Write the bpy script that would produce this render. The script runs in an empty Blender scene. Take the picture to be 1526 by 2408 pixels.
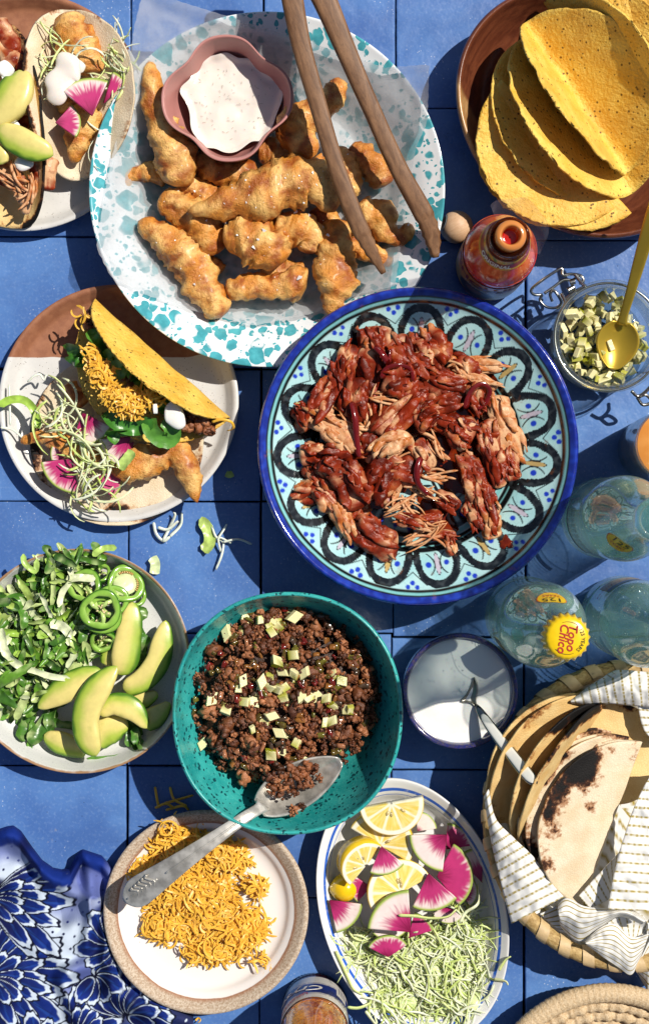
import bpy, bmesh, math, random
import numpy as np
from mathutils import Vector, Matrix
random.seed(7); RNG = np.random.default_rng(7)
PI = math.pi
# ------------------------------------------------------------------ camera, light, exposure
SC = bpy.context.scene
H = 1.30            # camera height above the table (m)
S = 3061.0          # plan units (1/3061 m) per metre on the table plane
CX, CY = 763.0, 1204.0
cam_d = bpy.data.cameras.new('camera'); cam = bpy.data.objects.new('camera', cam_d)
SC.collection.objects.link(cam); SC.camera = cam
cam.location = (0, 0, H); cam.rotation_euler = (0, 0, 0)
cam_d.sensor_fit = 'VERTICAL'; cam_d.sensor_height = 24.0
cam_d.lens = 24.0 * H / (2408.0 / S)
cam_d.clip_start = 0.05; cam_d.clip_end = 100.0
SUN_AZ, SUN_EL = math.radians(32), math.radians(55)      # azimuth counter-clockwise from +X
world = bpy.data.worlds.new('World'); SC.world = world; world.use_nodes = True
wn = world.node_tree; bg = wn.nodes['Background']
sky = wn.nodes.new('ShaderNodeTexSky'); sky.sky_type = 'NISHITA'; sky.sun_disc = False
sky.sun_elevation = SUN_EL; sky.sun_rotation = PI/2 - SUN_AZ
wn.links.new(sky.outputs[0], bg.inputs[0]); bg.inputs[1].default_value = 0.06
sun_d = bpy.data.lights.new('sun', 'SUN'); sun_d.energy = 5.0; sun_d.angle = math.radians(0.6); sun_d.color = (1.0, 0.94, 0.85)
sun = bpy.data.objects.new('sun', sun_d); SC.collection.objects.link(sun)
sv = Vector((math.cos(SUN_EL)*math.cos(SUN_AZ), math.cos(SUN_EL)*math.sin(SUN_AZ), math.sin(SUN_EL)))
sun.rotation_euler = sv.to_track_quat('Z', 'Y').to_euler(); sun.location = sv * 3
SC.view_settings.view_transform = 'Standard'; SC.view_settings.look = 'None'
SC.view_settings.exposure = -0.06; SC.view_settings.gamma = 1.0
try: SC.view_settings.use_curve_mapping = False
except Exception: pass
SC.render.engine = 'CYCLES'
SC.cycles.max_bounces = 7; SC.cycles.diffuse_bounces = 2; SC.cycles.glossy_bounces = 3; SC.cycles.transparent_max_bounces = 16; SC.cycles.transmission_bounces = 7
SC.cycles.caustics_reflective = False; SC.cycles.caustics_refractive = False
COLL = SC.collection

# ------------------------------------------------------------------ plan coordinates
def W(x, y, z=0.0):
    k = (H - z) / H / S
    return np.array([(x - CX) * k, -(y - CY) * k, z])
def L(d, z=0.0): return d * (H - z) / H / S
ZS = {'A': (.37502, 0, 0), 'B': (.5417, 254.3, 0), 'C': (.33335, 1017.4, 0), 'D': (.37502, 0, 635.9), 'E': (.5417, 572.3, 635.9),
      'F': (.33335, 1017.4, 445.1), 'G': (.31251, 0, 1239.9), 'H': (.39585, 381.5, 1367.1), 'I': (.29168, 1080.9, 1017.4),
      'J': (.25001, 922, 1462.5), 'K': (.3664, 1112.7, 1526), 'L': (.35418, 699.4, 1812.2), 'M': (.35418, 222.5, 1875.8), 'N': (.29168, 0, 1875.8)}
def q(k, x, y):
    s, ox, oy = ZS[k]; return (ox + s*x, oy + s*y)
def qW(k, x, y, z=0.0):
    a = q(k, x, y); return W(a[0], a[1], z)
def qL(k, d, z=0.0): return L(ZS[k][0]*d, z)
def lin(h):
    c = [int(h[i:i+2], 16)/255 for i in (0, 2, 4)]
    return np.array([v/12.92 if v <= .04045 else ((v+.055)/1.055)**2.4 for v in c])

# ------------------------------------------------------------------ vectorised noise
_perm = np.random.default_rng(3).permutation(4096)
_grad = np.random.default_rng(4).normal(size=(4096, 3)); _grad /= np.linalg.norm(_grad, axis=1)[:, None]
def pn(P, f=1.0, seed=0):
    P = np.asarray(P, float) * f + seed * 17.31
    if P.shape[-1] == 2: P = np.concatenate([P, np.zeros(P.shape[:-1] + (1,))], -1)
    i = np.floor(P).astype(int); t = P - i; u = t*t*t*(t*(t*6-15)+10)
    out = 0
    for dx in (0, 1):
        for dy in (0, 1):
            for dz in (0, 1):
                h = _perm[(_perm[(_perm[(i[..., 0]+dx) & 4095] + i[..., 1]+dy) & 4095] + i[..., 2]+dz) & 4095]
                g = _grad[h]
                d = g[..., 0]*(t[..., 0]-dx) + g[..., 1]*(t[..., 1]-dy) + g[..., 2]*(t[..., 2]-dz)
                out = out + d*(u[..., 0] if dx else 1-u[..., 0])*(u[..., 1] if dy else 1-u[..., 1])*(u[..., 2] if dz else 1-u[..., 2])
    return out
def fbm(P, f=1.0, seed=0, o=3):
    r = 0; a = 1.0
    for k in range(o): r = r + a*pn(P, f*2**k, seed+k*5); a *= .5
    return r
def sstep(a, b, x):
    t = np.clip((x-a)/(b-a), 0, 1); return t*t*(3-2*t)
def mixc(a, b, t):
    t = np.asarray(t)[..., None]; return np.asarray(a)*(1-t) + np.asarray(b)*t

# ------------------------------------------------------------------ objects
def tag(o, label=None, cat=None, group=None, kind=None):
    if label: o['label'] = label
    if cat: o['category'] = cat
    if group: o['group'] = group
    if kind: o['kind'] = kind
    return o
def thing(name, loc, label, cat, group=None):
    o = bpy.data.objects.new(name, None); COLL.objects.link(o); o.location = tuple(loc); o.empty_display_size = .01
    return tag(o, label, cat, group)
def loc_of(o):
    l = np.array(o.location)
    return l if o.parent is None else l + loc_of(o.parent)
def mkmesh(name, V, F, mat, smooth=True, col=None):
    me = bpy.data.meshes.new(name)
    if isinstance(F, np.ndarray): F = F.tolist()
    me.from_pydata(np.asarray(V).tolist(), [], F); me.update()
    if smooth: me.polygons.foreach_set('use_smooth', np.ones(len(me.polygons), bool))
    if col is not None:
        a = me.color_attributes.new('Col', 'FLOAT_COLOR', 'POINT')
        c = np.ones((len(V), 4), np.float32); c[:, :3] = np.broadcast_to(col, (len(V), 3)); a.data.foreach_set('color', c.ravel())
    if mat: me.materials.append(mat)
    return me
def obj(name, V, F, mat, parent=None, smooth=True, col=None, origin=None, label=None, cat=None, group=None, kind=None):
    """V in world coordinates. Parts keep the frame of their thing (things are never rotated at build time)."""
    V = np.asarray(V, float)
    if parent is not None: org = loc_of(parent); loc = (0, 0, 0)
    else:
        org = np.array(origin) if origin is not None else np.array([(V[:, 0].min()+V[:, 0].max())/2, (V[:, 1].min()+V[:, 1].max())/2, V[:, 2].min()])
        loc = tuple(org)
    o = bpy.data.objects.new(name, mkmesh(name, V - org, F, mat, smooth, col)); COLL.objects.link(o)
    o.parent = parent; o.location = loc
    return tag(o, label, cat, group, kind)
def inst(name, me, loc, rot=(0, 0, 0), scale=(1, 1, 1), parent=None, **kw):
    o = bpy.data.objects.new(name, me); COLL.objects.link(o); o.parent = parent
    o.location = tuple(np.array(loc) - (loc_of(parent) if parent else 0)); o.rotation_euler = rot; o.scale = scale
    return tag(o, **kw)
def copy_tree(o, parent=None):
    c = o.copy(); COLL.objects.link(c); c.parent = parent
    for ch in o.children: copy_tree(ch, c)
    return c
class MB:
    def __init__(s): s.V = []; s.F = []; s.C = []; s.n = 0
    def add(s, V, F, C=None):
        V = np.asarray(V, float); s.V.append(V)
        off = s.n
        s.F.extend([tuple(i+off for i in f) for f in (F.tolist() if isinstance(F, np.ndarray) else F)])
        s.C.append(np.broadcast_to(np.array([1, 1, 1.]) if C is None else C, (len(V), 3))); s.n += len(V)
    def build(s, name, mat, parent=None, **kw):
        return obj(name, np.concatenate(s.V), s.F, mat, parent, col=np.concatenate(s.C), **kw)
def grid_faces(n, m, wrap=False, off=0, flip=False):
    i = np.arange(n-1)[:, None]; j = np.arange(m if wrap else m-1)[None, :]; j2 = (j+1) % m
    f = np.stack([i*m+j, i*m+j2, (i+1)*m+j2, (i+1)*m+j], -1).reshape(-1, 4) + off
    return f[:, ::-1] if flip else f
def lathe(prof, n=96, c=(0, 0), shape=None, z0=0.0):
    """prof: list of (r, z); shape(theta, r) -> (x, y) multiplier arrays or None."""
    prof = np.array(prof, float); th = np.linspace(0, 2*PI, n, endpoint=False)
    r = prof[:, 0][:, None]; x = r*np.cos(th); y = r*np.sin(th)
    if shape: x, y = shape(th[None, :], r)
    z = np.repeat(prof[:, 1][:, None], n, 1) + z0
    V = np.stack([x+c[0], y+c[1], z], -1).reshape(-1, 3)
    return V, grid_faces(len(prof), n, True)
def ell(a, b, rot):
    """ellipse of semi-axes a*r, b*r turned by rot"""
    def f(th, r):
        x = r*a*np.cos(th); y = r*b*np.sin(th)
        return x*math.cos(rot)-y*math.sin(rot), x*math.sin(rot)+y*math.cos(rot)
    return f
def smooth_prof(pts, n=6):
    pts = np.array(pts, float); return catmull(pts, n)
def catmull(P, n=8):
    P = np.asarray(P, float); Q = np.vstack([2*P[0]-P[1], P, 2*P[-1]-P[-2]]); out = []
    for i in range(1, len(Q)-2):
        t = np.linspace(0, 1, n, endpoint=False)[:, None]
        a, b, c, d = Q[i-1], Q[i], Q[i+1], Q[i+2]
        out.append(.5*((2*b)+(-a+c)*t+(2*a-5*b+4*c-d)*t*t+(-a+3*b-3*c+d)*t**3))
    return np.vstack(out+[Q[-2][None]])
def resample(P, n):
    P = np.asarray(P, float); d = np.r_[0, np.cumsum(np.linalg.norm(np.diff(P, axis=0), axis=1))]
    t = np.linspace(0, d[-1], n); return np.stack([np.interp(t, d, P[:, k]) for k in range(P.shape[1])], 1)
def frames(P, up=(0, 0, 1)):
    T = np.gradient(P, axis=0); T /= np.linalg.norm(T, axis=1)[:, None]+1e-12
    u = np.array(up, float); N = np.empty_like(P); prev = u
    for i, t in enumerate(T):
        n = prev - t*np.dot(prev, t)
        if np.linalg.norm(n) < 1e-4: n = np.cross(t, [1, 0, 0.3])
        n /= np.linalg.norm(n); N[i] = n; prev = n
    return T, N, np.cross(T, N)
def sweep(P, ra, rb=None, n=8, up=(0, 0, 1), cap=True, closed=False, power=2.0):
    """elliptic tube: ra across (binormal), rb along the normal"""
    P = np.asarray(P, float); m = len(P); ra = np.broadcast_to(ra, m); rb = ra if rb is None else np.broadcast_to(rb, m)
    T, N, B = frames(P, up); th = np.linspace(0, 2*PI, n, endpoint=False) + PI/n
    c, s = np.cos(th), np.sin(th)
    if power != 2: c = np.sign(c)*np.abs(c)**(2/power); s = np.sign(s)*np.abs(s)**(2/power)
    V = P[:, None] + B[:, None]*(ra[:, None]*c)[..., None] + N[:, None]*(rb[:, None]*s)[..., None]
    F = grid_faces(m, n, True, flip=False).tolist()
    if closed: F += [[(m-1)*n+j, (m-1)*n+(j+1) % n, (j+1) % n, j] for j in range(n)]
    elif cap: F += [list(range(n))[::-1], [(m-1)*n+j for j in range(n)]]
    return V.reshape(-1, 3), F
def ribbon(P, w, t, up=(0, 0, 1), twist=0.0):
    """flat strip with thickness; 4 verts per ring"""
    P = np.asarray(P, float); m = len(P); T, N, B = frames(P, up)
    if twist:
        a = np.linspace(0, twist, m)[:, None]; N, B = N*np.cos(a)+B*np.sin(a), B*np.cos(a)-N*np.sin(a)
    w = np.broadcast_to(w, m)[:, None]/2; h = t/2
    V = np.stack([P+B*w+N*h, P-B*w+N*h, P-B*w-N*h, P+B*w-N*h], 1).reshape(-1, 3)
    F = grid_faces(m, 4, True).tolist() + [[3, 2, 1, 0], [(m-1)*4+j for j in range(4)]]
    return V, F
def thick(G, t):
    """grid of points [n,m,3] -> closed sheet of thickness t"""
    G = np.asarray(G, float); n, m, _ = G.shape
    du = np.gradient(G, axis=0); dv = np.gradient(G, axis=1); N = np.cross(du, dv); ln = np.linalg.norm(N, axis=2, keepdims=True)
    N = np.where(ln > 1e-14, N/np.maximum(ln, 1e-14), [0, 0, 1.])
    A = (G+N*t/2).reshape(-1, 3); B = (G-N*t/2).reshape(-1, 3); k = n*m
    F = grid_faces(n, m).tolist() + grid_faces(n, m, off=k, flip=True).tolist()
    edge = [i*m for i in range(n)] + [(n-1)*m+j for j in range(1, m)] + [i*m+m-1 for i in range(n-2, -1, -1)] + [j for j in range(m-2, 0, -1)]
    for a, b in zip(edge, edge[1:]+edge[:1]): F.append([a, b, b+k, a+k])
    return np.vstack([A, B]), F
_ico = {}
def ico(sub):
    if sub not in _ico:
        bm = bmesh.new(); bmesh.ops.create_icosphere(bm, subdivisions=sub, radius=1.0); bm.verts.ensure_lookup_table()
        _ico[sub] = (np.array([v.co[:] for v in bm.verts]), [[v.index for v in f.verts] for f in bm.faces]); bm.free()
    return _ico[sub]
def rotz(a): c, s = math.cos(a), math.sin(a); return np.array([[c, -s, 0], [s, c, 0], [0, 0, 1.]])
def rotx(a): c, s = math.cos(a), math.sin(a); return np.array([[1, 0, 0], [0, c, -s], [0, s, c.real if False else c]])
def roty(a): c, s = math.cos(a), math.sin(a); return np.array([[c, 0, s], [0, 1., 0], [-s, 0, c]])
def rnd(a, b): return random.uniform(a, b)
def rrot(tilt=PI):
    return rotz(rnd(0, 2*PI)) @ rotx(rnd(-tilt, tilt)) @ roty(rnd(-tilt, tilt))

# ------------------------------------------------------------------ materials
class NT:
    def __init__(s, name):
        s.m = bpy.data.materials.new(name); s.m.use_nodes = True; s.t = s.m.node_tree
        s.b = s.t.nodes['Principled BSDF']; s.out = s.t.nodes['Material Output']
        s.co = s.n('ShaderNodeTexCoord').outputs['Object']
    def n(s, k, **kw):
        x = s.t.nodes.new(k)
        for a, v in kw.items(): setattr(x, a, v)
        return x
    def l(s, a, b): s.t.links.new(a, b)
    def put(s, sock, v):
        if isinstance(v, bpy.types.NodeSocket): s.l(v, sock)
        elif hasattr(v, '__len__') and len(v) == 3 and sock.type == 'RGBA': sock.default_value = (*v, 1)
        else: sock.default_value = v
    def math(s, op, a, b=None, c=None, clamp=False):
        x = s.n('ShaderNodeMath', operation=op, use_clamp=clamp); s.put(x.inputs[0], a)
        if b is not None: s.put(x.inputs[1], b)
        if c is not None: s.put(x.inputs[2], c)
        return x.outputs[0]
    def mix(s, f, a, b, mode='MIX'):
        x = s.n('ShaderNodeMix', data_type='RGBA', blend_type=mode); s.put(x.inputs[0], f); s.put(x.inputs[6], a); s.put(x.inputs[7], b)
        return x.outputs[2]
    def noise(s, scale, detail=3, rough=.55, dist=0, co=None):
        x = s.n('ShaderNodeTexNoise'); x.inputs['Scale'].default_value = scale; x.inputs['Detail'].default_value = detail
        x.inputs['Roughness'].default_value = rough; x.inputs['Distortion'].default_value = dist; s.l(co or s.co, x.inputs['Vector']); return x.outputs['Fac']
    def voro(s, scale, feature='F1', co=None, out='Distance', rand=1.0):
        x = s.n('ShaderNodeTexVoronoi', feature=feature); x.inputs['Scale'].default_value = scale; x.inputs['Randomness'].default_value = rand
        s.l(co or s.co, x.inputs['Vector']); return x.outputs[out]
    def step(s, v, a, b):
        x = s.n('ShaderNodeMapRange', interpolation_type='SMOOTHSTEP'); s.put(x.inputs[0], v); x.inputs[1].default_value = a; x.inputs[2].default_value = b
        x.inputs[3].default_value = 0; x.inputs[4].default_value = 1; return x.outputs[0]
    def scale(s, v, k):
        x = s.n('ShaderNodeMapping'); x.inputs['Scale'].default_value = k; s.l(v, x.inputs[0]); return x.outputs[0]
    def attr(s, name='Col'):
        x = s.n('ShaderNodeAttribute', attribute_name=name); return x.outputs['Color']
    def bump(s, hgt, strength=.3, dist=.001, nrm=None):
        x = s.n('ShaderNodeBump'); x.inputs['Strength'].default_value = strength; x.inputs['Distance'].default_value = dist
        s.l(hgt, x.inputs['Height'])
        if nrm: s.l(nrm, x.inputs['Normal'])
        s.l(x.outputs[0], s.b.inputs['Normal']); return x.outputs[0]
    def fin(s, col=None, rough=.5, spec=.5, metal=0, coat=0, coat_r=.1, sss=0, sss_r=.003, ior=None, trans=0):
        b = s.b.inputs
        if col is not None: s.put(b['Base Color'], col)
        s.put(b['Roughness'], rough); b['Specular IOR Level'].default_value = spec; b['Metallic'].default_value = metal
        b['Coat Weight'].default_value = coat; b['Coat Roughness'].default_value = coat_r
        if sss: b['Subsurface Weight'].default_value = sss; b['Subsurface Radius'].default_value = (1, .6, .35); b['Subsurface Scale'].default_value = sss_r
        if ior: b['IOR'].default_value = ior
        b['Transmission Weight'].default_value = trans
        return s.m
def basic(name, col=None, rough=.5, spec=.5, var=.15, vs=60, bump=0, bs=300, bd=.001, **kw):
    """plain or vertex-coloured surface with noise variation and fine relief"""
    t = NT(name); c = t.attr() if col is None else col
    if var:
        f = t.step(t.noise(vs, 4), .3, .7); k = t.n('ShaderNodeCombineColor'); v = t.math('MULTIPLY_ADD', f, 2*var, 1-var)
        for i in range(3): t.l(v, k.inputs[i])
        c = t.mix(1.0, c, k.outputs[0], 'MULTIPLY')
    if bump: t.bump(t.noise(bs, 4), bump, bd)
    return t.fin(c, rough, spec, **kw)

def leaf(P, w, seed, ruffle=.35, m=6):
    """crinkled leaf strip as a thin sheet"""
    P = np.asarray(P, float); n = len(P); T, N, B = frames(P, (rnd(-.7, .7), rnd(-.7, .7), 1)); v = np.linspace(-1, 1, m); w = np.broadcast_to(w, n)/2
    G = P[:, None] + B[:, None]*(w[:, None]*v)[..., None]; rf = pn(G, 130, seed)*1.2 + pn(G, 260, seed+1)*.6
    G = G + N[:, None]*(rf*ruffle*w[:, None]*(.45+np.abs(v))[None] + (v**2)[None]*w[:, None]*.35)[..., None]
    return G.reshape(-1, 3), grid_faces(n, m)
# ================================================================== the tiled table
def m_tile():
    t = NT('glazed_blue_tile')
    inf = t.n('ShaderNodeObjectInfo'); rv = inf.outputs['Random']
    off = t.n('ShaderNodeVectorMath', operation='ADD'); t.l(t.co, off.inputs[0]); cmb = t.n('ShaderNodeCombineXYZ')
    t.l(t.math('MULTIPLY', rv, 9.0), cmb.inputs[0]); t.l(t.math('MULTIPLY', rv, 5.0), cmb.inputs[1]); t.l(cmb.outputs[0], off.inputs[1]); co = off.outputs[0]
    a = t.mix(t.step(t.noise(14, 5, co=co), .3, .72), lin('466CAC'), lin('5F8AC6'))
    a = t.mix(t.math('MULTIPLY', rv, .35), a, lin('486CAA'))
    a = t.mix(t.math('MULTIPLY', t.step(t.noise(420, 3, co=co), .5, .68), .2), a, lin('8FAAD2'))
    worn = t.math('MULTIPLY', t.step(t.noise(38, 6, .7, co=co), .66, .74), t.step(t.noise(300, 3, .7, co=co), .46, .6))
    a = t.mix(t.math('MULTIPLY', worn, .75), a, lin('A9A9AC'))
    speck = t.math('MULTIPLY', t.step(t.voro(330, co=co), .17, .10), t.step(t.noise(24, 3, co=co), .52, .62))
    a = t.mix(t.math('MULTIPLY', speck, .6), a, lin('DFE4EE'))
    pit = t.step(t.voro(95, co=co), .045, .03)
    a = t.mix(t.math('MULTIPLY', pit, .7), a, lin('2A3040'))
    h = t.math('ADD', t.math('MULTIPLY', t.noise(30, 4, co=co), 1.0), t.math('MULTIPLY', t.noise(520, 3, co=co), .035))
    streak = t.step(t.noise(9, 5, .6, 1.2, co=co), .44, .64); a = t.mix(t.math('MULTIPLY', streak, .32), a, lin('35528E'))
    t.bump(h, .55, .0022)
    r = t.math('MULTIPLY_ADD', t.noise(60, 4, co=co), .35, .14)
    return t.fin(a, r, .55)
M_TILE = m_tile()
M_BED = basic('dark_joint', lin('14161B'), .9, var=.3, vs=200)
def box_bev(w, d, h, b):
    """bevelled slab, top at z=0"""
    x, y = w/2, d/2
    V = []; F = []
    for (xx, yy, z) in ((x, y, -h), (x, y, -b), (x-b*.35, y-b*.35, -b*.3), (x-b, y-b, 0)):
        V += [(-xx, -yy, z), (xx, -yy, z), (xx, yy, z), (-xx, yy, z)]
    for k in range(3):
        for j in range(4): F.append((k*4+j, k*4+(j+1) % 4, (k+1)*4+(j+1) % 4, (k+1)*4+j))
    F.append((12, 13, 14, 15)); F.append((3, 2, 1, 0))
    return V, F
V, F = lathe([(1e-4, -.014), (.62, -.014), (.62, -.030), (1e-4, -.030)], 4, shape=lambda th, r: (r*1.0*np.sign(np.cos(th+.78)), r*1.12*np.sign(np.sin(th+.78))))
table = obj('table_top', V, F, M_BED, smooth=False, origin=(0, 0, -.03), kind='structure', label='dark bed under the glazed blue table tiles')
pitch = 311.0; x0, y0 = -8.0, -61.0
def tile_geo(w, d, h, k):
    """hand-cut tile: wavering, chipped edges and a rounded arris"""
    n = 30; t_ = np.linspace(-1, 1, n, endpoint=False); P = np.vstack([np.stack([t_, -1+0*t_], 1), np.stack([1+0*t_, t_], 1), np.stack([-t_, 1+0*t_], 1), np.stack([-1+0*t_, -t_], 1)])*[w/2, d/2]
    N_ = len(P); dirn = P/np.linalg.norm(P, axis=1)[:, None]; jit = .00022*pn(np.c_[P, 0*P[:, 0]], 160, k) + .00016*pn(np.c_[P, 0*P[:, 0]], 600, k+4); chip = .0011*np.clip(pn(np.c_[P, 0*P[:, 0]], 70, k+9)-.42, 0, 1)*4*np.abs(pn(np.c_[P, 0*P[:, 0]], 900, k))
    rows = []
    for ins, z in ((0, -h), (0, -.0011), (.00025, -.0004), (.0009, -.00006), (.0022, 0)): rows.append(np.c_[P-dirn*(ins+jit+chip)[:, None]*1.0 if ins else P-dirn*(jit)[:, None], np.full(N_, z)])
    V = np.vstack(rows); F = grid_faces(5, N_, True).tolist()+[[4*N_+j for j in range(N_)]]
    return V, F
tile_me = [mkmesh('tile', *tile_geo(L(pitch-3.4-k*.5), L(pitch-3.2-k*.4), .0125, k), M_TILE, smooth=False) for k in range(5)]
for iy in range(-2, 11):
    for ix in range(-2, 8):
        cx = x0 + (ix+.5)*pitch + rnd(-1.2, 1.2) + (6 if iy < 1 else (-4 if iy > 4 else 0)); cy = y0 + (iy+.5)*pitch + rnd(-1.2, 1.2) + (5 if ix > 2 else -4)
        p = W(cx, cy); p[2] = rnd(-.0006, 0)
        inst('tile', random.choice(tile_me), p, (rnd(-.004, .004), rnd(-.004, .004), rnd(-.004, .004)+random.choice((0, PI))), parent=table)

# ================================================================== ceramics
def plate_mesh(prof, cx, cy, zref, n=128, shape=None):
    c = W(cx, cy, zref); return lathe(prof, n, (c[0], c[1]), shape), c
# ---- two-tone stoneware plates
def m_twotone():
    t = NT('two_tone_stoneware'); sx = t.n('ShaderNodeSeparateXYZ'); t.l(t.co, sx.inputs[0]); y = sx.outputs[1]
    yy = t.math('ADD', y, t.math('MULTIPLY_ADD', t.noise(22, 2), .012, -.006))
    f = t.step(yy, .0365, .0372)
    w = t.mix(t.step(t.noise(30, 4), .3, .7), lin('E0DEDA'), lin('D0CFCC'))
    sp = t.math('MULTIPLY', t.step(t.voro(520), .22, .12), t.step(t.noise(260, 2), .5, .6)); w = t.mix(t.math('MULTIPLY', sp, .85), w, lin('5B4A40'))
    sp2 = t.step(t.voro(900), .1, .05); w = t.mix(t.math('MULTIPLY', sp2, .5), w, lin('6d5b50'))
    c = t.mix(t.step(t.noise(160, 4), .3, .7), lin('8E5A3F'), lin('A06A4B')); g = t.step(t.voro(1100), .18, .08); c = t.mix(t.math('MULTIPLY', g, .5), c, lin('C99A72'))
    t.l(t.math('MULTIPLY_ADD', f, .4, .22), t.b.inputs['Roughness'])
    h = t.math('ADD', t.noise(240, 3), t.math('MULTIPLY', t.noise(1500, 2), t.math('MULTIPLY', f, .5))); t.bump(h, .25, .0006)
    m = t.fin(t.mix(f, w, c), .4); t.l(t.math('MULTIPLY_ADD', f, .42, .24), t.b.inputs['Roughness']); return m
M_TWO = m_twotone()
R2 = L(281, .017)
prof2 = smooth_prof([(1e-5, .0065), (.04, .0065), (.068, .0068), (R2-.012, .0085), (R2-.0075, .0125), (R2-.004, .0163), (R2-.0016, .0172), (R2, .0158), (R2-.003, .0105), (R2-.012, .003), (R2-.022, .0012), (.05, .001), (1e-5, .001)], 5)
def wob(seed, amp=.008):
    def f(th, r):
        k = 1 + amp*np.sin(2*th+seed) + amp*.6*np.sin(3*th+seed*2.1); return r*k*np.cos(th), r*k*np.sin(th)
    return f
c = W(278, 948, .017)
V, F = lathe(prof2, 128, (c[0], c[1]), wob(.6)); TACOPLATE = obj('stoneware_plate', V, F, M_TWO, origin=(c[0], c[1], 0), label='round plate, brown clay top and speckled white glaze, under hard shell taco', cat='plate', group='two-tone stoneware plates')
c = W(62, 262, .017); P2 = TACOPLATE.copy(); COLL.objects.link(P2); P2.location = (c[0], c[1], 0); P2['label'] = 'brown and white plate holding two soft tacos in the top left corner'; P2.rotation_euler = (0, 0, .12)

# ---- splattered enamel platter
def m_enamel():
    t = NT('splatter_enamel'); base = lin('E9EDEF')
    w = t.n('ShaderNodeTexNoise'); w.inputs['Scale'].default_value = 120; w.inputs['Detail'].default_value = 1; t.l(t.co, w.inputs['Vector'])
    vm = t.n('ShaderNodeVectorMath', operation='MULTIPLY_ADD'); t.l(w.outputs['Color'], vm.inputs[0]); vm.inputs[1].default_value = (.0065, .0065, .0065); t.l(t.co, vm.inputs[2]); co = vm.outputs[0]
    flat = t.scale(co, (1, 1, 0.15))
    def dots(scale, lo, hi, mask):
        x = t.n('ShaderNodeTexVoronoi', feature='F1'); x.inputs['Scale'].default_value = scale; t.l(flat, x.inputs['Vector'])
        sep = t.n('ShaderNodeSeparateColor'); t.l(x.outputs['Color'], sep.inputs[0])
        size = t.math('MULTIPLY_ADD', sep.outputs[0], hi-lo, lo)
        d = t.math('SUBTRACT', size, x.outputs['Distance']); return t.math('MULTIPLY', t.step(d, 0, .05), mask)
    m1 = t.step(t.noise(24, 2), .44, .48); m2 = t.step(t.noise(48, 2), .36, .42)
    big = dots(70, .12, .70, m1); mid = dots(150, .05, .60, m2); sm = dots(340, -.25, .45, t.step(t.noise(60, 2), .36, .42))
    f = t.math('MAXIMUM', t.math('MAXIMUM', big, mid), sm)
    teal = t.mix(t.step(t.noise(140, 3), .3, .75), lin('1F8F9B'), lin('45B4BF'))
    m = t.fin(t.mix(t.math('MULTIPLY', f, .95), base, teal), .12, .5, coat=.4, coat_r=.04); return m
M_ENAMEL = m_enamel()
RP = L(418, .040)
plat_top = [(1e-5, .0085), (.06, .0085), (.080, .0090), (.091, .0125), (.103, .0235), (.116, .033), (.127, .0385), (RP-.0012, .0405), (RP, .0398)]
prof = smooth_prof(plat_top + [(RP-.002, .0385), (.116, .030), (.102, .020), (.09, .009), (.082, .005), (1e-5, .005)], 4)
pc = W(628, 445, .040)
V, F = lathe(prof, 160, (pc[0], pc[1])); PLATTER = obj('enamel_platter', V, F, M_ENAMEL, origin=(pc[0], pc[1], 0), label='large round white enamel platter splattered turquoise, holding the fried fish', cat='platter')
_pt = np.array(plat_top)
def zplat(x, y): return np.interp(np.hypot(x-pc[0], y-pc[1]), _pt[:, 0], _pt[:, 1])

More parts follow.
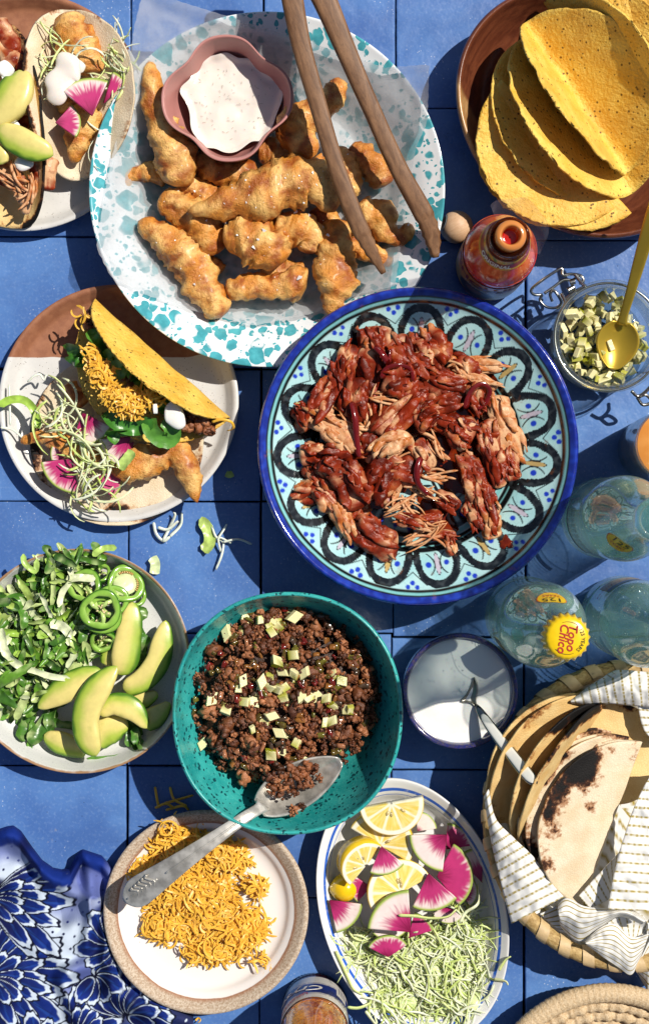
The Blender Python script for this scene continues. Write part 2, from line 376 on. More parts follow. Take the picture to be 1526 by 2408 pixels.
# ---- Moroccan plate, hand-painted pattern as glaze colours on the mesh
def moroccan():
    R = L(376, .062); cc = W(983, 1050, .062)
    key = [(1e-5, .030), (.03, .0302), (.058, .031), (.070, .0335), (.0755, .037), (.079, .0405), (.090, .046), (.104, .0535), (R*.93, .0590), (R*.965, .0625), (R*.985, .0632), (R, .0612)]
    top = catmull(np.array(key), 12); rr = np.concatenate([np.linspace(1e-5, R*.55, 34), np.linspace(R*.555, R*.995, 118), [R]])
    zz = np.interp(rr, top[:, 0], top[:, 1]); und = [(R-.001, .0595), (R*.95, .0545), (.104, .0480), (.086, .040), (.074, .031), (.066, .024), (.056, .022), (.052, .001), (.048, .001), (.046, .022), (1e-5, .0225)]
    prof = np.vstack([np.stack([rr, zz], 1), np.array(und)]); n = 744
    V, F = lathe(prof, n, (cc[0], cc[1]), wob(1.7, .003))
    rho = np.repeat(prof[:, 0]/R, n); th = np.tile(np.linspace(0, 2*PI, n, endpoint=False), len(prof))
    P3 = np.stack([np.cos(th)*rho, np.sin(th)*rho], 1); wv = pn(P3, 9, 2)*.006; wv2 = pn(P3, 14, 5)*.012
    AQ = lin('B4DADB'); AQ2 = lin('82C6C8'); BK = lin('16181B'); BL = lin('1A2A88'); DB = lin('1F3FC0'); OC = lin('C39A3A'); MV = lin('C3B3C4'); GR = lin('3B4144')
    C = mixc(AQ, lin('9CCFD3'), sstep(-.3, .5, pn(P3, 6, 9)))
    def paint(mask, col): nonlocal C; C = mixc(C, np.broadcast_to(col, C.shape), np.clip(mask, 0, 1)) if np.ndim(col) == 1 else C*(1-np.clip(mask, 0, 1)[:, None])+col*np.clip(mask, 0, 1)[:, None]
    def band(x, a, b, e=.004): return sstep(a-e, a+e, x)*sstep(b+e, b-e, x)
    r = rho + wv*.5
    paint(band(r, .905, .955), BK); paint(band(r, .922, .938), AQ2); paint(band(r, .948, 1.2), mixc(BL, lin('2440AE'), sstep(-.2, .4, pn(P3*np.array([1, 1]), 22, 4))))
    paint(band(r, .615, .672), BK); paint(band(r, .634, .641, .002), AQ2); paint(band(r, .545, .575), BK); paint(band(r, .583, .607), AQ2)
    # scallops
    NS = 15; cell = 2*PI/NS; ph = (th - math.radians(88) + cell/2) % (2*PI); k = np.floor(ph/cell).astype(int); a = (ph % cell) - cell/2
    x = a*rho*1.0; y = rho.copy()      # local plan in units of R, y radial
    hw = cell/2; t = np.linspace(-1, 1, 90); ar = t*hw*.985; rad = .66 + (.893-.66)*(1-np.abs(t)**2.3)**.62
    ax = ar*rad; ay = rad
    sel = (rho > .6) & (rho < .93); d = np.full(len(rho), 1.0)
    xs, ys = x[sel], y[sel]; dd = np.full(len(xs), 9.0)
    for i in range(len(ax)): dd = np.minimum(dd, np.hypot(xs-ax[i], ys-ay[i]))
    d[sel] = dd
    tone = mixc(BK, GR, sstep(-.1, .5, pn(P3, 30, 8)))
    inside = rho < np.interp(np.abs(a)/hw, np.abs(t[45:]), rad[45:])
    paint(((d+wv2 < .039) & inside | (d+wv2 < .012))*1.0*(sel), tone)
    # leaf, lines and dots in each arch
    lx, ly = x+wv*.6, y-.752
    leaf = (lx/.0165)**2 + (ly/.068)**2
    leafc = np.where((k % 2 == 0)[:, None], MV, OC)
    z = sel*1.0
    paint(sstep(1.25, .95, leaf)*z*.85, leafc); paint(sstep(.22, .02, np.abs(leaf-1.05))*z, BK)
    for s in (-1, 1):
        cur = np.abs(lx - s*(.012+.55*ly*ly/.068*1.0+.006)); paint(sstep(.0075, .003, cur)*z*(np.abs(ly) < .07), BK)
        dot = np.hypot(x-s*.058, y-.752); paint(sstep(.021, .014, dot+wv)*z, DB)
    # three dots in each spandrel
    b = np.where(a > 0, a-hw, a+hw); bx = b*rho
    for (ox, oy) in ((0, .862), (-.030, .889), (.030, .889)):
        paint(sstep(.017, .012, np.hypot(bx-ox, y-oy)+wv)*z, DB)
    line = np.abs(y - (.795+np.abs(bx)*.9)); paint(sstep(.006, .002, line)*z*(y < .88)*(~inside), BK)
    # well: hatched petals and dots
    w6 = ((th*6/PI) % 1)-.5; paint(sstep(.10, .05, np.abs(np.abs(w6)-.38))*band(rho, .2, .54), BK); paint((np.sin(rho*230) > .2)*band(rho, .30, .50)*(np.abs(w6) < .18), BK)
    dots = np.hypot((((th*18/PI) % 1)-.5)*.13, rho-.515); paint(sstep(.022, .015, dots), DB); paint(band(rho, 0, .16), BK); paint(band(rho, .05, .09), AQ2)
    kk = (len(prof)-len(und))*n; C[kk:] = lin('22307C')
    t = NT('painted_glaze'); cr = t.voro(160, 'DISTANCE_TO_EDGE'); col = t.mix(t.math('MULTIPLY', t.step(cr, .035, .0), .14), t.attr(), lin('4b5a58'))
    stain = t.math('MULTIPLY', t.step(t.noise(70, 4), .64, .72), .25); col = t.mix(stain, col, lin('9A5A22'))
    t.bump(t.noise(90, 3), .25, .0008)
    m = t.fin(col, .13, .5, coat=.5, coat_r=.05)
    return obj('painted_plate', V, F, m, origin=(cc[0], cc[1], 0), col=C, label='large blue-rimmed plate painted with black scallops and blue dots, holding pulled chicken', cat='plate')
MOROCCAN = moroccan(); mc = np.array(MOROCCAN.location)
def zmor(x, y): return np.interp(np.hypot(x-mc[0], y-mc[1]), [0, .058, .070, .079, .090, .104, .12], [.030, .031, .0335, .0405, .046, .0535, .062])

# ---- salad plate
def m_rimmed(name, white, rim, r0, r1, sy=1.0, rough=.2, speck=.3):
    t = NT(name); sx = t.n('ShaderNodeSeparateXYZ'); t.l(t.co, sx.inputs[0])
    z = sx.outputs[2]; f = t.step(t.math('ADD', z, t.math('MULTIPLY_ADD', t.noise(60, 3), .004, -.002)), r0, r1)
    w = t.mix(t.math('MULTIPLY', t.step(t.noise(900, 2), .55, .7), speck), white, lin('9A9A98'))
    t.bump(t.noise(120, 3), .12, .0006)
    return t.fin(t.mix(f, w, rim), rough, .5, coat=.2)
RS = L(266, .030)
prof = smooth_prof([(1e-5, .0065), (.05, .0065), (.068, .0078), (.076, .0125), (RS-.004, .024), (RS-.0022, .0288), (RS-.0008, .0302), (RS, .0292), (RS-.0012, .024), (.074, .0085), (.062, .002), (.05, .001), (1e-5, .001)], 5)
c = W(182, 1555, .030); V, F = lathe(prof, 128, (c[0], c[1]), wob(2.2, .006))
SALAD = obj('salad_plate', V, F, m_rimmed('white_glaze_tan_rim', lin('DCDDDA'), lin('A07B58'), .0288, .0302, rough=.3), origin=(c[0], c[1], 0), label='white rimmed plate with tan edge holding lettuce, avocado and jalapeno', cat='plate')
sc_ = c
def zsal(x, y): return np.interp(np.hypot(x-sc_[0], y-sc_[1]), [0, .05, .068, .076, .084], [.0065, .0065, .0078, .0125, .028])

# ---- cheese plate: sandy unglazed rim, white glazed well
RC = L(241, .022); RI = L(207, .017)
prof = smooth_prof([(1e-5, .008), (.045, .008), (.058, .0095), (RI-.004, .0142), (RI, .0168), (RI+.0012, .0176), (RI+.005, .0205), (RC-.003, .0222), (RC-.0008, .0218), (RC, .020), (RC-.002, .016), (.062, .005), (.05, .001), (1e-5, .001)], 5)
def m_sand():
    t = NT('sandy_stoneware'); sx = t.n('ShaderNodeSeparateXYZ'); t.l(t.co, sx.inputs[0])
    r = t.math('SQRT', t.math('ADD', t.math('POWER', sx.outputs[0], 2), t.math('POWER', sx.outputs[1], 2)))
    rn = t.math('ADD', r, t.math('MULTIPLY_ADD', t.noise(70, 3), .0012, -.0006)); up = t.step(sx.outputs[2], .0075, .0079)
    f = t.step(rn, RI-.0003, RI+.0003)
    s = t.mix(t.step(t.noise(700, 4, .7), .35, .65), lin('A48B72'), lin('CFC0AC')); s = t.mix(t.math('MULTIPLY', t.step(t.voro(600), .2, .08), .6), s, lin('6E5644'))
    toast = t.math('MULTIPLY', t.step(rn, RI+.0035, RI), t.step(rn, RI-.0008, RI)); s = t.mix(t.math('MULTIPLY', toast, .75), s, lin('94582F'))
    sp = t.step(t.voro(85), .045, .03); w = t.mix(t.math('MULTIPLY', sp, .8), lin('E9E4DF'), lin('4a4038'))
    t.bump(t.math('MULTIPLY', t.noise(1300, 3), f), .5, .0007)
    return t.fin(t.mix(f, w, s), t.math('MULTIPLY_ADD', f, .55, .22), .5)
c = W(484.5, 2145, .021); V, F = lathe(prof, 128, (c[0], c[1]), wob(.2, .004)); cp_ = c
CHEESEPLATE = obj('cheese_plate', V, F, m_sand(), origin=(c[0], c[1], 0), label='white plate with wide sandy unglazed rim holding shredded cheese', cat='plate')
def zche(x, y): return np.interp(np.hypot(x-cp_[0], y-cp_[1]), [0, .045, .058, RI], [.008, .008, .0095, .0165])

# ---- oval platter with blue lines
OVR = math.radians(-90+17.7); oc = W(970, 2140, .026); OA, OB = L(318, .026), L(215.6, .026)
def m_oval():
    t = NT('white_ironstone_blue_lines'); rot = t.n('ShaderNodeMapping'); rot.vector_type = 'TEXTURE'; rot.inputs['Rotation'].default_value = (0, 0, OVR); rot.inputs['Scale'].default_value = (OA, OB, 1); t.l(t.co, rot.inputs[0])
    sx = t.n('ShaderNodeSeparateXYZ'); t.l(rot.outputs[0], sx.inputs[0])
    r = t.math('SQRT', t.math('ADD', t.math('POWER', sx.outputs[0], 2), t.math('POWER', sx.outputs[1], 2)))
    rn = t.math('ADD', r, t.math('MULTIPLY_ADD', t.noise(60, 3), .008, -.004))
    b1 = t.math('MULTIPLY', t.step(rn, .893, .899), t.step(rn, .926, .918)); b2 = t.math('MULTIPLY', t.step(rn, .862, .865), t.step(rn, .872, .869))
    up = t.step(sx.outputs[2], .012, .013); n = t.step(t.noise(240, 3), .25, .5)
    f = t.math('MULTIPLY', t.math('MULTIPLY', t.math('MAXIMUM', b1, t.math('MULTIPLY', b2, .75)), up), t.math('MULTIPLY_ADD', n, .3, .7))
    t.bump(t.noise(70, 2), .1, .0006)
    return t.fin(t.mix(f, lin('E6E6E4'), lin('2C62C4')), .13, .5, coat=.3, coat_r=.05)
prof = smooth_prof([(1e-5, .006), (.55, .006), (.72, .0068), (.80, .010), (.87, .0185), (.94, .0235), (.985, .0262), (.998, .0258), (1.0, .0245), (.985, .0232), (.87, .0155), (.79, .006), (.7, .0012), (1e-5, .001)], 5)
V, F = lathe(prof, 144, (oc[0], oc[1]), ell(OA, OB, OVR))
OVAL = obj('oval_platter', V, F, m_oval(), origin=(oc[0], oc[1], 0), label='oval white platter with blue painted lines holding lemon, radish and cabbage', cat='platter')

# ---- teal bowl
HB = .070; bc = W(676, 1678, HB); BA, BB = L(271, HB), L(286, HB)
def bshape(th, r):
    k = 1/( (np.abs(np.cos(th))**2.15 + np.abs(np.sin(th))**2.15)**(1/2.15) ); return r*BA*k*np.cos(th), r*BB*k*np.sin(th)
prof = smooth_prof([(1e-5, .008), (.40, .0085), (.60, .0125), (.75, .0235), (.87, .042), (.94, .059), (.963, .068), (.975, .0702), (.992, .0698), (1.0, .0675), (.985, .058), (.93, .042), (.82, .023), (.66, .008), (.5, .002), (.46, .001), (1e-5, .001)], 6)
def m_speckle():
    t = NT('speckled_teal_glaze'); v = t.n('ShaderNodeTexVoronoi'); v.inputs['Scale'].default_value = 290
    w = t.n('ShaderNodeTexNoise'); w.inputs['Scale'].default_value = 150; t.l(t.co, w.inputs['Vector']); vm = t.n('ShaderNodeVectorMath', operation='MULTIPLY_ADD'); t.l(w.outputs['Color'], vm.inputs[0]); vm.inputs[1].default_value = (.006,)*3; t.l(t.co, vm.inputs[2]); t.l(vm.outputs[0], v.inputs['Vector'])
    sep = t.n('ShaderNodeSeparateColor'); t.l(v.outputs['Color'], sep.inputs[0]); d = t.math('SUBTRACT', t.math('MULTIPLY_ADD', sep.outputs[0], .62, -.06), v.outputs['Distance'])
    f = t.step(d, 0, .12); a = t.mix(t.step(t.noise(50, 4), .3, .7), lin('1E8F8E'), lin('3BB0AA')); a = t.mix(t.math('MULTIPLY', t.step(t.noise(700, 2), .5, .7), .3), a, lin('6FCBC0'))
    oil = t.math('MULTIPLY', t.step(t.noise(45, 5), .6, .72), .35); a = t.mix(t.math('MULTIPLY', f, .9), a, lin('0C3844')); a = t.mix(oil, a, lin('37502c'))
    t.bump(t.math('SUBTRACT', t.noise(200, 3), f), .25, .0006); return t.fin(a, .30, .5)
V, F = lathe(prof, 144, (bc[0], bc[1]), bshape)
BOWL = obj('teal_bowl', V, F, m_speckle(), origin=(bc[0], bc[1], 0), label='deep turquoise speckled bowl holding cooked ground beef', cat='bowl')

# ---- sour cream bowl
HS = .046; dc = W(1082, 1626, HS); RD = L(136.5, HS)
prof = smooth_prof([(1e-5, .005), (.022, .005), (.032, .010), (RD-.0056, .027), (RD-.0046, .040), (RD-.0034, .0452), (RD-.0016, .0465), (RD-.0003, .0452), (RD-.0003, .036), (RD-.006, .015), (.026, .003), (.02, .001), (1e-5, .001)], 6)
def m_navy():
    t = NT('navy_reactive_glaze'); sx = t.n('ShaderNodeSeparateXYZ'); t.l(t.co, sx.inputs[0])
    r = t.math('SQRT', t.math('ADD', t.math('POWER', sx.outputs[0], 2), t.math('POWER', sx.outputs[1], 2)))
    blue = t.mix(t.step(t.noise(420, 4, .7), .42, .6), lin('20256A'), lin('3D3A50')); blue = t.mix(t.math('MULTIPLY', t.step(t.noise(900, 2), .55, .65), .6), blue, lin('6A5560'))
    f = t.step(t.math('ADD', r, t.math('MULTIPLY', t.noise(200, 3), .001)), RD-.0044, RD-.0036)
    return t.fin(t.mix(f, lin('9EA6BC'), blue), .15, .5, coat=.5, coat_r=.05)
V, F = lathe(prof, 96, (dc[0], dc[1])); CREAMBOWL = obj('navy_bowl', V, F, m_navy(), origin=(dc[0], dc[1], 0), label='small navy glazed bowl filled with sour cream', cat='bowl')

# ---- pink lobed bowl
PB = W(535, 231, .058); PR = L(143, .058)
def lobes(th, r):
    k = 1 + (.085*np.cos(4*(th-math.radians(4)))+.018*np.cos(8*(th-math.radians(4))+PI))*np.clip((r/PR), 0, 1.2) + .02*np.cos(2*th); return r*k*np.cos(th), r*k*np.sin(th)
prof = smooth_prof([(1e-5, .018), (.018, .018), (.028, .022), (.036, .034), (.0405, .049), (PR-.0022, .0575), (PR-.0008, .0588), (PR, .0578), (PR-.0012, .052), (.041, .038), (.034, .022), (.027, .0135), (.018, .012), (1e-5, .012)], 6)
V, F = lathe(prof, 128, (PB[0], PB[1]), lobes)
PINK = obj('lobed_bowl', V, F, basic('matte_pink_glaze', lin('B97F78'), .38, var=.06, vs=40, bump=.1, bs=900), origin=(PB[0], PB[1], .012), label='dusty pink four-lobed bowl of dill sauce on the enamel platter', cat='bowl')

# ---- wooden bowl for the taco shells
WC = W(1375, 262, .045); WA, WB = L(326, .045), L(272, .045); WROT = math.radians(-42)
prof = smooth_prof([(1e-5, .008), (.5, .0085), (.72, .012), (.84, .022), (.925, .037), (.958, .0445), (.975, .0462), (.992, .0452), (1.0, .042), (.975, .030), (.87, .010), (.7, .001), (1e-5, .001)], 6)
def m_wood(name, a, b, c, rotz_, sc=(9, 60, 60), ring=3.0, rough=.3, sap=None, coat=.15):
    t = NT(name); mp = t.n('ShaderNodeMapping', vector_type='TEXTURE'); mp.inputs['Rotation'].default_value = (0, 0, rotz_); mp.inputs['Scale'].default_value = tuple(1/v for v in sc); t.l(t.co, mp.inputs[0]); co = mp.outputs[0]
    n1 = t.noise(ring, 5, .6, .6, co=co); n2 = t.noise(ring*9, 3, .6, co=co)
    g = t.mix(t.step(n1, .3, .7), a, b); g = t.mix(t.math('MULTIPLY', t.step(n2, .5, .7), .45), g, c)
    if sap is not None:
        s2 = t.n('ShaderNodeSeparateXYZ'); t.l(t.co, s2.inputs[0]); d = t.math('ADD', t.math('MULTIPLY', s2.outputs[0], sap[0]), t.math('MULTIPLY', s2.outputs[1], sap[1]))
        d = t.math('ADD', d, t.math('MULTIPLY_ADD', t.noise(18, 3), .02, -.01)); f = t.step(d, sap[2], sap[2]+.004); g = t.mix(f, g, t.mix(t.step(n1, .3, .7), lin('C69B66'), lin('A97A4A')))
    t.bump(n2, .2, .0005); return t.fin(g, rough, .5, coat=coat, coat_r=.15)
V, F = lathe(prof, 144, (WC[0], WC[1]), ell(WA, WB, WROT))
WOODBOWL = obj('wooden_bowl', V, F, m_wood('acacia_wood', lin('5A2C1C'), lin('7B442B'), lin('3A1A11'), .9, sap=(-.86, -.52, .066)), origin=(WC[0], WC[1], 0), label='dark brown wooden bowl with pale sapwood streak holding taco shells', cat='bowl')
# ================================================================== shared foods
def batter_mat():
    t = NT('fried_batter'); c = t.attr()
    c = t.mix(t.math('MULTIPLY', t.step(t.noise(330, 4, .65), .50, .66), .5), c, lin('A65A1C'))
    gr = t.math('MULTIPLY', t.step(t.voro(620), .22, .12), t.step(t.noise(130, 2), .48, .58)); c = t.mix(t.math('MULTIPLY', gr, .7), c, lin('F0C04A'))
    h = t.math('ADD', t.math('ADD', t.math('MULTIPLY', t.noise(380, 4), .8), t.math('MULTIPLY', t.noise(1100, 3), .45)), t.math('MULTIPLY', gr, .5)); t.bump(h, .9, .0017)
    return t.fin(c, .38, .5, coat=.12, coat_r=.25)
M_BAT = batter_mat()
BAT_L, BAT_M, BAT_D = lin('F3C070'), lin('DC9036'), lin('9C4A12')
def fried(pts, hw, z, seed, flat=.8, bend=None, dark=0.0, zoom='B', nr=46, ns=28, lump=1.0):
    """battered strip: pts in zoom plan units, half widths likewise, z = height of its axis (scalar or per point)"""
    zz = np.broadcast_to(z, len(pts)); P = np.array([qW(zoom, a, b, k) for (a, b), k in zip(pts, zz)])
    r = np.array([qL(zoom, w, k) for w, k in zip(hw, zz)])
    D = catmull(np.c_[P, r], 10); D = resample(D, nr); P, r = D[:, :3], D[:, 3].copy()
    s = np.linspace(0, 1, nr); e = np.clip(np.minimum(s, 1-s)/.07, 0, 1); r *= np.sqrt(1-(1-e)**2)*.97+.03
    T, N, B = frames(P); th = np.linspace(0, 2*PI, ns, endpoint=False)
    dirs = B[:, None]*np.cos(th)[None, :, None] + N[:, None]*(np.sin(th)*flat)[None, :, None]
    base = P[:, None] + dirs*r[:, None, None]
    nz = fbm(base, 55, seed, 2)*.46 + fbm(base, 130, seed+3, 2)*.20 + np.clip(pn(base, 170, seed+9), 0, 1)*.30
    rid = pn(np.c_[s*9, s*0+seed, s*0], 1, seed)*.14
    k = 1 + nz*lump + rid[:, None]
    fr = np.clip(np.abs(np.cos(th))[None]**3*pn(base, 260, seed+4)*.40, -.12, .35) + pn(base, 420, seed+6)*.10
    V = P[:, None] + dirs*(r[:, None]*(k+fr))[..., None]
    cn = fbm(base, 70, seed+11, 3)
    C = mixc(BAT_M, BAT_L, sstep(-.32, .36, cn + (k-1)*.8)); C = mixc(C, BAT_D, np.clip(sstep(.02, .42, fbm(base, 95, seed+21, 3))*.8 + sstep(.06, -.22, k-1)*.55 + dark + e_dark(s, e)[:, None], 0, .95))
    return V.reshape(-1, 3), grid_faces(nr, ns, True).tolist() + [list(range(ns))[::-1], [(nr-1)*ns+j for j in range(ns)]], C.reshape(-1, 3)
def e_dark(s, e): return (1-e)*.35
def fish(label, *a, group='fried fish strips on the enamel platter', **kw):
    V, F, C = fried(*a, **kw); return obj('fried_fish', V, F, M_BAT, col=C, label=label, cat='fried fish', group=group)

# ------------------------------------------------------------------ wax paper under the fish
def wax():
    pts = [(338, -22), (430, 6), (655, 76), (905, 160), (1008, 152), (1006, 230), (1002, 292), (978, 345), (962, 425), (940, 590), (928, 672), (850, 690), (740, 735), (600, 765), (455, 730), (330, 688), (262, 650), (228, 582), (243, 480), (262, 380), (293, 260), (304, 190), (307, 130), (318, 60)]
    Q = resample(np.array(pts+[pts[0]], float), 221)[:-1]; c0 = np.array([610., 400.]); nr = 60; out = []
    for i in range(nr):
        f = (i/(nr-1))**.9; p = c0 + (Q-c0)*f
        if i == nr-1: p = p + (np.arange(220) % 2)[:, None]*1.4*np.sign(p-c0)
        out.append(p)
    G = np.array(out); X = (G[..., 0]-CX)/S; Y = -(G[..., 1]-CY)/S
    Z = np.zeros_like(X)
    for it in range(3):
        k = (H-Z)/H; x, y = X*k, Y*k; r = np.hypot(x-pc[0], y-pc[1]); Z = zplat(x, y)
        Z = np.where(r > RP-.004, .0405 + (r-RP+.004)*.15 + np.clip((r-RP), 0, 1)*.35, Z)
        Pn = np.stack([x, y, x*0], -1)
        sm = np.stack([x, y], -1)
        Z = Z + .0022 + .0016*np.abs(pn(Pn, 42, 3)) + .0016*np.abs(pn(Pn, 95, 6)) + np.clip(.012-np.abs(r-.093)*1.0, 0, .01)*.35
        edge = sstep(.86, 1.0, np.linspace(0, 1, nr))[:, None]; Z = Z + edge*(.002+.004*np.clip(pn(Pn, 30, 8)+.2, 0, 1))
    k = (H-Z)/H; V = np.stack([X*k, Y*k, Z], -1).reshape(-1, 3)
    t = NT('waxed_paper'); t.t.nodes.remove(t.b)
    tr = t.n('ShaderNodeBsdfTransparent'); tr.inputs[0].default_value = (.93, .95, .97, 1); df = t.n('ShaderNodeBsdfDiffuse'); df.inputs[0].default_value = (.88, .89, .90, 1)
    tl = t.n('ShaderNodeBsdfTranslucent'); tl.inputs[0].default_value = (.80, .82, .85, 1); gl = t.n('ShaderNodeBsdfGlossy'); gl.inputs['Roughness'].default_value = .22
    a = t.n('ShaderNodeMixShader'); a.inputs[0].default_value = .45; t.l(df.outputs[0], a.inputs[1]); t.l(tl.outputs[0], a.inputs[2])
    b = t.n('ShaderNodeMixShader'); t.l(t.math('MULTIPLY_ADD', t.step(t.noise(55, 4), .35, .65), .24, .28), b.inputs[0]); t.l(tr.outputs[0], b.inputs[1]); t.l(a.outputs[0], b.inputs[2])
    fr = t.n('ShaderNodeFresnel'); fr.inputs[0].default_value = 1.4; c = t.n('ShaderNodeMixShader'); t.l(t.math('MULTIPLY', fr.outputs[0], .5), c.inputs[0]); t.l(b.outputs[0], c.inputs[1]); t.l(gl.outputs[0], c.inputs[2])
    t.l(c.outputs[0], t.out.inputs[0])
    obj('waxed_paper', V, grid_faces(nr, 220, True), t.m, label='translucent white waxed paper sheet lining the enamel platter under the fish', cat='paper')
wax()

# ------------------------------------------------------------------ the fried fish
FISH = [
 ('long fried fish strip upright at left, its thin tail pointing up beside pink bowl', [(178, 262), (188, 340), (205, 450), (245, 570), (285, 670), (300, 740), (290, 810)], [20, 38, 48, 62, 78, 72, 62], .040, 1),
 ('small pointed fried fish end sticking out at far left of the pile', [(62, 812), (105, 765), (180, 752), (260, 775)], [16, 30, 44, 48], .024, 2),
 ('brown fried fish strip just below the pink bowl, half hidden', [(370, 690), (450, 730), (560, 750), (650, 735)], [40, 62, 62, 40], .026, 3),
 ('largest fried fish strip lying across the middle on top of the pile', [(345, 915), (440, 905), (540, 880), (650, 840), (780, 800), (900, 790), (985, 920)], [18, 40, 78, 96, 98, 88, 40], .050, 4),
 ('fried fish strip bending down at left under the large middle one', [(225, 850), (310, 905), (390, 960), (440, 1040), (455, 1110)], [40, 66, 84, 62, 30], .032, 5),
 ('long fried fish strip at bottom left, running diagonally to the paper edge', [(130, 960), (215, 1010), (320, 1110), (400, 1210), (450, 1300), (490, 1380)], [26, 58, 80, 72, 68, 46], .030, 6),
 ('plump pale fried fish lump in the centre, dotted with large salt flakes', [(500, 1050), (590, 1030), (680, 1070), (750, 1150)], [40, 84, 96, 56], .043, 7),
 ('ragged fried fish chunk right of the plump centre lump', [(720, 990), (810, 1000), (870, 1040), (860, 1100)], [50, 72, 66, 40], .036, 8),
 ('fried fish strip standing on end at lower right, tip hanging past the paper', [(1000, 950), (990, 1050), (985, 1150), (990, 1240), (955, 1370)], [56, 72, 80, 82, 22], .036, 9),
 ('craggy fried fish strip along the bottom of the pile', [(510, 1270), (600, 1245), (700, 1250), (790, 1230), (860, 1250)], [38, 52, 50, 66, 62], .030, 10),
 ('fried fish curl at upper right with its tail passing under the tongs', [(1000, 335), (975, 420), (900, 480), (820, 530), (820, 600), (905, 670)], [34, 52, 62, 74, 76, 34], .042, 11),
 ('dark fried fish piece tucked below the right lobe of pink bowl', [(650, 660), (720, 660), (800, 690)], [46, 58, 48], .024, 12),
 ('fried fish strip lying under the left tong arm', [(985, 640), (1030, 720), (1045, 800), (1030, 860)], [36, 56, 58, 36], .032, 13),
 ('reddish brown fried fish piece between the two tong arms', [(1045, 640), (1100, 680), (1165, 740), (1200, 810)], [40, 58, 62, 44], .028, 14),
 ('hooked fried fish curl at far right between tong tips', [(1080, 890), (1140, 930), (1190, 930), (1205, 1000), (1265, 1025), (1320, 975)], [46, 58, 54, 52, 46, 24], .030, 15),
 ('thin fried fish end poking out beyond the left tong tip', [(1040, 1060), (1110, 1080), (1170, 1110), (1240, 1165)], [40, 48, 40, 18], .024, 16),
 ('dark scrap of fried fish in the gap at lower left of pile', [(430, 1120), (470, 1150), (500, 1175)], [26, 30, 20], .020, 17)]
FISH += [('fried fish end showing between the small left piece and the pile', [(300, 800), (380, 830), (470, 860)], [40, 56, 44], .026, 18), ('shaded fried fish under the large middle strip', [(520, 960), (640, 960), (760, 930)], [50, 60, 50], .024, 19), ('fried fish just right of the large middle strip, under the left arm', [(880, 700), (940, 760), (1000, 860)], [50, 66, 52], .030, 20),
 ('fried fish low at the bottom between two strips', [(660, 1170), (760, 1190), (860, 1180)], [42, 56, 44], .022, 21), ('fried fish low in the pile left of the tong tip', [(900, 900), (940, 980), (930, 1060)], [44, 60, 46], .026, 22), ('fried fish nub under the hooked curl', [(1060, 960), (1110, 1010), (1130, 1060)], [40, 46, 36], .022, 23)]
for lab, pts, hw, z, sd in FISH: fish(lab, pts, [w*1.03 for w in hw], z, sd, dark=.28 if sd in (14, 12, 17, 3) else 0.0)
# salt flakes on the fish
mb = MB()
def flake(p, s):
    n = random.randint(4, 6); th = np.sort(RNG.uniform(0, 2*PI, n)); r = s*RNG.uniform(.6, 1.1, n)
    A = np.stack([np.cos(th)*r, np.sin(th)*r, 0*r], 1); t = s*.22; R = rrot(.5)
    V = np.vstack([A, A+[0, 0, t]])@R.T + p
    return V, [list(range(n))[::-1], [n+i for i in range(n)]]+[[i, (i+1) % n, n+(i+1) % n, n+i] for i in range(n)]
SALT = [(680, 1000, 14), (635, 1075, 14), (800, 1050, 12), (955, 1020, 12), (830, 1205, 15), (810, 918, 13), (875, 930, 9), (425, 955, 9), (375, 830, 7), (910, 800, 10), (890, 750, 8), (710, 850, 7), (600, 880, 6), (490, 1050, 7), (1305, 975, 8), (375, 1232, 8), (315, 1080, 6), (850, 880, 6), (930, 985, 8), (560, 1020, 6), (610, 1030, 6), (650, 1040, 8), (505, 885, 6), (740, 800, 5), (640, 900, 6), (200, 1105, 10), (1125, 690, 5), (1040, 670, 5), (945, 560, 5), (510, 968, 5), (720, 900, 5), (780, 760, 5), (395, 1195, 6)]
def drop_z(x, y, default=.03):
    """height of the highest mesh already built under a plan point (used to lay small crumbs on food)"""
    return _cast(x, y, default)
from mathutils.bvhtree import BVHTree
_bvh = []
def bvh_add(o):
    me = o.data; M = loc_of(o); V = np.empty(len(me.vertices)*3); me.vertices.foreach_get('co', V); V = V.reshape(-1, 3)+M
    _bvh.append(BVHTree.FromPolygons(V.tolist(), [list(p.vertices) for p in me.polygons]))
def _cast(x, y, default):
    best = default
    for b in _bvh:
        h = b.ray_cast(Vector((x, y, .4)), Vector((0, 0, -1)))
        if h[0] is not None and h[0].z > best: best = h[0].z
    return best
def fish_objs(): return [o for o in COLL.objects if o.name.startswith('fried_fish') and o.parent is None]
for o in fish_objs(): bvh_add(o)
for (a, b, s) in SALT:
    p = qW('B', a, b, .06); p[2] = drop_z(p[0], p[1], .02)+.0002; p2 = qW('B', a, b, p[2]); p2[2] = p[2]; V, F = flake(p2, qL('B', s, .05)); mb.add(V, F)
for i in range(70):
    a, b = rnd(180, 1010), rnd(700, 1260); p = qW('B', a, b, .05); z = drop_z(p[0], p[1], 0)
    if z > .02: p[2] = z+.0002; V, F = flake(p, qL('B', rnd(2.5, 5), .05)); mb.add(V, F)
t = NT('salt_crystal'); mb.build('salt_flakes', t.fin((.92, .9, .88), .25, .5), smooth=False, kind='stuff', label='clear white salt flakes scattered over the fried fish', cat='salt')
_bvh.clear()

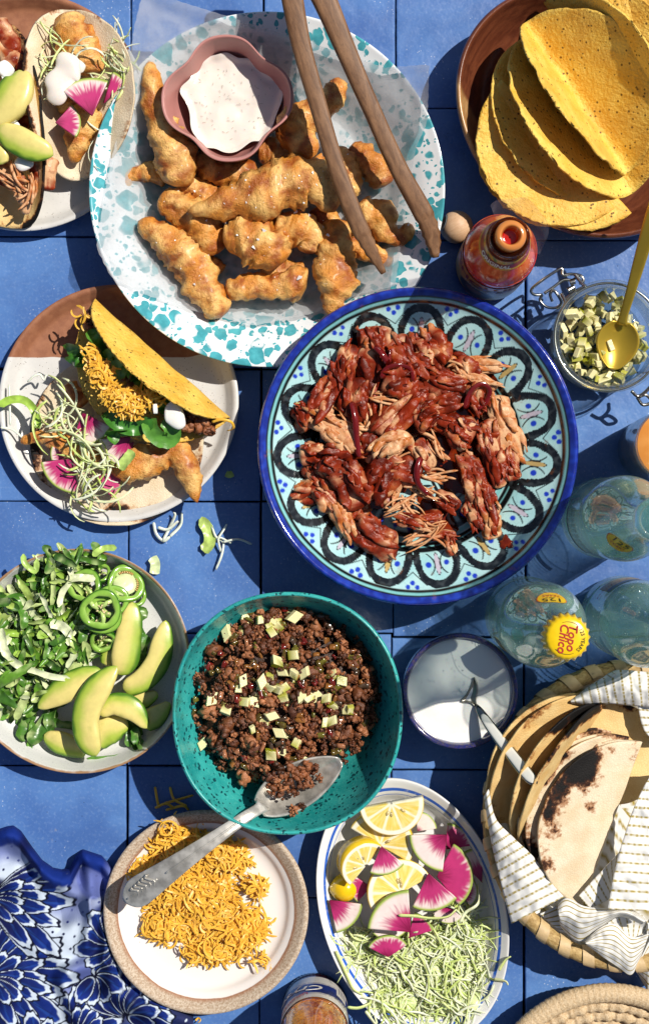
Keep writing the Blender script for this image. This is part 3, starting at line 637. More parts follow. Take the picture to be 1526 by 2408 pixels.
# ------------------------------------------------------------------ dill sauce in the pink bowl
def blob_surface(c, rfun, zfun, nr=26, n=120):
    th = np.linspace(0, 2*PI, n, endpoint=False); f = np.linspace(0.001, 1, nr)[:, None]; r = rfun(th)[None]*f
    x = c[0]+r*np.cos(th); y = c[1]+r*np.sin(th); z = zfun(x, y, f); return np.stack([x, y, z], -1).reshape(-1, 3), grid_faces(nr, n, True)
M_SAUCE = basic('dill_cream_sauce', lin('E9E0D6'), .22, var=.02, bump=.15, bs=160, bd=.0008, sss=.15, sss_r=.002)
cS = W(545, 240, .04)
V, F = blob_surface(cS, lambda th: L(112, .04)*(1+.05*np.sin(3*th+1)+.09*np.clip(np.sin(5*th-.4), 0, 1)**3+.04*np.sin(7*th)+.10*np.exp(-((th-2.35)/.12)**2)+.08*np.exp(-((th-.35)/.1)**2)),
    lambda x, y, f: .0365 + .0025*fbm(np.stack([x, y, 0*x], -1), 55, 3, 2) - .0008*f**6 + .0035*sstep(.8, 1, f)**2)
sauce = obj('dill_sauce', V, F, M_SAUCE, label='pale pink-white dill sauce pooled in the pink lobed bowl', cat='sauce')
mb = MB()
for i in range(90):
    a = rnd(0, 2*PI); r = L(102, .04)*math.sqrt(random.random()); x, y = cS[0]+r*math.cos(a), cS[1]+r*math.sin(a)
    z = .0374 + .0025*float(fbm(np.array([[x, y, 0]]), 55, 3, 2)[0]) - .0035*(r/L(112))**6; an = rnd(0, PI); l = rnd(.0004, .0012)
    P = np.array([[x-l*math.cos(an), y-l*math.sin(an), z], [x+rnd(-.0003, .0003), y+rnd(-.0003, .0003), z+.0003], [x+l*math.cos(an), y+l*math.sin(an), z]]); V, F = sweep(P, .00011, n=4); mb.add(V, F)
mb.build('dill_flecks', basic('dill_green', lin('7C8670'), .6), sauce)

# ------------------------------------------------------------------ wooden tongs
M_TONG = m_wood('worn_wood', lin('654328'), lin('8A6444'), lin('3A2516'), -1.22, sc=(14, 120, 120), ring=2.2, rough=.55, coat=0)
tc = W(760, -60, .11); tongs = thing('wooden_tongs', (tc[0], tc[1], .085), 'long worn wooden tongs with notched tips lying over the fried fish', 'tongs')
def arm(pts, hw, zs, notch):
    P = np.array([W(a, b, z) for (a, b), z in zip(pts, zs)]); D = resample(catmull(np.c_[P, [L(h, z) for h, z in zip(hw, zs)]], 10), 70); P, r = D[:, :3], D[:, 3]
    V, F = sweep(P, r, r*0+.0052, n=12, power=5)
    if notch:
        V = V.reshape(70, 12, 3)
        for i in range(60, 69):
            if i % 2: V[i] = V[i].mean(0) + (V[i]-V[i].mean(0))*.86
        V = V.reshape(-1, 3)
    obj('arm', V, F, M_TONG, tongs)
arm([(672, -130), (680, -60), (688, 0), (709, 108), (744, 233), (787, 379), (836, 514), (868, 580), (900, 640)], [25, 26, 26, 23, 21, 20, 21, 18, 7], [.092, .090, .088, .084, .079, .073, .066, .060, .053], True)
arm([(700, -130), (730, -60), (763, 0), (809, 108), (863, 233), (934, 390), (996, 504), (1016, 560), (1022, 604)], [26, 28, 28, 24, 21, 21, 23, 20, 8], [.090, .088, .086, .082, .076, .066, .056, .050, .046], True)
V, F = sweep(np.array([W(655, -138, .090), W(690, -142, .092), W(725, -136, .090)]), .010, .0075, n=12, power=4); obj('hinge_block', V, F, M_TONG, tongs)

# ================================================================== folded discs: taco shells and tortillas
def folded(A, B, R, f1, f2, rise=(0, 0), fold=.012, nu=33, ns=41, curl=.0, seed=0, noise=.0, zfold=None, side=1, bulge=0.0, k2=1.0):
    """disc of radius R folded along the axis A->B (world points); the leaves leave the axis at angles f1, f2 (deg; 0 = level to the
    left of A->B when side=1, 90 = up). Returns grid [ns,nu,3], plan radius fraction and leaf id."""
    A, B = np.array(A, float), np.array(B, float); c = (A+B)/2; ax = (B-A)/np.linalg.norm(B-A)
    left = np.cross([0, 0, 1.], ax)*side; left /= np.linalg.norm(left); up = np.cross(ax, left)*side; up = up if up[2] > 0 else -up
    s = np.sin(np.linspace(-1, 1, ns)*PI/2*.93)/math.sin(PI/2*.93)*R*.992; tt = np.linspace(-1, 1, nu)
    d1 = math.radians(f1); d2 = math.radians(f2)
    G = np.zeros((ns, nu, 3)); rf = np.zeros((ns, nu))
    for i, sv_ in enumerate(s):
        d = d1 if sv_ > 0 else d2; a = abs(sv_)*(k2 if sv_ < 0 else 1.0)
        if a >= fold: p = np.array([math.cos(d), math.sin(d)])*(a)
        else:
            t = (math.copysign(a, sv_)/fold+1)/2; e1 = np.array([math.cos(d1), math.sin(d1)])*fold; e2 = np.array([math.cos(d2), math.sin(d2)])*fold; p = e2*(1-t)**2 + e1*t**2
        nrm = np.array([-math.sin(d), math.cos(d)])*(1 if sv_ > 0 else -1); p = p + nrm*(-curl*(a/R)**2 + bulge*math.sin(PI*min(a/R, 1)))*R
        hu = math.sqrt(max(R*R-sv_*sv_, 1e-8)); u = tt*hu
        G[i] = c + np.outer(u, ax) + left*p[0] + up*p[1]
        rf[i] = np.sqrt(u*u+sv_*sv_)/R
    if noise: G = G + pn(G, 38, seed)[..., None]*np.array([.4, .4, 1.])*noise + pn(G, 85, seed+2)[..., None]*np.array([.3, .3, .6])*noise*.5
    return G, rf, np.repeat(s[:, None], nu, 1)
def shell_mat():
    t = NT('fried_corn_shell'); c = t.mix(t.step(t.noise(46, 4), .3, .72), lin('EAB440'), lin('F8D468'))
    c = t.mix(t.math('MULTIPLY', t.step(t.noise(520, 3, .7), .5, .66), .35), c, lin('EBCB72')); c = t.mix(t.math('MULTIPLY', t.step(t.noise(26, 4), .48, .68), .42), c, lin('C8821E'))
    sp = t.math('MULTIPLY', t.step(t.voro(230), .26, .14), t.step(t.noise(90, 2), .42, .50)); c = t.mix(t.math('MULTIPLY', sp, .85), c, lin('4A2A10'))
    t.bump(t.math('ADD', t.noise(420, 4), t.math('MULTIPLY', t.noise(110, 2), .6)), .8, .0018); return t.fin(c, .5, .4)
M_SHELL = shell_mat()
def shell(label, a, b, zoom, za, zb, f1, f2, Rk=1.0, side=1, seed=0, group='corn taco shells in the wooden bowl', fold=.010, curl=.04, cat='taco shell', parent=None, name='taco_shell', mat=None):
    A, B = qW(zoom, *a, za), qW(zoom, *b, zb); R = np.linalg.norm(B-A)/2*Rk
    G, rf, s = folded(A, B, R, f1, f2, fold=fold, curl=curl, seed=seed, noise=.0022, side=side, nu=45, ns=61)
    rough = sstep(.90, 1, rf)[..., None]*(pn(G, 420, seed)*.0008+pn(G, 90, seed+3)*.0016)[..., None] + (np.clip(pn(G, 95, seed+5)-.22, 0, 1)*.0035+pn(G, 210, seed+6)*.0004)[..., None]*np.array([.4, .4, 1.]); V, F = thick(G+rough, .0016)
    return obj(name, V, F, mat or M_SHELL, parent, label=label, cat=cat, group=group) if parent is None else obj(name, V, F, mat or M_SHELL, parent)
# left of A->B is to the upper right here because the axis runs down-right in plan (world y is up): side=+1
shell('upright open taco shell on top, dark inner face toward camera', (640, 175), (1365, 1225), 'C', .044, .040, 46, 114, seed=1, curl=.02)
shell('taco shell nested second from the top, bright inner leaf showing left of it', (640, 270), (1400, 1370), 'C', .038, .034, 42, 131, seed=2, curl=.02)
shell('taco shell nested third, thin bright crescent along the left', (590, 300), (1320, 1360), 'C', .033, .029, 38, 147, seed=3, curl=.02)
shell('taco shell lying flat at lower left, broad dark orange face', (520, 560), (1290, 1430), 'C', .056, .052, 190, 176, seed=4, Rk=1.04, fold=.006)
shell('taco shell just under the flat one, its rim showing at the bottom', (660, 640), (1420, 1500), 'C', .050, .048, 188, 174, seed=5, Rk=.98, fold=.006)
shell('taco shell at far upper left, mostly in shadow against the wood', (470, 330), (1000, 1000), 'C', .030, .026, 180, 172, seed=6, Rk=.75, fold=.006)
shell('taco shell leaning behind the open one at right', (770, 60), (1490, 1190), 'C', .036, .032, 40, 62, seed=7, Rk=1.04)
shell('taco shell at the top right corner lying face up', (900, 20), (1640, 760), 'C', .060, .056, 22, 8, seed=8, Rk=1.0)
shell('taco shell at right frame edge low in the bowl', (1180, 420), (1640, 1150), 'C', .028, .026, 12, 20, seed=9, Rk=1.0)
# ================================================================== soft tortillas
def tort_mat(name, a, b, cell='C08A48'):
    t = NT(name); c = t.mix(t.step(t.noise(60, 4), .3, .7), a, b); e = t.voro(520, 'DISTANCE_TO_EDGE'); c = t.mix(t.math('MULTIPLY', t.step(e, .12, .0), .16), c, lin(cell))
    ch = t.n('ShaderNodeAttribute', attribute_name='Col'); sp = t.n('ShaderNodeSeparateColor'); t.l(ch.outputs['Color'], sp.inputs[0]); k = sp.outputs[0]
    n = t.math('ADD', t.math('MULTIPLY', t.noise(75, 5, .65), .65), t.math('MULTIPLY', t.noise(260, 3, .6), .45)); v = t.math('ADD', k, n)
    c = t.mix(t.math('MULTIPLY', t.step(v, .76, .88), .8), c, lin('9A5A22')); c = t.mix(t.step(v, .86, .95), c, lin('3A1C0C')); c = t.mix(t.step(v, .94, 1.04), c, lin('100D0C'))
    t.bump(t.math('ADD', t.step(e, .0, .25), t.noise(120, 3)), .3, .0005); return t.fin(c, .7, .3)
M_TORT = tort_mat('white_corn_tortilla', lin('DAC6A4'), lin('E6D7BC')); M_TORTY = tort_mat('yellow_corn_tortilla', lin('DAB271'), lin('E6C88C'))
def tort(name, G, rf, seed, mat, label, edge=.25, spots=.2, side_bias=None, group=None, parent=None, t=.0017, cat='tortilla'):
    """char strength is stored per vertex: more along the edge and in patches"""
    P = G.reshape(-1, 3); k = edge*sstep(.78, 1.0, rf.reshape(-1))*sstep(-.35, .35, pn(P, 26, seed)) + spots*sstep(.05, .4, fbm(P, 34, seed+3, 2))
    if side_bias is not None: k = k + side_bias.reshape(-1)
    V, F = thick(G, t); C = np.repeat(np.r_[k, k][:, None], 3, 1)
    return obj(name, V, F, mat, parent, col=C, label=label, cat=cat, group=group) if parent is None else obj(name, V, F, mat, parent, col=C)

# small ingredients shared by tacos and platters -------------------------------------------------
M_CHED = basic('cheddar', lin('FFBA42'), .42, var=.10, vs=160, sss=.35, sss_r=.004)
M_CABB = basic('cabbage', None, .35, var=.08, vs=200, sss=.3, sss_r=.003)
M_LETT = basic('lettuce', None, .32, var=.22, vs=170, bump=.4, bs=260, bd=.0008)
M_CREAM = basic('sour_cream', lin('F8F6F0'), .18, var=.01, bump=.05, bs=80, sss=.15, sss_r=.002)
M_VC = basic('cut_vegetable', None, .3, var=.05, vs=200, bump=.15, bs=500, bd=.0004)
def curl_path(p, l, curve, z_amp, n=7, ang=None):
    ang = rnd(0, 2*PI) if ang is None else ang; s = np.linspace(-.5, .5, n); th = ang + curve*s; d = np.stack([np.cos(th), np.sin(th), 0*s], 1)*l/n
    P = np.cumsum(d, 0); P -= P.mean(0); P[:, 2] += z_amp*np.sin(np.linspace(0, rnd(2, 5), n)+rnd(0, 6)); return P + p
def shreds(name, mat, spots, n, lw, ww, tt, curves, parent=None, colf=None, tilt=.5, npt=7, zf=None, pile=.01, label=None, cat=None, kind='stuff', zamp=(.2, .9), sm=False, mound=None, tw=1.2, **kw):
    """spots: list of (centre xyz, sx, sy, rot, weight)"""
    mb = MB()
    if mound: mound(mb)
    wts = np.array([s[4] for s in spots], float); wts /= wts.sum(); pick = RNG.choice(len(spots), n, p=wts)
    for i in pick:
        c, sx, sy, ro, _ = spots[i]
        while True:
            u, v = rnd(-1, 1), rnd(-1, 1)
            if u*u+v*v < 1: break
        x = c[0] + u*sx*math.cos(ro)-v*sy*math.sin(ro); y = c[1] + u*sx*math.sin(ro)+v*sy*math.cos(ro)
        hgt = pile*(1-(u*u+v*v))**.7; l = rnd(*lw); z = (zf(x, y) if zf else c[2]) + hgt*rnd(.05, 1.0)**.6 + tt
        P = curl_path(np.array([x, y, z]), l, rnd(*curves)*random.choice((-1, 1)), l*.12*rnd(*zamp), npt)
        P = (P-P.mean(0))@(rotx(rnd(-tilt, tilt))@roty(rnd(-tilt, tilt))).T + [x, y, z]
        if zf: P[:, 2] = np.maximum(P[:, 2], zf(P[:, 0], P[:, 1])+tt)
        w = rnd(*ww)*np.r_[.45, np.ones(npt-2), .45]; V, F = ribbon(P, w, tt, up=(rnd(-1, 1)*tilt*1.6, rnd(-1, 1)*tilt*1.6, 1), twist=rnd(-tw, tw))
        mb.add(V, F, None if colf is None else colf())
    return mb.build(name, mat, parent, smooth=sm, label=label, cat=cat, kind=kind if parent is None else None, **kw)
CAB = [lin('E8EEB4'), lin('DAE694'), lin('F1F3D2'), lin('C8DA7C'), lin('EBEFC0')]
def cabc(): return random.choice(CAB)*rnd(.85, 1.0)
LET = [lin('689A30'), lin('4E8026'), lin('98BC4A'), lin('C6D88C'), lin('4C7E26'), lin('426E26'), lin('B2CC68'), lin('D6E0B0')]
def letc(): return random.choice(LET)*rnd(.75, 1.05)
# radish wedge: flat slice, tip at p, opening along angle a
RG, RW_, RP_, RPD = lin('A8B85A'), lin('EAD8D2'), lin('B8326E'), lin('7E1440')
def radish(label, tip, a, r, span, z, tilt=(0, 0), zoom='L', group=None, parent=None, t=.0024, seed=0, pink=.5):
    p = qW(zoom, *tip, z); R = qL(zoom, r, z); nr, na = 26, 34; f = np.linspace(.0, 1, nr); th = np.linspace(-span/2, span/2, na)+a
    F_, T_ = np.meshgrid(f, th, indexing='ij'); X = np.stack([F_*R*np.cos(T_), F_*R*np.sin(T_), 0*F_], -1)
    X[..., 2] += .0012*np.sin(T_*2+seed)*F_
    Q = X@(rotx(tilt[0])@roty(tilt[1])).T + p
    V, F = thick(Q, t); st = pn(np.stack([np.cos(T_)*14, np.sin(T_)*14, F_*1.6], -1), 1.6, seed)*.22 + pn(np.stack([np.cos(T_)*40, np.sin(T_)*40, F_*3], -1), 1.3, seed+3)*.22
    g = F_ + st*(.4+.8*sstep(.3, .8, F_)); C = mixc(RPD, RP_, sstep(.05, .5, F_+st)); C = mixc(C, RW_, sstep(pink, pink+.30, g)); C = mixc(C, RG, sstep(.90, .965, F_)); C = mixc(C, lin('7F9A3C'), sstep(.97, 1.0, F_))
    C = C.reshape(-1, 3); C = np.vstack([C, C])
    kw = dict(label=label, cat='radish', group=group) if parent is None else {}
    return obj('radish_slice', V, F, M_VC, parent, col=C, **kw)
# avocado slice: crescent
AV_Y, AV_G, AV_S = lin('DFCF7E'), lin('A4BA44'), lin('46741E')
def avocado(label, pts, hw, z, zoom, group, seed=0, flat=.75, rib=1.0, parent=None, zs=None, outer=1):
    zz = np.broadcast_to(z, len(pts)); P = np.array([qW(zoom, a, b, k) for (a, b), k in zip(pts, zz)]); r = [qL(zoom, w, k) for w, k in zip(hw, zz)]
    D = resample(catmull(np.c_[P, r], 10), 44); P, r = D[:, :3], D[:, 3]; s = np.linspace(0, 1, 44); e = np.clip(np.minimum(s, 1-s)/.1, 0, 1); r = r*np.sqrt(1-(1-e)**2)+.0002
    T, N, B = frames(P); n = 26; th = np.linspace(0, 2*PI, n, endpoint=False)
    cx = np.cos(th); sz = np.sin(th); wx = np.sign(cx)*np.abs(cx)**.85; wz = np.where(sz > 0, np.abs(sz)**.6*.62, -np.abs(sz)**.8*.9)
    wz = wz*(1-.35*outer*wx)       # thinner towards the skin side
    V = P[:, None] + B[:, None]*(r[:, None]*wx)[..., None] + N[:, None]*(np.maximum(r, .002)[:, None]*wz*flat)[..., None]
    side = outer*wx; g = np.repeat(side[None], 44, 0) + pn(V, 120, seed)*.25
    C = mixc(AV_Y, AV_G, sstep(-.1, .60, g)); C = mixc(C, AV_S, sstep(.64, .92, g)); C = mixc(C, AV_G, (1-e)[:, None]*.6); C = mixc(C, lin('9DAA4A'), sstep(.3, .55, pn(V, 200, seed+4))*.3)
    kw = dict(label=label, cat='avocado', group=group) if parent is None else {}
    return obj('avocado_slice', V.reshape(-1, 3), grid_faces(44, n, True).tolist()+[list(range(n))[::-1], [43*n+j for j in range(n)]], M_VC, parent, col=C.reshape(-1, 3), **kw)
# cream dollop
def dollop(label, pts, hw, z, zoom, seed=0, flat=.36, parent=None, mat=None, name='cream_dollop', cat='cream', lump=.6):
    zz = np.broadcast_to(z, len(pts)); P = np.array([qW(zoom, a, b, k) for (a, b), k in zip(pts, zz)]); r = [qL(zoom, w, k) for w, k in zip(hw, zz)]
    D = resample(catmull(np.c_[P, r], 8), 30); P, r = D[:, :3], D[:, 3]; s = np.linspace(0, 1, 30); e = np.clip(np.minimum(s, 1-s)/.18, 0, 1); r = r*np.sqrt(1-(1-e)**2)+.0002
    T, N, B = frames(P); n = 24; th = np.linspace(0, 2*PI, n, endpoint=False)
    V = P[:, None] + (B[:, None]*np.cos(th)[None, :, None] + N[:, None]*(np.sin(th)*flat)[None, :, None])*r[:, None, None]
    V = P[:, None] + (V-P[:, None])*(1+lump*pn(V, 70, seed))[..., None]
    kw = dict(label=label, cat=cat) if parent is None else {}
    return obj(name, V.reshape(-1, 3), grid_faces(30, n, True).tolist()+[list(range(n))[::-1], [29*n+j for j in range(n)]], mat or M_CREAM, parent, **kw)
# ================================================================== meat builders
CH_P, CH_T, CH_R, CH_D = lin('E0B286'), lin('B8682C'), lin('8C2406'), lin('400C03')
def meat_mat():
    t = NT('sauced_chicken'); c = t.attr(); f = t.step(t.noise(220, 4, .65), .5, .68); c = t.mix(t.math('MULTIPLY', f, .5), c, lin('861E05'))
    t.bump(t.math('ADD', t.noise(320, 4), t.math('MULTIPLY', t.noise(90, 2), .5)), .55, .0010); return t.fin(c, t.math('MULTIPLY_ADD', t.noise(130, 2), .45, .14), .24)
M_CHX = meat_mat()
def chunk_geo(p, l, w, ang, pale, seed, flat=.6, bend=.4, tilt=0.0):
    n, m = 26, 20; s = np.linspace(-.5, .5, n); th0 = ang + bend*s*rnd(-1, 1)*2; d = np.stack([np.cos(th0), np.sin(th0), math.tan(tilt)+0*s], 1)*l/n; P = np.cumsum(d, 0); P -= P.mean(0)
    P[:, 2] += l*.06*np.sin(s*5+seed); P += p
    e = np.clip((.5-np.abs(s))/.16, 0, 1); r = w/2*(.22+.78*np.sqrt(1-(1-e)**2))*(1+.3*pn(np.stack([s*4, s*0+seed, s*0], 1), 1, seed))
    T, N, B = frames(P); th = np.linspace(0, 2*PI, m, endpoint=False)
    fib = pn(np.stack([np.cos(th)*3.2, np.sin(th)*3.2, th*0+seed], 1), 1, seed)*.5 + pn(np.stack([np.cos(th)*7, np.sin(th)*7, th*0+seed], 1), 1, seed+2)*.28
    k = 1 + fib[None] + .45*pn(P[:, None]+(B[:, None]*np.cos(th)[None, :, None]+N[:, None]*np.sin(th)[None, :, None])*w*.5, 110, seed)
    V = P[:, None] + (B[:, None]*np.cos(th)[None, :, None] + N[:, None]*(np.sin(th)*flat)[None, :, None])*(r[:, None]*k)[..., None]
    g = fbm(V, 75, seed+5, 3); streak = pn(np.stack([np.cos(th)*5, np.sin(th)*5, th*0], 1), 1.2, seed+7)[None]+0*g
    C = mixc(CH_P, CH_T, sstep(-.2, .5, streak+g*.5)); red = sstep(pale-.62, pale-.12, g*.9+streak*.25); C = mixc(C, CH_R, red*.95); C = mixc(C, CH_D, sstep(pale-.18, pale+.35, g+.12)*.85)
    return V.reshape(-1, 3), grid_faces(n, m, True).tolist()+[list(range(m))[::-1], [(n-1)*m+j for j in range(m)]], C.reshape(-1, 3)
def torn_geo(p, l, w, ang, pale, seed, flat=.55, tilt=0.0):
    """torn meat: a ragged core with fibres lying along it, frayed at the ends"""
    mb = MB(); V, F, C = chunk_geo(p-[0, 0, .0012], l*.92, w*1.0, ang, pale, seed, flat*.85, .6, tilt); mb.add(V, F, C)
    d = np.array([math.cos(ang), math.sin(ang), math.tan(tilt)]); sd = np.array([-math.sin(ang), math.cos(ang), 0]); bend = rnd(-.9, .9)
    for i in range(9):
        u = rnd(-1, 1); off = sd*u*w*.44 + np.array([0, 0, 1])*w*flat*.46*math.sqrt(max(0, 1-u*u))*rnd(.75, 1.15) + d*rnd(-.16, .16)*l
        ll = l*rnd(.45, 1.0); P = curl_path(p+off, ll, bend+rnd(-.5, .5), rnd(0, .0022), 12, ang+rnd(-.22, .22)); P[:, 2] += (P-p)@d*math.tan(tilt)
        r = w*rnd(.09, .22)*np.interp(np.linspace(0, 1, 12), [0, .15, .5, .85, 1], [.25, .8, 1, .75, .2]); V, F = sweep(P, r*1.15, r*.5, n=8)
        V = V + (pn(V, 300, seed+i)*w*.20 + pn(V, 120, seed+i+3)*w*.16)[:, None]*np.array([.6, .6, 1]); g = fbm(V, 85, seed+9, 2)+.35*pn(V*np.array([1, 1, 1]), 40, seed+3); st = rnd(-.22, .22)
        C = mixc(CH_P, CH_T, sstep(-.35, .35, pn(V, 200, i)+st)); C = mixc(C, CH_R, sstep(pale-.72, pale-.15, g+st)*.96); C = mixc(C, CH_D, sstep(pale-.22, pale+.3, g+st)*.8); mb.add(V, F, C)
    return np.concatenate(mb.V), mb.F, np.concatenate(mb.C)
def shred_geo(p, l, w, ang, pale, seed, k=7):
    mb = MB()
    for i in range(k):
        q_ = p + np.array([rnd(-w, w)*.5, rnd(-w, w)*.5, rnd(0, .004)]); P = curl_path(q_, l*rnd(.6, 1), rnd(-1.8, 1.8), .002, 10, ang+rnd(-.35, .35)); r = rnd(.0006, .0014)*np.r_[.4, np.ones(8), .4]
        V, F = sweep(P, r, n=6); g = pn(V, 150, seed+i); mb.add(V, F, mixc(mixc(CH_P, CH_T, sstep(-.3, .4, pn(V, 260, i))), CH_R, sstep(pale-.5, pale+.1, g)))
    return np.concatenate(mb.V), mb.F, np.concatenate(mb.C)
# ------------------------------------------------------------------ pulled chicken on the painted plate
GCH = 'pieces of pulled chicken on the painted plate'
LCH = 'ragged piece of pulled chicken in dark red sauce on the painted plate'
CHK = [(450,420,230,95,100,.55),(580,330,200,130,80,.3),(690,390,240,120,60,.5),(820,340,200,130,60,.45),(1010,405,260,60,8,1.0),(1000,470,250,52,15,.95),(880,490,210,110,20,.12),(680,470,160,140,0,.2),
 (350,560,230,110,120,.35),(270,630,130,110,60,.15),(380,690,340,100,35,.95),(480,560,210,110,90,.1),(570,590,230,56,100,.7),(660,640,240,120,-40,.65),(790,640,130,90,-40,.45),(640,760,210,90,-30,.9),
 (900,660,250,90,20,.45),(940,710,140,100,50,.5),(1140,690,350,110,72,1.0),(1060,720,160,90,80,.4),(1080,830,270,80,70,.35),(300,800,130,100,0,.5),(320,890,150,70,45,.35),(270,960,180,90,-10,.7),
 (350,980,200,90,50,.55),(440,1080,210,80,60,.8),(420,850,190,130,30,.05),(470,940,230,140,60,.05),(600,890,260,170,-60,.2),(640,950,170,80,-70,.7),(580,1160,240,130,40,.15),(780,800,150,80,60,.6),
 (990,900,260,100,70,.3),(1040,1010,230,100,70,.6),(1075,1110,130,80,80,.8),(870,1150,120,45,0,.6),(900,1195,90,50,70,.55),(740,560,180,120,-20,.2),(560,430,220,110,80,.15),(760,430,160,110,70,.4),(860,580,180,80,-10,.2),(520,760,180,120,10,.15),(700,870,170,110,10,.35),(960,420,160,100,30,.2),(1010,560,150,80,70,.25),(880,1010,120,70,30,.2),(1000,1060,150,70,60,.4),(800,1080,150,60,-20,.3),(1150,850,150,90,80,.6),(420,470,150,90,60,.2),(730,1090,160,60,10,.5)]
def sector(x, y, cx, cy, r):
    d = math.hypot(x-cx, y-cy)
    if d < r: return 'near the middle'
    return ['at the right', 'at the lower right', 'at the bottom', 'at the lower left', 'at the left', 'at the upper left', 'at the top', 'at the upper right'][int(((math.degrees(math.atan2(y-cy, x-cx))+22.5) % 360)//45)]
def chk_label(x, y, l, pale): return f"{'long' if l > 215 else 'short'} {'pale' if pale > .75 else 'half-sauced' if pale > .38 else 'dark red'} piece of pulled chicken {sector(x, y, 700, 740, 170)} of the painted plate"
for i, (x, y, l, w, a, pale) in enumerate(CHK):
    rr = math.hypot(x-700, y-740)/520; z = .043 + .016*max(0, 1-rr**2) + rnd(-.004, .004); p = qW('E', x, y, z)
    V, F, C = torn_geo(p, qL('E', l, z), qL('E', w, z)*1.0, -math.radians(a), (pale if pale > .75 else pale*.45), 40+i, flat=rnd(.45, .65), tilt=rnd(-.15, .15))
    o = obj('chicken_piece', V, F, M_CHX, col=C, label=chk_label(x, y, l, pale), cat='chicken', group=GCH)
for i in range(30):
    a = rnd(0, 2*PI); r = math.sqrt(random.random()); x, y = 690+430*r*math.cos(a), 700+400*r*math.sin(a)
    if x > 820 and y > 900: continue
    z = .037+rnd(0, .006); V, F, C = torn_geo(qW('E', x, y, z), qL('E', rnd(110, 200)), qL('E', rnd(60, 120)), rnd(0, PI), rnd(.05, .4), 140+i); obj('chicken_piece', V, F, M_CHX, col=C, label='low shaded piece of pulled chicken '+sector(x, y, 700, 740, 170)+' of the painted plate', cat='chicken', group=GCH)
LCS = 'bundle of thin pale chicken shreds on the painted plate'
for i, (x, y, l, a, pale) in enumerate([(690, 1020, 260, -25, 1.0), (780, 960, 240, 25, 1.0), (740, 1060, 230, 40, .9), (830, 890, 180, 0, 1.0), (620, 560, 170, 0, .9), (780, 1150, 260, -15, .6), (480, 660, 240, 30, .8), (560, 640, 220, 100, .7), (450, 1090, 160, 70, 1.0), (1060, 1000, 200, 60, .8), (260, 950, 150, -10, .9), (330, 620, 160, 10, .7), (840, 760, 170, 60, .6), (1010, 1040, 170, 80, .7), (690, 800, 200, -40, .9), (960, 440, 200, 15, 1.0)]):
    z = .056 - .012*min(1, (math.hypot(x-700, y-740)/500)**2); V, F, C = shred_geo(qW('E', x, y, z), qL('E', l, z), qL('E', 50), -math.radians(a), pale, 200+i); obj('chicken_shreds', V, F, M_CHX, col=C, label='bundle of thin pale chicken shreds '+sector(x, y, 700, 740, 170)+' of the painted plate', cat='chicken', group='bundles of chicken shreds on the painted plate')
M_ON = basic('stewed_onion', lin('6A1210'), .12, var=.2, vs=150, coat=.5)
for i, (lab, pts, z) in enumerate([('dark red onion arc near the top of the pulled chicken', [(600, 470), (620, 430), (670, 415), (720, 430), (735, 480)], .063), ('long dark red onion strip hanging at the left middle of pulled chicken', [(470, 570), (485, 640), (490, 720), (500, 810)], .064), ('thin curved red onion strip near the centre right of pulled chicken', [(770, 810), (752, 870), (760, 930), (800, 975)], .062), ('red onion loop at upper right of pulled chicken', [(960, 600), (985, 530), (1030, 495), (1065, 520), (1050, 570), (1010, 600)], .058), ('crumpled red onion petal at the top of pulled chicken', [(570, 330), (600, 360), (630, 400), (640, 340)], .064)]):
    P = resample(catmull(np.array([qW('E', a, b, z) for a, b in pts]), 8), 26); P[:, 2] += .002*np.sin(np.linspace(0, 5, 26)); V, F = ribbon(P, qL('E', 26)*np.r_[.4, np.ones(24), .4], .0012, up=(.5, .3, 1), twist=.8); obj('onion_strip', V, F, M_ON, label=lab, cat='onion', group='stewed onion strips in the pulled chicken')
# pooled red sauce under the chicken
mb = MB()
for i, (x, y, r) in enumerate([(860, 760, 120), (560, 820, 190), (820, 1060, 80), (1130, 1180, 26), (560, 560, 190), (950, 620, 150), (930, 850, 110), (880, 1130, 40)]):
    c = qW('E', x, y, .034); V, F = blob_surface(c, lambda th, i=i, r=r: qL('E', r)*(1+.2*np.sin(3*th+i)+.12*np.sin(5*th+2*i)+.07*np.sin(9*th)), lambda x, y, f: zmor(x, y)+.0012*(1-f**4)+.0003, 10, 48); mb.add(V, F)
t = NT('red_chile_sauce'); mb.build('chile_sauce', t.fin(t.mix(t.step(t.noise(90, 3), .3, .7), lin('4E0F06'), lin('7E2A0C')), .1, .5), kind='stuff', label='pooled dark red sauce under the pulled chicken', cat='sauce')

# ================================================================== ground beef in the teal bowl
BF = [lin('88502E'), lin('985C38'), lin('623620'), lin('AE7048'), lin('704024'), lin('482610')]
def beef_mat():
    t = NT('ground_beef'); c = t.mix(t.math('MULTIPLY', t.step(t.noise(420, 4, .7), .45, .7), .55), t.attr(), lin('2A130B')); t.bump(t.noise(520, 4, .65), .8, .0012); return t.fin(c, t.math('MULTIPLY_ADD', t.noise(160, 2), .55, .15), .5)
M_BEEF = beef_mat()
M_VEGB = basic('stewed_pepper', None, .15, var=.2, vs=200, coat=.3)
def crumb(mb, p, s, seed, cols=BF, sub=2):
    V, F = ico(sub); A = V*(1+.7*pn(V, 1.4, seed)+.75*pn(V, 3.1, seed+1)+.5*pn(V, 5.5, seed+2))[:, None]*np.array([rnd(.8, 1.3), rnd(.7, 1), rnd(.6, .9)])*s; A = A@rrot(1.2).T; c = random.choice(cols)*rnd(.75, 1.15); mb.add(A+p, F, c*(1+.35*pn(V, 2.5, seed+4))[:, None])
bmc = qW('H', 715, 682, .05); RX, RY = qL('H', 565, .05), qL('H', 545, .05)
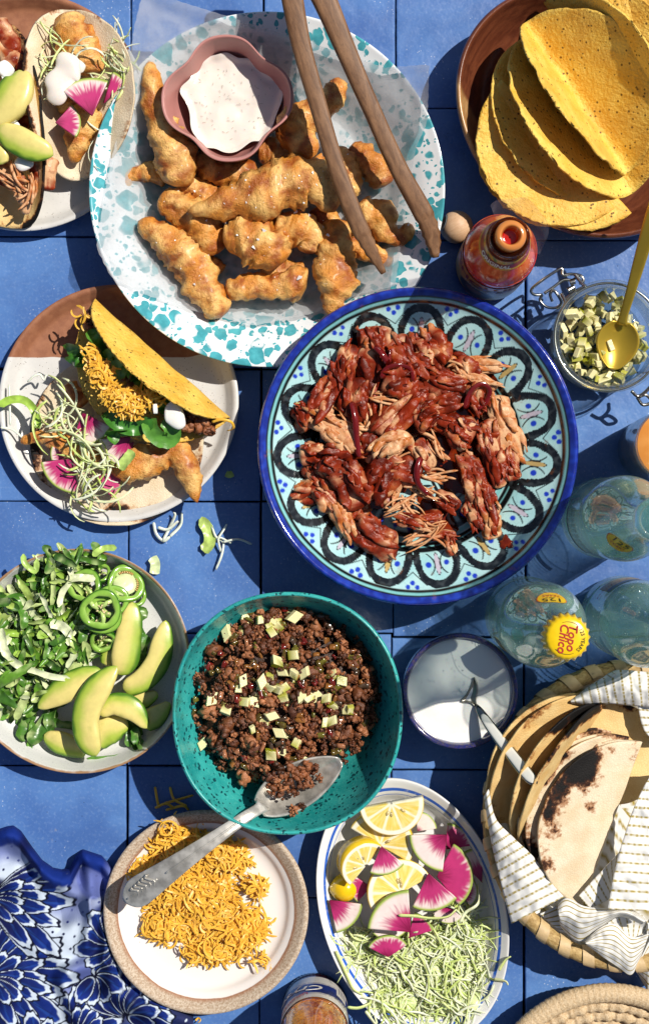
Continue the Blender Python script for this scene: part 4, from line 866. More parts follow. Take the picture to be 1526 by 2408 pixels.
def zbeef(x, y):
    u = ((x-bmc[0])/RX)**2+((y-bmc[1])/RY)**2; return .034 + .017*np.sqrt(np.clip(1-u, 0, 1)) + .0025*pn(np.stack([x, y, 0*x], -1), 55, 3)
mb = MB()
V, F = blob_surface(bmc, lambda th: 1/np.sqrt((np.cos(th)/RX)**2+(np.sin(th)/RY)**2)*(1+.05*np.sin(4*th)+.03*np.sin(9*th))*.97, lambda x, y, f: zbeef(x, y)-.0065-.012*f**8, 30, 110); mb.add(V, F, BF[5]*.6)
for i in range(820):
    a = rnd(0, 2*PI); r = math.sqrt(random.random())*1.03; x, y = bmc[0]+RX*r*math.cos(a), bmc[1]+RY*r*math.sin(a)
    z = float(zbeef(np.array(x), np.array(y))); big = random.random() < .08; s = rnd(.0026, .0050)*(1.5 if big else .75); p0 = np.array([x, y, z+rnd(-.002, .001)]); cc = [random.choice(BF)]; crumb(mb, p0, s*.8, i, cc, 2)
    for j in range(6): dv = RNG.normal(size=3); dv /= np.linalg.norm(dv); crumb(mb, p0+dv*s*.85, s*rnd(.28, .5), i*7+j, cc, 1)
beef = mb.build('ground_beef', M_BEEF, kind='stuff', label='crumbled brown ground beef filling the turquoise bowl', cat='ground beef')
mb = MB()
for i in range(150):
    a = rnd(0, 2*PI); r = math.sqrt(random.random())*.97; x, y = bmc[0]+RX*r*math.cos(a), bmc[1]+RY*r*math.sin(a); z = float(zbeef(np.array(x), np.array(y)))+.002
    P = curl_path(np.array([x, y, z]), rnd(.004, .010), rnd(-1.5, 1.5), .0005, 5); V, F = ribbon(P, rnd(.0025, .005), .0009, up=(rnd(-.8, .8), rnd(-.8, .8), 1)); mb.add(V, F, random.choice([lin('8A5A2A'), lin('5B4A1C'), lin('A06A4A'), lin('6E2018'), lin('6B6426'), lin('4A3A2C')]))
mb.build('onion_and_pepper_bits', M_VEGB, kind='stuff', label='soft onion and pepper bits mixed through the ground beef', cat='vegetable bits')
# diced pickle: a few shared meshes
def pickle_mat():
    t = NT('diced_pickle'); c = t.attr(); t.bump(t.noise(240, 3), .3, .0006); m = t.fin(c, .18, .5, sss=.15, sss_r=.002); return m
M_PICK = pickle_mat()
def pickle_mesh(k):
    V, F = box_bev(1, .8+.1*k, .75, .09); V = np.array(V)+[0, 0, .4]; V = V*(1+.10*pn(V*1.7, 1, k))[:, None]; V[:, 0] += .12*V[:, 1]*(k-1.5)
    C = np.repeat(lin('ECE4AC')[None], len(V), 0); C = mixc(C, lin('8A8A1E') if k % 2 else lin('BDBB54'), (V[:, 0] > .38)*1.0 if k < 4 else (V[:, 0] > 9)*1.0)
    return mkmesh('pickle_cube', V, F, M_PICK, smooth=False, col=C)
PKM = [pickle_mesh(k) for k in range(6)]
def pickle(p, s, label, group, tilt=.6):
    inst('pickle_cube', random.choice(PKM), p, (rnd(-tilt, tilt), rnd(-tilt, tilt), rnd(0, 2*PI)), (s*rnd(.9, 1.35), s*rnd(.8, 1.1), s*rnd(.8, 1)), label=label, cat='pickle', group=group)
PKB = [(470,200),(495,215),(475,292),(400,300),(385,310),(640,275),(670,240),(690,270),(650,300),(755,175),(785,212),(705,388),(780,440),(680,480),(715,540),(845,545),(785,550),(640,565),(478,594),(530,628),(590,600),(640,625),(690,640),(730,630),(770,590),(850,590),(810,605),(990,632),(1025,555),(1065,590),(295,700),(445,685),(455,640),(490,715),(545,715),(600,680),(585,650),(720,690),(760,725),(830,680),(910,668),(975,698),(915,722),(870,700),(1015,740),(1060,775),(1100,765),(1080,800),(965,840),(1010,830),(1115,760),(380,762),(650,800),(610,825),(535,880),(700,905),(745,915),(797,962),(720,1015),(645,1028),(870,1070),(240,965),(1040,1000),(580,228)]
bvh_add(beef)
for (a, b) in PKB:
    p = qW('H', a, b, .052); z = drop_z(p[0], p[1], .035)+.0006; p = qW('H', a, b, z); p[2] = z-.0008; pickle(p, rnd(.0054, .0072), 'pale green diced pickle cube '+sector(a, b, 715, 660, 150)+' of the ground beef', 'diced pickle on the ground beef')
_bvh.clear()
# ------------------------------------------------------------------ serving spoon
M_SILV = basic('tarnished_silver', lin('CFCAC0'), .27, var=.32, vs=110, bump=.2, bs=240, metal=.5)
sp0 = q('H', 590, 1330)
sp = thing('serving_spoon', (*qW('M', 700, 400, .08)[:2], .03), 'ornate silver serving spoon resting in the ground beef, handle over the cheese', 'spoon')
def spoon_bowl(tip, base, hw, ztip, zbase, depth, parent, mat, zoom, name='spoon_bowl', t=.0012):
    A, B = qW(zoom, *base, zbase), qW(zoom, *tip, ztip); ax = B-A; ln = np.linalg.norm(ax); ax /= ln; side = np.cross([0, 0, 1], ax); side /= np.linalg.norm(side); up = np.cross(ax, side); n, m = 30, 21
    s = np.linspace(0.0, 1, n); w = qL(zoom, hw, zbase)*np.maximum(np.sin(PI*np.clip(s*.93+.05, 0, 1)**.85)**.62, .12); v = np.linspace(-1, 1, m)
    G = A + (s*ln)[:, None, None]*ax + (w[:, None]*v[None])[..., None]*side - (depth*(np.sin(PI*s**.8)[:, None]**.8)*(1-v[None]**2))[..., None]*up
    V, F = thick(G, t); return obj(name, V, F, mat, parent)
spoon_bowl((1062, 1068), (575, 1345), 135, .054, .057, .014, sp, M_SILV, 'H')
hp = [q('H', 600, 1325), q('M', 1090, 75), q('M', 1000, 130), q('M', 800, 270), q('M', 600, 410), q('M', 430, 530), q('M', 300, 620), q('M', 200, 680)]
hz = [.057, .060, .066, .072, .071, .064, .056, .049]; hw = [22, 14, 14, 18, 24, 31, 36, 27]
P = np.array([W(a, b, z) for (a, b), z in zip(hp, hz)]); D = resample(catmull(np.c_[P, [L(w, z) for w, z in zip(hw, hz)]], 8), 50); e = np.ones(50); e[-4:] = [.95, .85, .65, .3]
V, F = sweep(D[:, :3], D[:, 3]*e, .0016, n=14, power=3.5); hnd = obj('handle', V, F, M_SILV, sp)
mb = MB()
P = D[8:34, :3]+[0, 0, .0014]; V, F = sweep(P, .0009, .0008, n=6); mb.add(V, F)
ax = D[-1, :3]-D[-14, :3]; ax /= np.linalg.norm(ax); sd = np.cross([0, 0, 1], ax)
for i in range(5):
    for s_ in (-1, 1):
        b0 = D[-13, :3]+ax*i*.0042+[0, 0, .0016]; P = np.array([b0, b0+ax*.003+sd*s_*.003, b0+ax*.0055+sd*s_*.0065*(1-.08*i), b0+ax*.003+sd*s_*.0075*(1-.08*i)]); V, F = sweep(catmull(P, 4), .0009*np.ones(13), n=6); mb.add(V, F)
V, F = sweep(D[-14:-1, :3]+[0, 0, .0016], .0007, n=6); mb.add(V, F); mb.build('engraved_flowers', M_SILV, hnd)
mb = MB()
for (a, b, s) in [(760, 1190, .0062), (720, 1230, .005), (820, 1210, .005), (780, 1250, .0046), (680, 1180, .006), (730, 1150, .006), (640, 1160, .006), (840, 1150, .005), (790, 1350, .0052), (830, 1340, .004), (770, 1375, .004), (930, 1170, .004), (700, 1110, .006), (620, 1110, .0055), (660, 1230, .006), (700, 1270, .005), (800, 1140, .006), (860, 1100, .006), (900, 1110, .005), (760, 1110, .006), (870, 1200, .005)]:
    p0 = qW('H', a, b, .055); cc = [random.choice(BF)]; crumb(mb, p0, s*.62, int(a), cc, 2)
    for j in range(9): dv = RNG.normal(size=3); dv /= np.linalg.norm(dv); crumb(mb, p0+dv*s*.7, s*rnd(.2, .42), j, cc, 1)
mb.build('beef_on_spoon', M_BEEF, kind='stuff', label='clump of ground beef lying in the silver serving spoon', cat='ground beef')
# ================================================================== tacos on the two stoneware plates
def beef_part(parent, pts, n, z, name='ground_beef', s=(.002, .0042)):
    mb = MB()
    for i in range(n):
        j = random.randrange(len(pts)-1); t = random.random(); a = pts[j][0]*(1-t)+pts[j+1][0]*t; b = pts[j][1]*(1-t)+pts[j+1][1]*t; crumb(mb, qW('D', a+rnd(-40, 40), b+rnd(-40, 40), z+rnd(-.003, .003)), rnd(*s), i)
    mb.build(name, M_BEEF, parent)
def part_fish(parent, pts, hw, z, seed, zoom='D', dark=0): V, F, C = fried(pts, hw, z, seed, zoom=zoom, dark=dark); return obj('fried_fish', V, F, M_BAT, parent, col=C)
# ---- open fish taco
ft = thing('fish_taco', (*qW('D', 735, 1060, .01)[:2], .008), 'open flour tortilla with fried fish, radish and cabbage below the hard taco', 'taco')
A, B = qW('D', 735-545, 1060, .0105), qW('D', 735+545, 1060, .0105); G, rf, s = folded(A, B, np.linalg.norm(B-A)/2, 0, 180, fold=.02, seed=5, noise=.0022, nu=70, ns=70)
G[..., 2] = .0095 + np.abs(pn(G*[1, 1, 0], 40, 2))*.003 + .010*sstep(.8, 1.05, rf)*sstep(-.2, .4, pn(G*[1, 1, 0], 14, 4))
xz = (G-qW('D', 735, 1060, .01))/np.linalg.norm(B-A)*2
bias = .42*np.exp(-(((xz[..., 0]-.35)/.35)**2+((xz[..., 1]+.86)/.13)**2)) + .42*np.exp(-(((xz[..., 0]+.95)/.12)**2+((xz[..., 1]-.15)/.28)**2)) + .34*np.exp(-(((xz[..., 0]+.05)/.16)**2+((xz[..., 1]+.8)/.1)**2)) + .2*np.exp(-(((xz[..., 0]+.7)/.2)**2+((xz[..., 1]-.7)/.12)**2))
tort('tortilla', G, rf, 5, M_TORT, None, edge=.34, spots=.12, side_bias=bias, parent=ft)
part_fish(ft, [(125, 1078), (240, 1050), (380, 1085), (520, 1130), (640, 1170)], [18, 42, 58, 62, 40], .022, 51)
part_fish(ft, [(690, 1260), (800, 1230), (930, 1190), (1060, 1130), (1150, 1190), (1190, 1300), (1240, 1460)], [46, 96, 104, 84, 86, 72, 20], .026, 52)
part_fish(ft, [(440, 700), (470, 770), (530, 850)], [40, 54, 44], .022, 53, dark=.15)
radish(None, (520, 893), -math.radians(68), 205, 1.5, .036, (.12, -.1), 'D', parent=ft, seed=1, pink=.5)
radish(None, (822, 1042), -math.radians(140), 205, 1.25, .034, (.25, .1), 'D', parent=ft, seed=2, pink=.5)
radish(None, (842, 1075), -math.radians(138), 200, 1.2, .030, (.2, .1), 'D', parent=ft, seed=12, pink=.55)
radish(None, (485, 1175), -math.radians(132), 225, 1.45, .030, (.1, .2), 'D', parent=ft, seed=3, pink=.72)
radish(None, (440, 1150), -math.radians(175), 120, 1.0, .024, (.1, .1), 'D', parent=ft, seed=4, pink=.6)
radish(None, (590, 1285), -math.radians(22), 185, 1.0, .024, (-.1, .1), 'D', parent=ft, seed=6, pink=.9)
zc = qW('D', 735, 1060, .01)
shreds('cabbage_shreds', M_CABB, [(qW('D', 390, 900, .032), qL('D', 130), qL('D', 120), .6, 2), (qW('D', 480, 1090, .036), qL('D', 70), qL('D', 110), .6, 1.6), (qW('D', 590, 1270, .034), qL('D', 90), qL('D', 190), .45, 4), (qW('D', 300, 980, .03), qL('D', 90), qL('D', 90), 0, 1), (qW('D', 480, 1440, .018), qL('D', 90), qL('D', 40), 0, .5)], 46, (.026, .055), (.0009, .0024), .0005, (.5, 3.0), ft, cabc, sm=True, tilt=.45, pile=.008, npt=10)
V, F = leaf(resample(catmull(np.array([qW('D', a, b, .026) for a, b in ((0, 850), (60, 815), (140, 810), (200, 850), (235, 930), (240, 990))]), 6), 20), .006*np.r_[.3, np.ones(18), .4], 3); obj('lettuce_strip', V, F, M_LETT, ft, col=lin('9FC24E'))
V, F = leaf(resample(catmull(np.array([qW('D', a, b, .040) for a, b in ((845, 1140), (800, 1190), (760, 1250))]), 6), 14), .009*np.r_[.4, np.ones(12), .4], 5); obj('lettuce_strip', V, F, M_LETT, ft, col=lin('B4CF72'))
# ---- hard shell taco
ht = thing('hard_taco', (*qW('D', 900, 640, .01)[:2], .012), 'hard yellow corn shell taco full of shredded cheddar, lettuce and beef', 'taco')
A, B = qW('D', 625, 165, .026), qW('D', 1460, 900, .024); R = np.linalg.norm(B-A)/2*1.01
G, rf, s = folded(A, B, R, 12, 61, fold=.013, curl=.05, seed=3, noise=.0022, side=-1, nu=50, ns=66, k2=.86); V, F = thick(G+((rf > .96)[..., None]*pn(G, 420, 3)[..., None]*.0007)+(np.clip(pn(G, 95, 5)-.22, 0, 1)*.003)[..., None]*np.array([.4, .4, 1.]), .0017); obj('shell', V, F, M_SHELL, ht)
beef_part(ht, [(560, 290), (640, 420), (760, 620), (900, 760), (1100, 900), (1300, 940)], 190, .040); beef_part(ht, [(1120, 960), (1330, 975)], 60, .040, name='ground_beef')
mb = MB()
for (pts, w, c) in [([(560, 370), (590, 430), (640, 480), (640, 540)], .008, '5A8E34'), ([(415, 500), (470, 490), (530, 520), (580, 570), (520, 580)], .010, '4C7E2C'), ([(660, 545), (720, 520), (745, 580), (750, 650), (800, 640)], .009, '6FA03A'), ([(740, 560), (790, 600), (830, 650), (870, 670)], .011, '4C8A2A'), ([(850, 640), (900, 690), (940, 730)], .011, '3A7222'), ([(670, 880), (720, 950), (800, 990), (900, 980), (960, 940)], .009, '3F7A2A'), ([(680, 1060), (720, 1010), (800, 1000)], .011, '4C842E'), ([(940, 940), (960, 1010), (1010, 1050), (1070, 1050), (1080, 980), (1040, 930)], .011, '5A9238'), ([(1050, 790), (1100, 810), (1150, 850)], .008, '5E9436'), ([(1010, 900), (1030, 850), (1070, 800)], .007, '4C8A2A'), ([(430, 540), (480, 580), (540, 590)], .007, '3F7628'), ([(650, 400), (700, 480), (740, 520)], .008, 'A9B84A')]:
    P = resample(catmull(np.array([qW('D', a, b, .050) for a, b in pts]), 6), 22); P[:, 2] += .003*np.sin(np.linspace(0, 9, 22)+len(pts)); V, F = leaf(P, w*1.15*np.r_[.4, np.ones(20), .4], len(pts)+int(w*3000)); mb.add(V, F, lin(c))
mb.build('lettuce_strips', M_LETT, ht)
shreds('cheese_shreds', M_CHED, [(qW('D', 790, 825, .057), qL('D', 125), qL('D', 70), -.45, 4), (qW('D', 635, 655, .057), qL('D', 60), qL('D', 110), .6, 2.2), (qW('D', 580, 550, .055), qL('D', 50), qL('D', 60), .3, .7), (qW('D', 940, 800, .055), qL('D', 90), qL('D', 40), -.3, 1.2), (qW('D', 530, 300, .042), qL('D', 60), qL('D', 60), .3, .4)], 250, (.008, .020), (.0011, .0018), .0005, (.5, 4.2), ht, None, tw=.6, tilt=.25, pile=.010, npt=9)
dollop(None, [(1030, 900), (1090, 900), (1150, 880)], [50, 84, 70], .058, 'D', 3, parent=ht); dollop(None, [(960, 870), (990, 868)], [30, 34], .062, 'D', 4, parent=ht)
V, F = ribbon(resample(catmull(np.array([qW('D', a, b, z) for a, b, z in ((1330, 950, .044), (1390, 935, .046), (1450, 950, .045), (1465, 990, .040), (1430, 1005, .036))]), 6), 18), .002, .0007); obj('cheese_shred', V, F, M_CHED, ht)
# ---- top left: fish taco in a folded tortilla
t2 = thing('fish_taco', (*qW('A', 420, 620, .01)[:2], .008), 'folded soft taco with fried fish, white sauce and pink radish, top left', 'taco')
A, B = qW('A', 372, 90, .016), qW('A', 470, 1140, .014); G, rf, s = folded(A, B, np.linalg.norm(B-A)/2*1.02, 34, 122, fold=.018, curl=.04, seed=7, noise=.004, nu=60, ns=70, k2=.72)
tort('tortilla', G, rf, 7, M_TORT, None, edge=.30, spots=.02, side_bias=.30*sstep(.86, 1, rf)*(s < 0)*sstep(-.1, .35, pn(G, 22, 3)), parent=t2)
part_fish(t2, [(405, 80), (440, 180), (500, 290), (560, 400), (570, 470)], [50, 106, 130, 110, 60], .034, 61, 'A'); part_fish(t2, [(520, 640), (540, 760), (500, 860), (480, 950), (455, 1020)], [60, 90, 90, 56, 30], .030, 62, 'A'); part_fish(t2, [(420, 480), (430, 600), (460, 700)], [70, 80, 60], .026, 63, 'A')
dollop(None, [(480, 350), (430, 420), (390, 480), (370, 580), (340, 660)], [60, 98, 80, 76, 50], .051, 'A', 5, parent=t2, mat=M_SAUCE, name='white_sauce', lump=.9)
dollop(None, [(420, 410), (490, 420), (525, 450)], [50, 44, 20], .047, 'A', 8, parent=t2, mat=M_SAUCE, name='white_sauce', lump=.9)
radish(None, (580, 728), -math.radians(-104), 252, 1.25, .054, (-.15, .05), 'A', parent=t2, seed=21, pink=.62)
radish(None, (350, 770), -math.radians(-8), 158, 1.5, .050, (-.1, .15), 'A', parent=t2, seed=22, pink=.72)
radish(None, (650, 650), -math.radians(-55), 205, .5, .046, (.3, .5), 'A', parent=t2, seed=23, pink=.75)
shreds('cabbage_shreds', M_CABB, [(qW('A', 720, 400, .040), qL('A', 90), qL('A', 170), -.2, 3), (qW('A', 330, 400, .040), qL('A', 50), qL('A', 190), 0, 1.4), (qW('A', 470, 320, .050), qL('A', 130), qL('A', 50), 0, .8), (qW('A', 660, 800, .034), qL('A', 40), qL('A', 160), -.4, .7)], 50, (.026, .05), (.0007, .0018), .0005, (.6, 3.2), t2, cabc, sm=True, tilt=.4, pile=.006, npt=10)
# ---- top left: chicken taco
t1 = thing('chicken_taco', (*qW('A', 110, 800, .01)[:2], .008), 'soft corn taco with pulled chicken and avocado slices at the left edge', 'taco')
A, B = qW('A', 30, 150, .016), qW('A', 175, 1440, .012); G, rf, s = folded(A, B, np.linalg.norm(B-A)/2, 160, 52, fold=.024, curl=.04, seed=9, noise=.004, nu=60, ns=70, k2=.55)
tort('tortilla', G, rf, 9, M_TORTY, None, edge=.30, spots=.03, side_bias=.34*sstep(.93, 1, rf)*(s < 0), parent=t1)
for i, (x, y, l, w, a, pale) in enumerate([(40, 230, 260, 130, 60, .25), (80, 330, 220, 150, 80, .5), (20, 330, 200, 120, 50, .6), (150, 420, 200, 120, 90, .1), (170, 640, 200, 90, -30, .3), (150, 760, 220, 100, -40, .1), (120, 700, 160, 80, 0, .7), (60, 1080, 260, 90, 40, .5), (110, 1180, 240, 70, 60, .6), (180, 1230, 240, 60, 100, .7), (300, 1090, 220, 110, 100, .25), (230, 1060, 200, 90, 60, .2), (20, 1120, 200, 80, 30, .3)]):
    V, F, C = chunk_geo(qW('A', x, y, .034), qL('A', l, .03), qL('A', w, .03), -math.radians(a), pale, 300+i); obj('chicken_piece', V, F, M_CHX, t1, col=C)
for i, (x, y, a) in enumerate([(120, 1130, 70), (180, 1200, 100), (60, 1130, 30)]): V, F, C = shred_geo(qW('A', x, y, .040), qL('A', 260), qL('A', 60), -math.radians(a), .8, 320+i); obj('chicken_shreds', V, F, M_CHX, t1, col=C)
avocado(None, [(-90, 760), (0, 700), (80, 610), (125, 500), (120, 440)], [60, 100, 120, 90, 30], .050, 'A', None, 1, parent=t1, outer=-1)
avocado(None, [(-10, 800), (80, 860), (190, 920), (280, 950), (335, 975)], [40, 84, 88, 64, 20], .052, 'A', None, 2, parent=t1, outer=1)
avocado(None, [(-60, 960), (0, 980), (20, 1030)], [60, 60, 30], .048, 'A', None, 3, parent=t1, outer=1)
for (pts, hw) in [([(0, 470), (40, 430), (70, 400)], [60, 64, 40]), ([(10, 740), (60, 790), (130, 810)], [40, 46, 30]), ([(110, 990), (150, 1030), (165, 1070)], [40, 58, 36]), ([(20, 510), (50, 500)], [40, 30])]: dollop(None, pts, hw, .044, 'A', int(hw[0]), parent=t1)
# ================================================================== salad plate
LB = zsal
mb = MB(); seedc = 0
spots = [((330, 700), 330, 330, 5), ((150, 900), 260, 330, 4), ((450, 900), 300, 250, 4), ((120, 1180), 260, 220, 3), ((420, 450), 260, 180, 2.5), ((560, 260), 240, 70, .8), ((60, 560), 150, 200, 1.2)]
wt = np.array([s[3] for s in spots], float); wt /= wt.sum()
def lettuce(p, l, w, c, cur, seed, tilt=.5):
    P = curl_path(np.zeros(3), l, cur, l*.10, 14); P = P@(rotx(rnd(-tilt, tilt))@roty(rnd(-tilt, tilt))).T + p; P[:, 2] = np.maximum(P[:, 2], zsal(P[:, 0], P[:, 1])+.002)
    V, F = leaf(P, w*np.r_[.35, .75, np.ones(10), .75, .35], seed, .9); g = pn(V, 140, seed)
    c2 = mixc(c, lin('C9D896'), np.clip(sstep(.0, .45, g), 0, 1)*.6); return V, F, c2
for i in range(500):
    (a, b), sx, sy, _ = spots[RNG.choice(len(spots), p=wt)]
    while True:
        u, v = rnd(-1, 1), rnd(-1, 1)
        if u*u+v*v < 1: break
    p = qW('G', a+u*sx, b+v*sy, .03); 
    if math.hypot(p[0]-sc_[0], p[1]-sc_[1]) > .081: continue
    p[2] = zsal(p[0], p[1]) + .004 + .024*(1-(u*u+v*v))**.6*rnd(.1, 1)
    V, F, c = lettuce(p, rnd(.014, .036), rnd(.0025, .0072), letc(), rnd(-1.9, 1.9), i); mb.add(V, F, c)
# pale strips lying on top
for i, pts in enumerate([[(20, 760), (30, 900), (100, 1000), (180, 1050)], [(170, 1060), (260, 1080), (380, 1120), (530, 1140)], [(520, 300), (540, 390), (480, 470), (440, 600)], [(500, 400), (600, 380), (720, 390)], [(310, 490), (350, 580), (400, 680)], [(380, 720), (480, 750), (540, 820)], [(180, 200), (190, 270), (270, 330), (280, 240)], [(700, 215), (780, 160), (880, 155)], [(400, 210), (520, 220), (620, 150)], [(140, 1660), (210, 1690), (235, 1600), (250, 1450)], [(660, 1740), (800, 1740), (920, 1720), (1040, 1700)], [(0, 1450), (80, 1340), (140, 1240)]]):
    P = resample(catmull(np.array([qW('G', a, b, .034 if i < 9 else .014) for a, b in pts]), 8), 24); V, F = leaf(P, rnd(.004, .0075)*np.r_[.3, .6, np.ones(20), .6, .3], 900+i, .8); mb.add(V, F, (lin('D6DDB4') if i < 6 else lin('A9C765') if i < 9 else lin('5E8E34')))
for i, (a, b) in enumerate([(170, 1450), (200, 1500), (330, 1500), (420, 1400), (500, 1480), (990, 1550), (1060, 1590), (1010, 1520), (1060, 850), (1080, 950), (1070, 1020), (1040, 680)]):
    p = qW('G', a, b, .012); p[2] = zsal(p[0], p[1])+.005; V, F, c = lettuce(p, rnd(.02, .035), rnd(.007, .012), lin('4A7A2C')*rnd(.7, 1.1), rnd(-2, 2), 700+i, .2); mb.add(V, F, c)
mb.build('shredded_lettuce', M_LETT, kind='stuff', label='heap of shredded green lettuce on the white plate', cat='lettuce')
GA = 'avocado slices on the salad plate'
avocado('avocado slice standing upright just below the jalapeno rings', [(1000, 560), (990, 700), (965, 850), (940, 1000), (890, 1110)], [36, 84, 100, 104, 50], .026, 'G', GA, 11, outer=-1)
avocado('avocado crescent at far right, its right half in shadow', [(1250, 700), (1225, 860), (1190, 1010), (1090, 1140), (930, 1225)], [30, 80, 92, 88, 62], .024, 'G', GA, 12, outer=-1)
avocado('avocado wedge pointing left over the lettuce', [(770, 1080), (620, 1140), (460, 1240), (290, 1360)], [40, 92, 98, 28], .030, 'G', GA, 13, outer=1)
avocado('avocado slice hidden behind the upright one', [(850, 900), (820, 980), (800, 1040)], [60, 66, 40], .019, 'G', GA, 20, outer=1)
avocado('avocado slice lying below the crossing ones with broad yellow face', [(720, 1640), (800, 1540), (900, 1500), (970, 1500)], [70, 110, 90, 36], .020, 'G', GA, 16, outer=1)
avocado('half hidden avocado slice under the crescent at right', [(960, 1330), (1080, 1300), (1190, 1250)], [50, 66, 26], .018, 'G', GA, 19, outer=1)
avocado('avocado slice at lower right partly under another', [(1080, 1480), (1180, 1420), (1280, 1320)], [70, 80, 24], .020, 'G', GA, 18, outer=1)
avocado('avocado slice at the bottom left touching the plate', [(335, 1560), (430, 1610), (540, 1650), (660, 1680)], [34, 82, 80, 60], .018, 'G', GA, 17, outer=1)
avocado('dark-edged avocado crescent arching to the right at the bottom', [(740, 1400), (860, 1330), (1000, 1370), (1115, 1510)], [50, 82, 86, 28], .031, 'G', GA, 15, outer=-1)
avocado('topmost avocado crescent crossing the others at the bottom centre', [(885, 1045), (770, 1170), (680, 1310), (645, 1450), (665, 1590), (730, 1720)], [30, 92, 106, 100, 96, 50], .040, 'G', GA, 14, outer=1)
# jalapeno rings
M_JAL = basic('jalapeno_skin', None, .16, var=.15, vs=120, coat=.3)
def jal(label, c, r, z, tilt, solid, seed):
    p = qW('G', *c, z); R = qL('G', r, z); th = np.linspace(0, 2*PI, 56, endpoint=False); wv = 1+.05*np.cos(3*th+seed)+.03*np.cos(2*th+seed*2); M = rotx(tilt[0])@roty(tilt[1])
    o = thing('jalapeno_ring', p, label, 'jalapeno', 'sliced jalapeno on the salad plate')
    prof = [(1.0, -.0022), (1.02, 0), (1.0, .0022), (.94, .0027), (.78, .0028), (.68, .0015), (.68, -.0015), (.78, -.0024)]
    cols = [lin('2A5E12'), lin('265610'), lin('356E18'), lin('7DAA40'), lin('8DB84A'), lin('A9CB6A'), lin('6A9A34'), lin('2E6A14')]
    V = []; C = []
    for (k, h), cc in zip(prof, cols):
        rr = R*k*wv*(1 if k > .9 else 1+.05*np.sin(6*th+seed)); V.append(np.stack([rr*np.cos(th), rr*np.sin(th), h+0*th], 1)); C.append(np.repeat(cc[None], 56, 0))
    V.append(V[0]); C.append(C[0]); V = np.concatenate(V)@M.T+p; obj('skin', V, grid_faces(9, 56, True), M_JAL, o, col=np.concatenate(C))
    mb = MB()
    if solid:
        V, F = lathe([(1e-5, .0016), (.4, .0018), (.62, .0012), (.66, 0), (.6, -.001)], 40, shape=lambda t, r: (r*R*np.cos(t)*1.0, r*R*np.sin(t)*(.95+.1*np.sin(2*t)))); mb.add(V@M.T+p, F, lin('D3DFA6'))
        for sgn in (0.1, 2.2): V, F = sweep(np.array([[.3*R*math.cos(sgn), .3*R*math.sin(sgn), 0], [.8*R*math.cos(sgn), .8*R*math.sin(sgn), 0]])@M.T+p, R*.2, R*.06, n=8); mb.add(V, F, lin('CBDB98'))
    else:
        for k in range(3):
            a = seed+k*2.1+rnd(-.2, .2); V, F = sweep(np.array([[.80*R*math.cos(a), .80*R*math.sin(a), 0], [.45*R*math.cos(a+.2), .45*R*math.sin(a+.2), .0006], [.12*R*math.cos(a+.4), .12*R*math.sin(a+.4), .0004]])@M.T+p, R*np.array([.10, .12, .10]), R*.09, n=8); mb.add(V, F, lin('B9D27C'))
    mb.build('membrane', M_JAL, o)
    mb = MB(); V0, F0 = ico(1)
    for k in range(16 if solid else 7):
        a = (1.0+k*.14 if k < 9 else -.5+(k-9)*.16) if solid else rnd(0, 6.28); rr = (.64 if solid else rnd(.1, .55))*R; V = V0*np.array([R*.085, R*.045, R*.04])@rotz(a).T + [rr*math.cos(a), rr*math.sin(a), .0019]; mb.add(V@M.T+p, F0, lin('E3CF9E') if not solid else lin('C79A58'))
    mb.build('seeds', M_JAL, o)
jal('jalapeno ring at the top right showing a row of brown seeds', (945, 430), 142, .026, (-.25, .25), True, 1.0)
jal('jalapeno ring under the seeded one at right', (1010, 510), 95, .018, (-.3, .35), False, 2.2)
jal('jalapeno ring behind at the upper left, seeds showing', (640, 440), 128, .030, (-.2, -.15), False, 3.1)
jal('small jalapeno ring at the back edge of the group', (760, 345), 76, .022, (-.5, .1), False, 4.0)
jal('jalapeno ring tucked under the large front ring', (850, 555), 122, .030, (-.1, .2), False, 5.2)
jal('lowest jalapeno ring hanging over the avocado', (775, 850), 98, .026, (.5, .1), False, 6.0)
jal('jalapeno ring half buried in lettuce left of the front ring', (650, 690), 86, .026, (.1, -.5), False, .4)
jal('second jalapeno ring stacked beneath the large front ring', (775, 655), 148, .034, (.05, .15), False, 1.9)
jal('largest jalapeno ring in front on top of the stack', (760, 620), 152, .0405, (.08, .1), False, 2.6)

# ================================================================== cheese
def mound_of(zoom, spots, zf, pile, col, k=.86):
    def f(mb):
        for (c, sx, sy, ro, w) in spots:
            if w < .5: continue
            n, nr = 60, 12; th = np.linspace(0, 2*PI, n, endpoint=False); fr = np.linspace(.001, 1, nr)[:, None]; u, v = fr*np.cos(th)*k, fr*np.sin(th)*k; x = c[0]+u*sx*math.cos(ro)-v*sy*math.sin(ro); y = c[1]+u*sx*math.sin(ro)+v*sy*math.cos(ro)
            z = zf(x, y)+pile*.74*(1-fr**2)**.7*(1+.35*pn(np.stack([x, y, 0*x], -1), 260, 3))+.0002; mb.add(np.stack([x, y, z], -1).reshape(-1, 3), grid_faces(nr, n, True), col)
    return f
def cs(a, b, sx, sy, ro, w): return (qW('M', a, b, .012), qL('M', sx), qL('M', sy), ro, w)
CSP = [cs(640, 660, 330, 260, -.5, 8), cs(600, 330, 240, 120, 0, 2.4), cs(500, 850, 180, 110, 0, 1.6), cs(960, 880, 190, 150, .3, 2.2), cs(860, 380, 170, 120, -.4, 1.3), cs(760, 1020, 200, 80, 0, 1.1), cs(1060, 590, 70, 60, 0, .35), cs(1060, 1040, 110, 90, 0, .35), cs(330, 480, 100, 80, .6, .6), cs(520, 190, 90, 50, 0, .2)]; cheese_mound = mound_of('M', CSP, zche, .014, lin('FBB03E'))
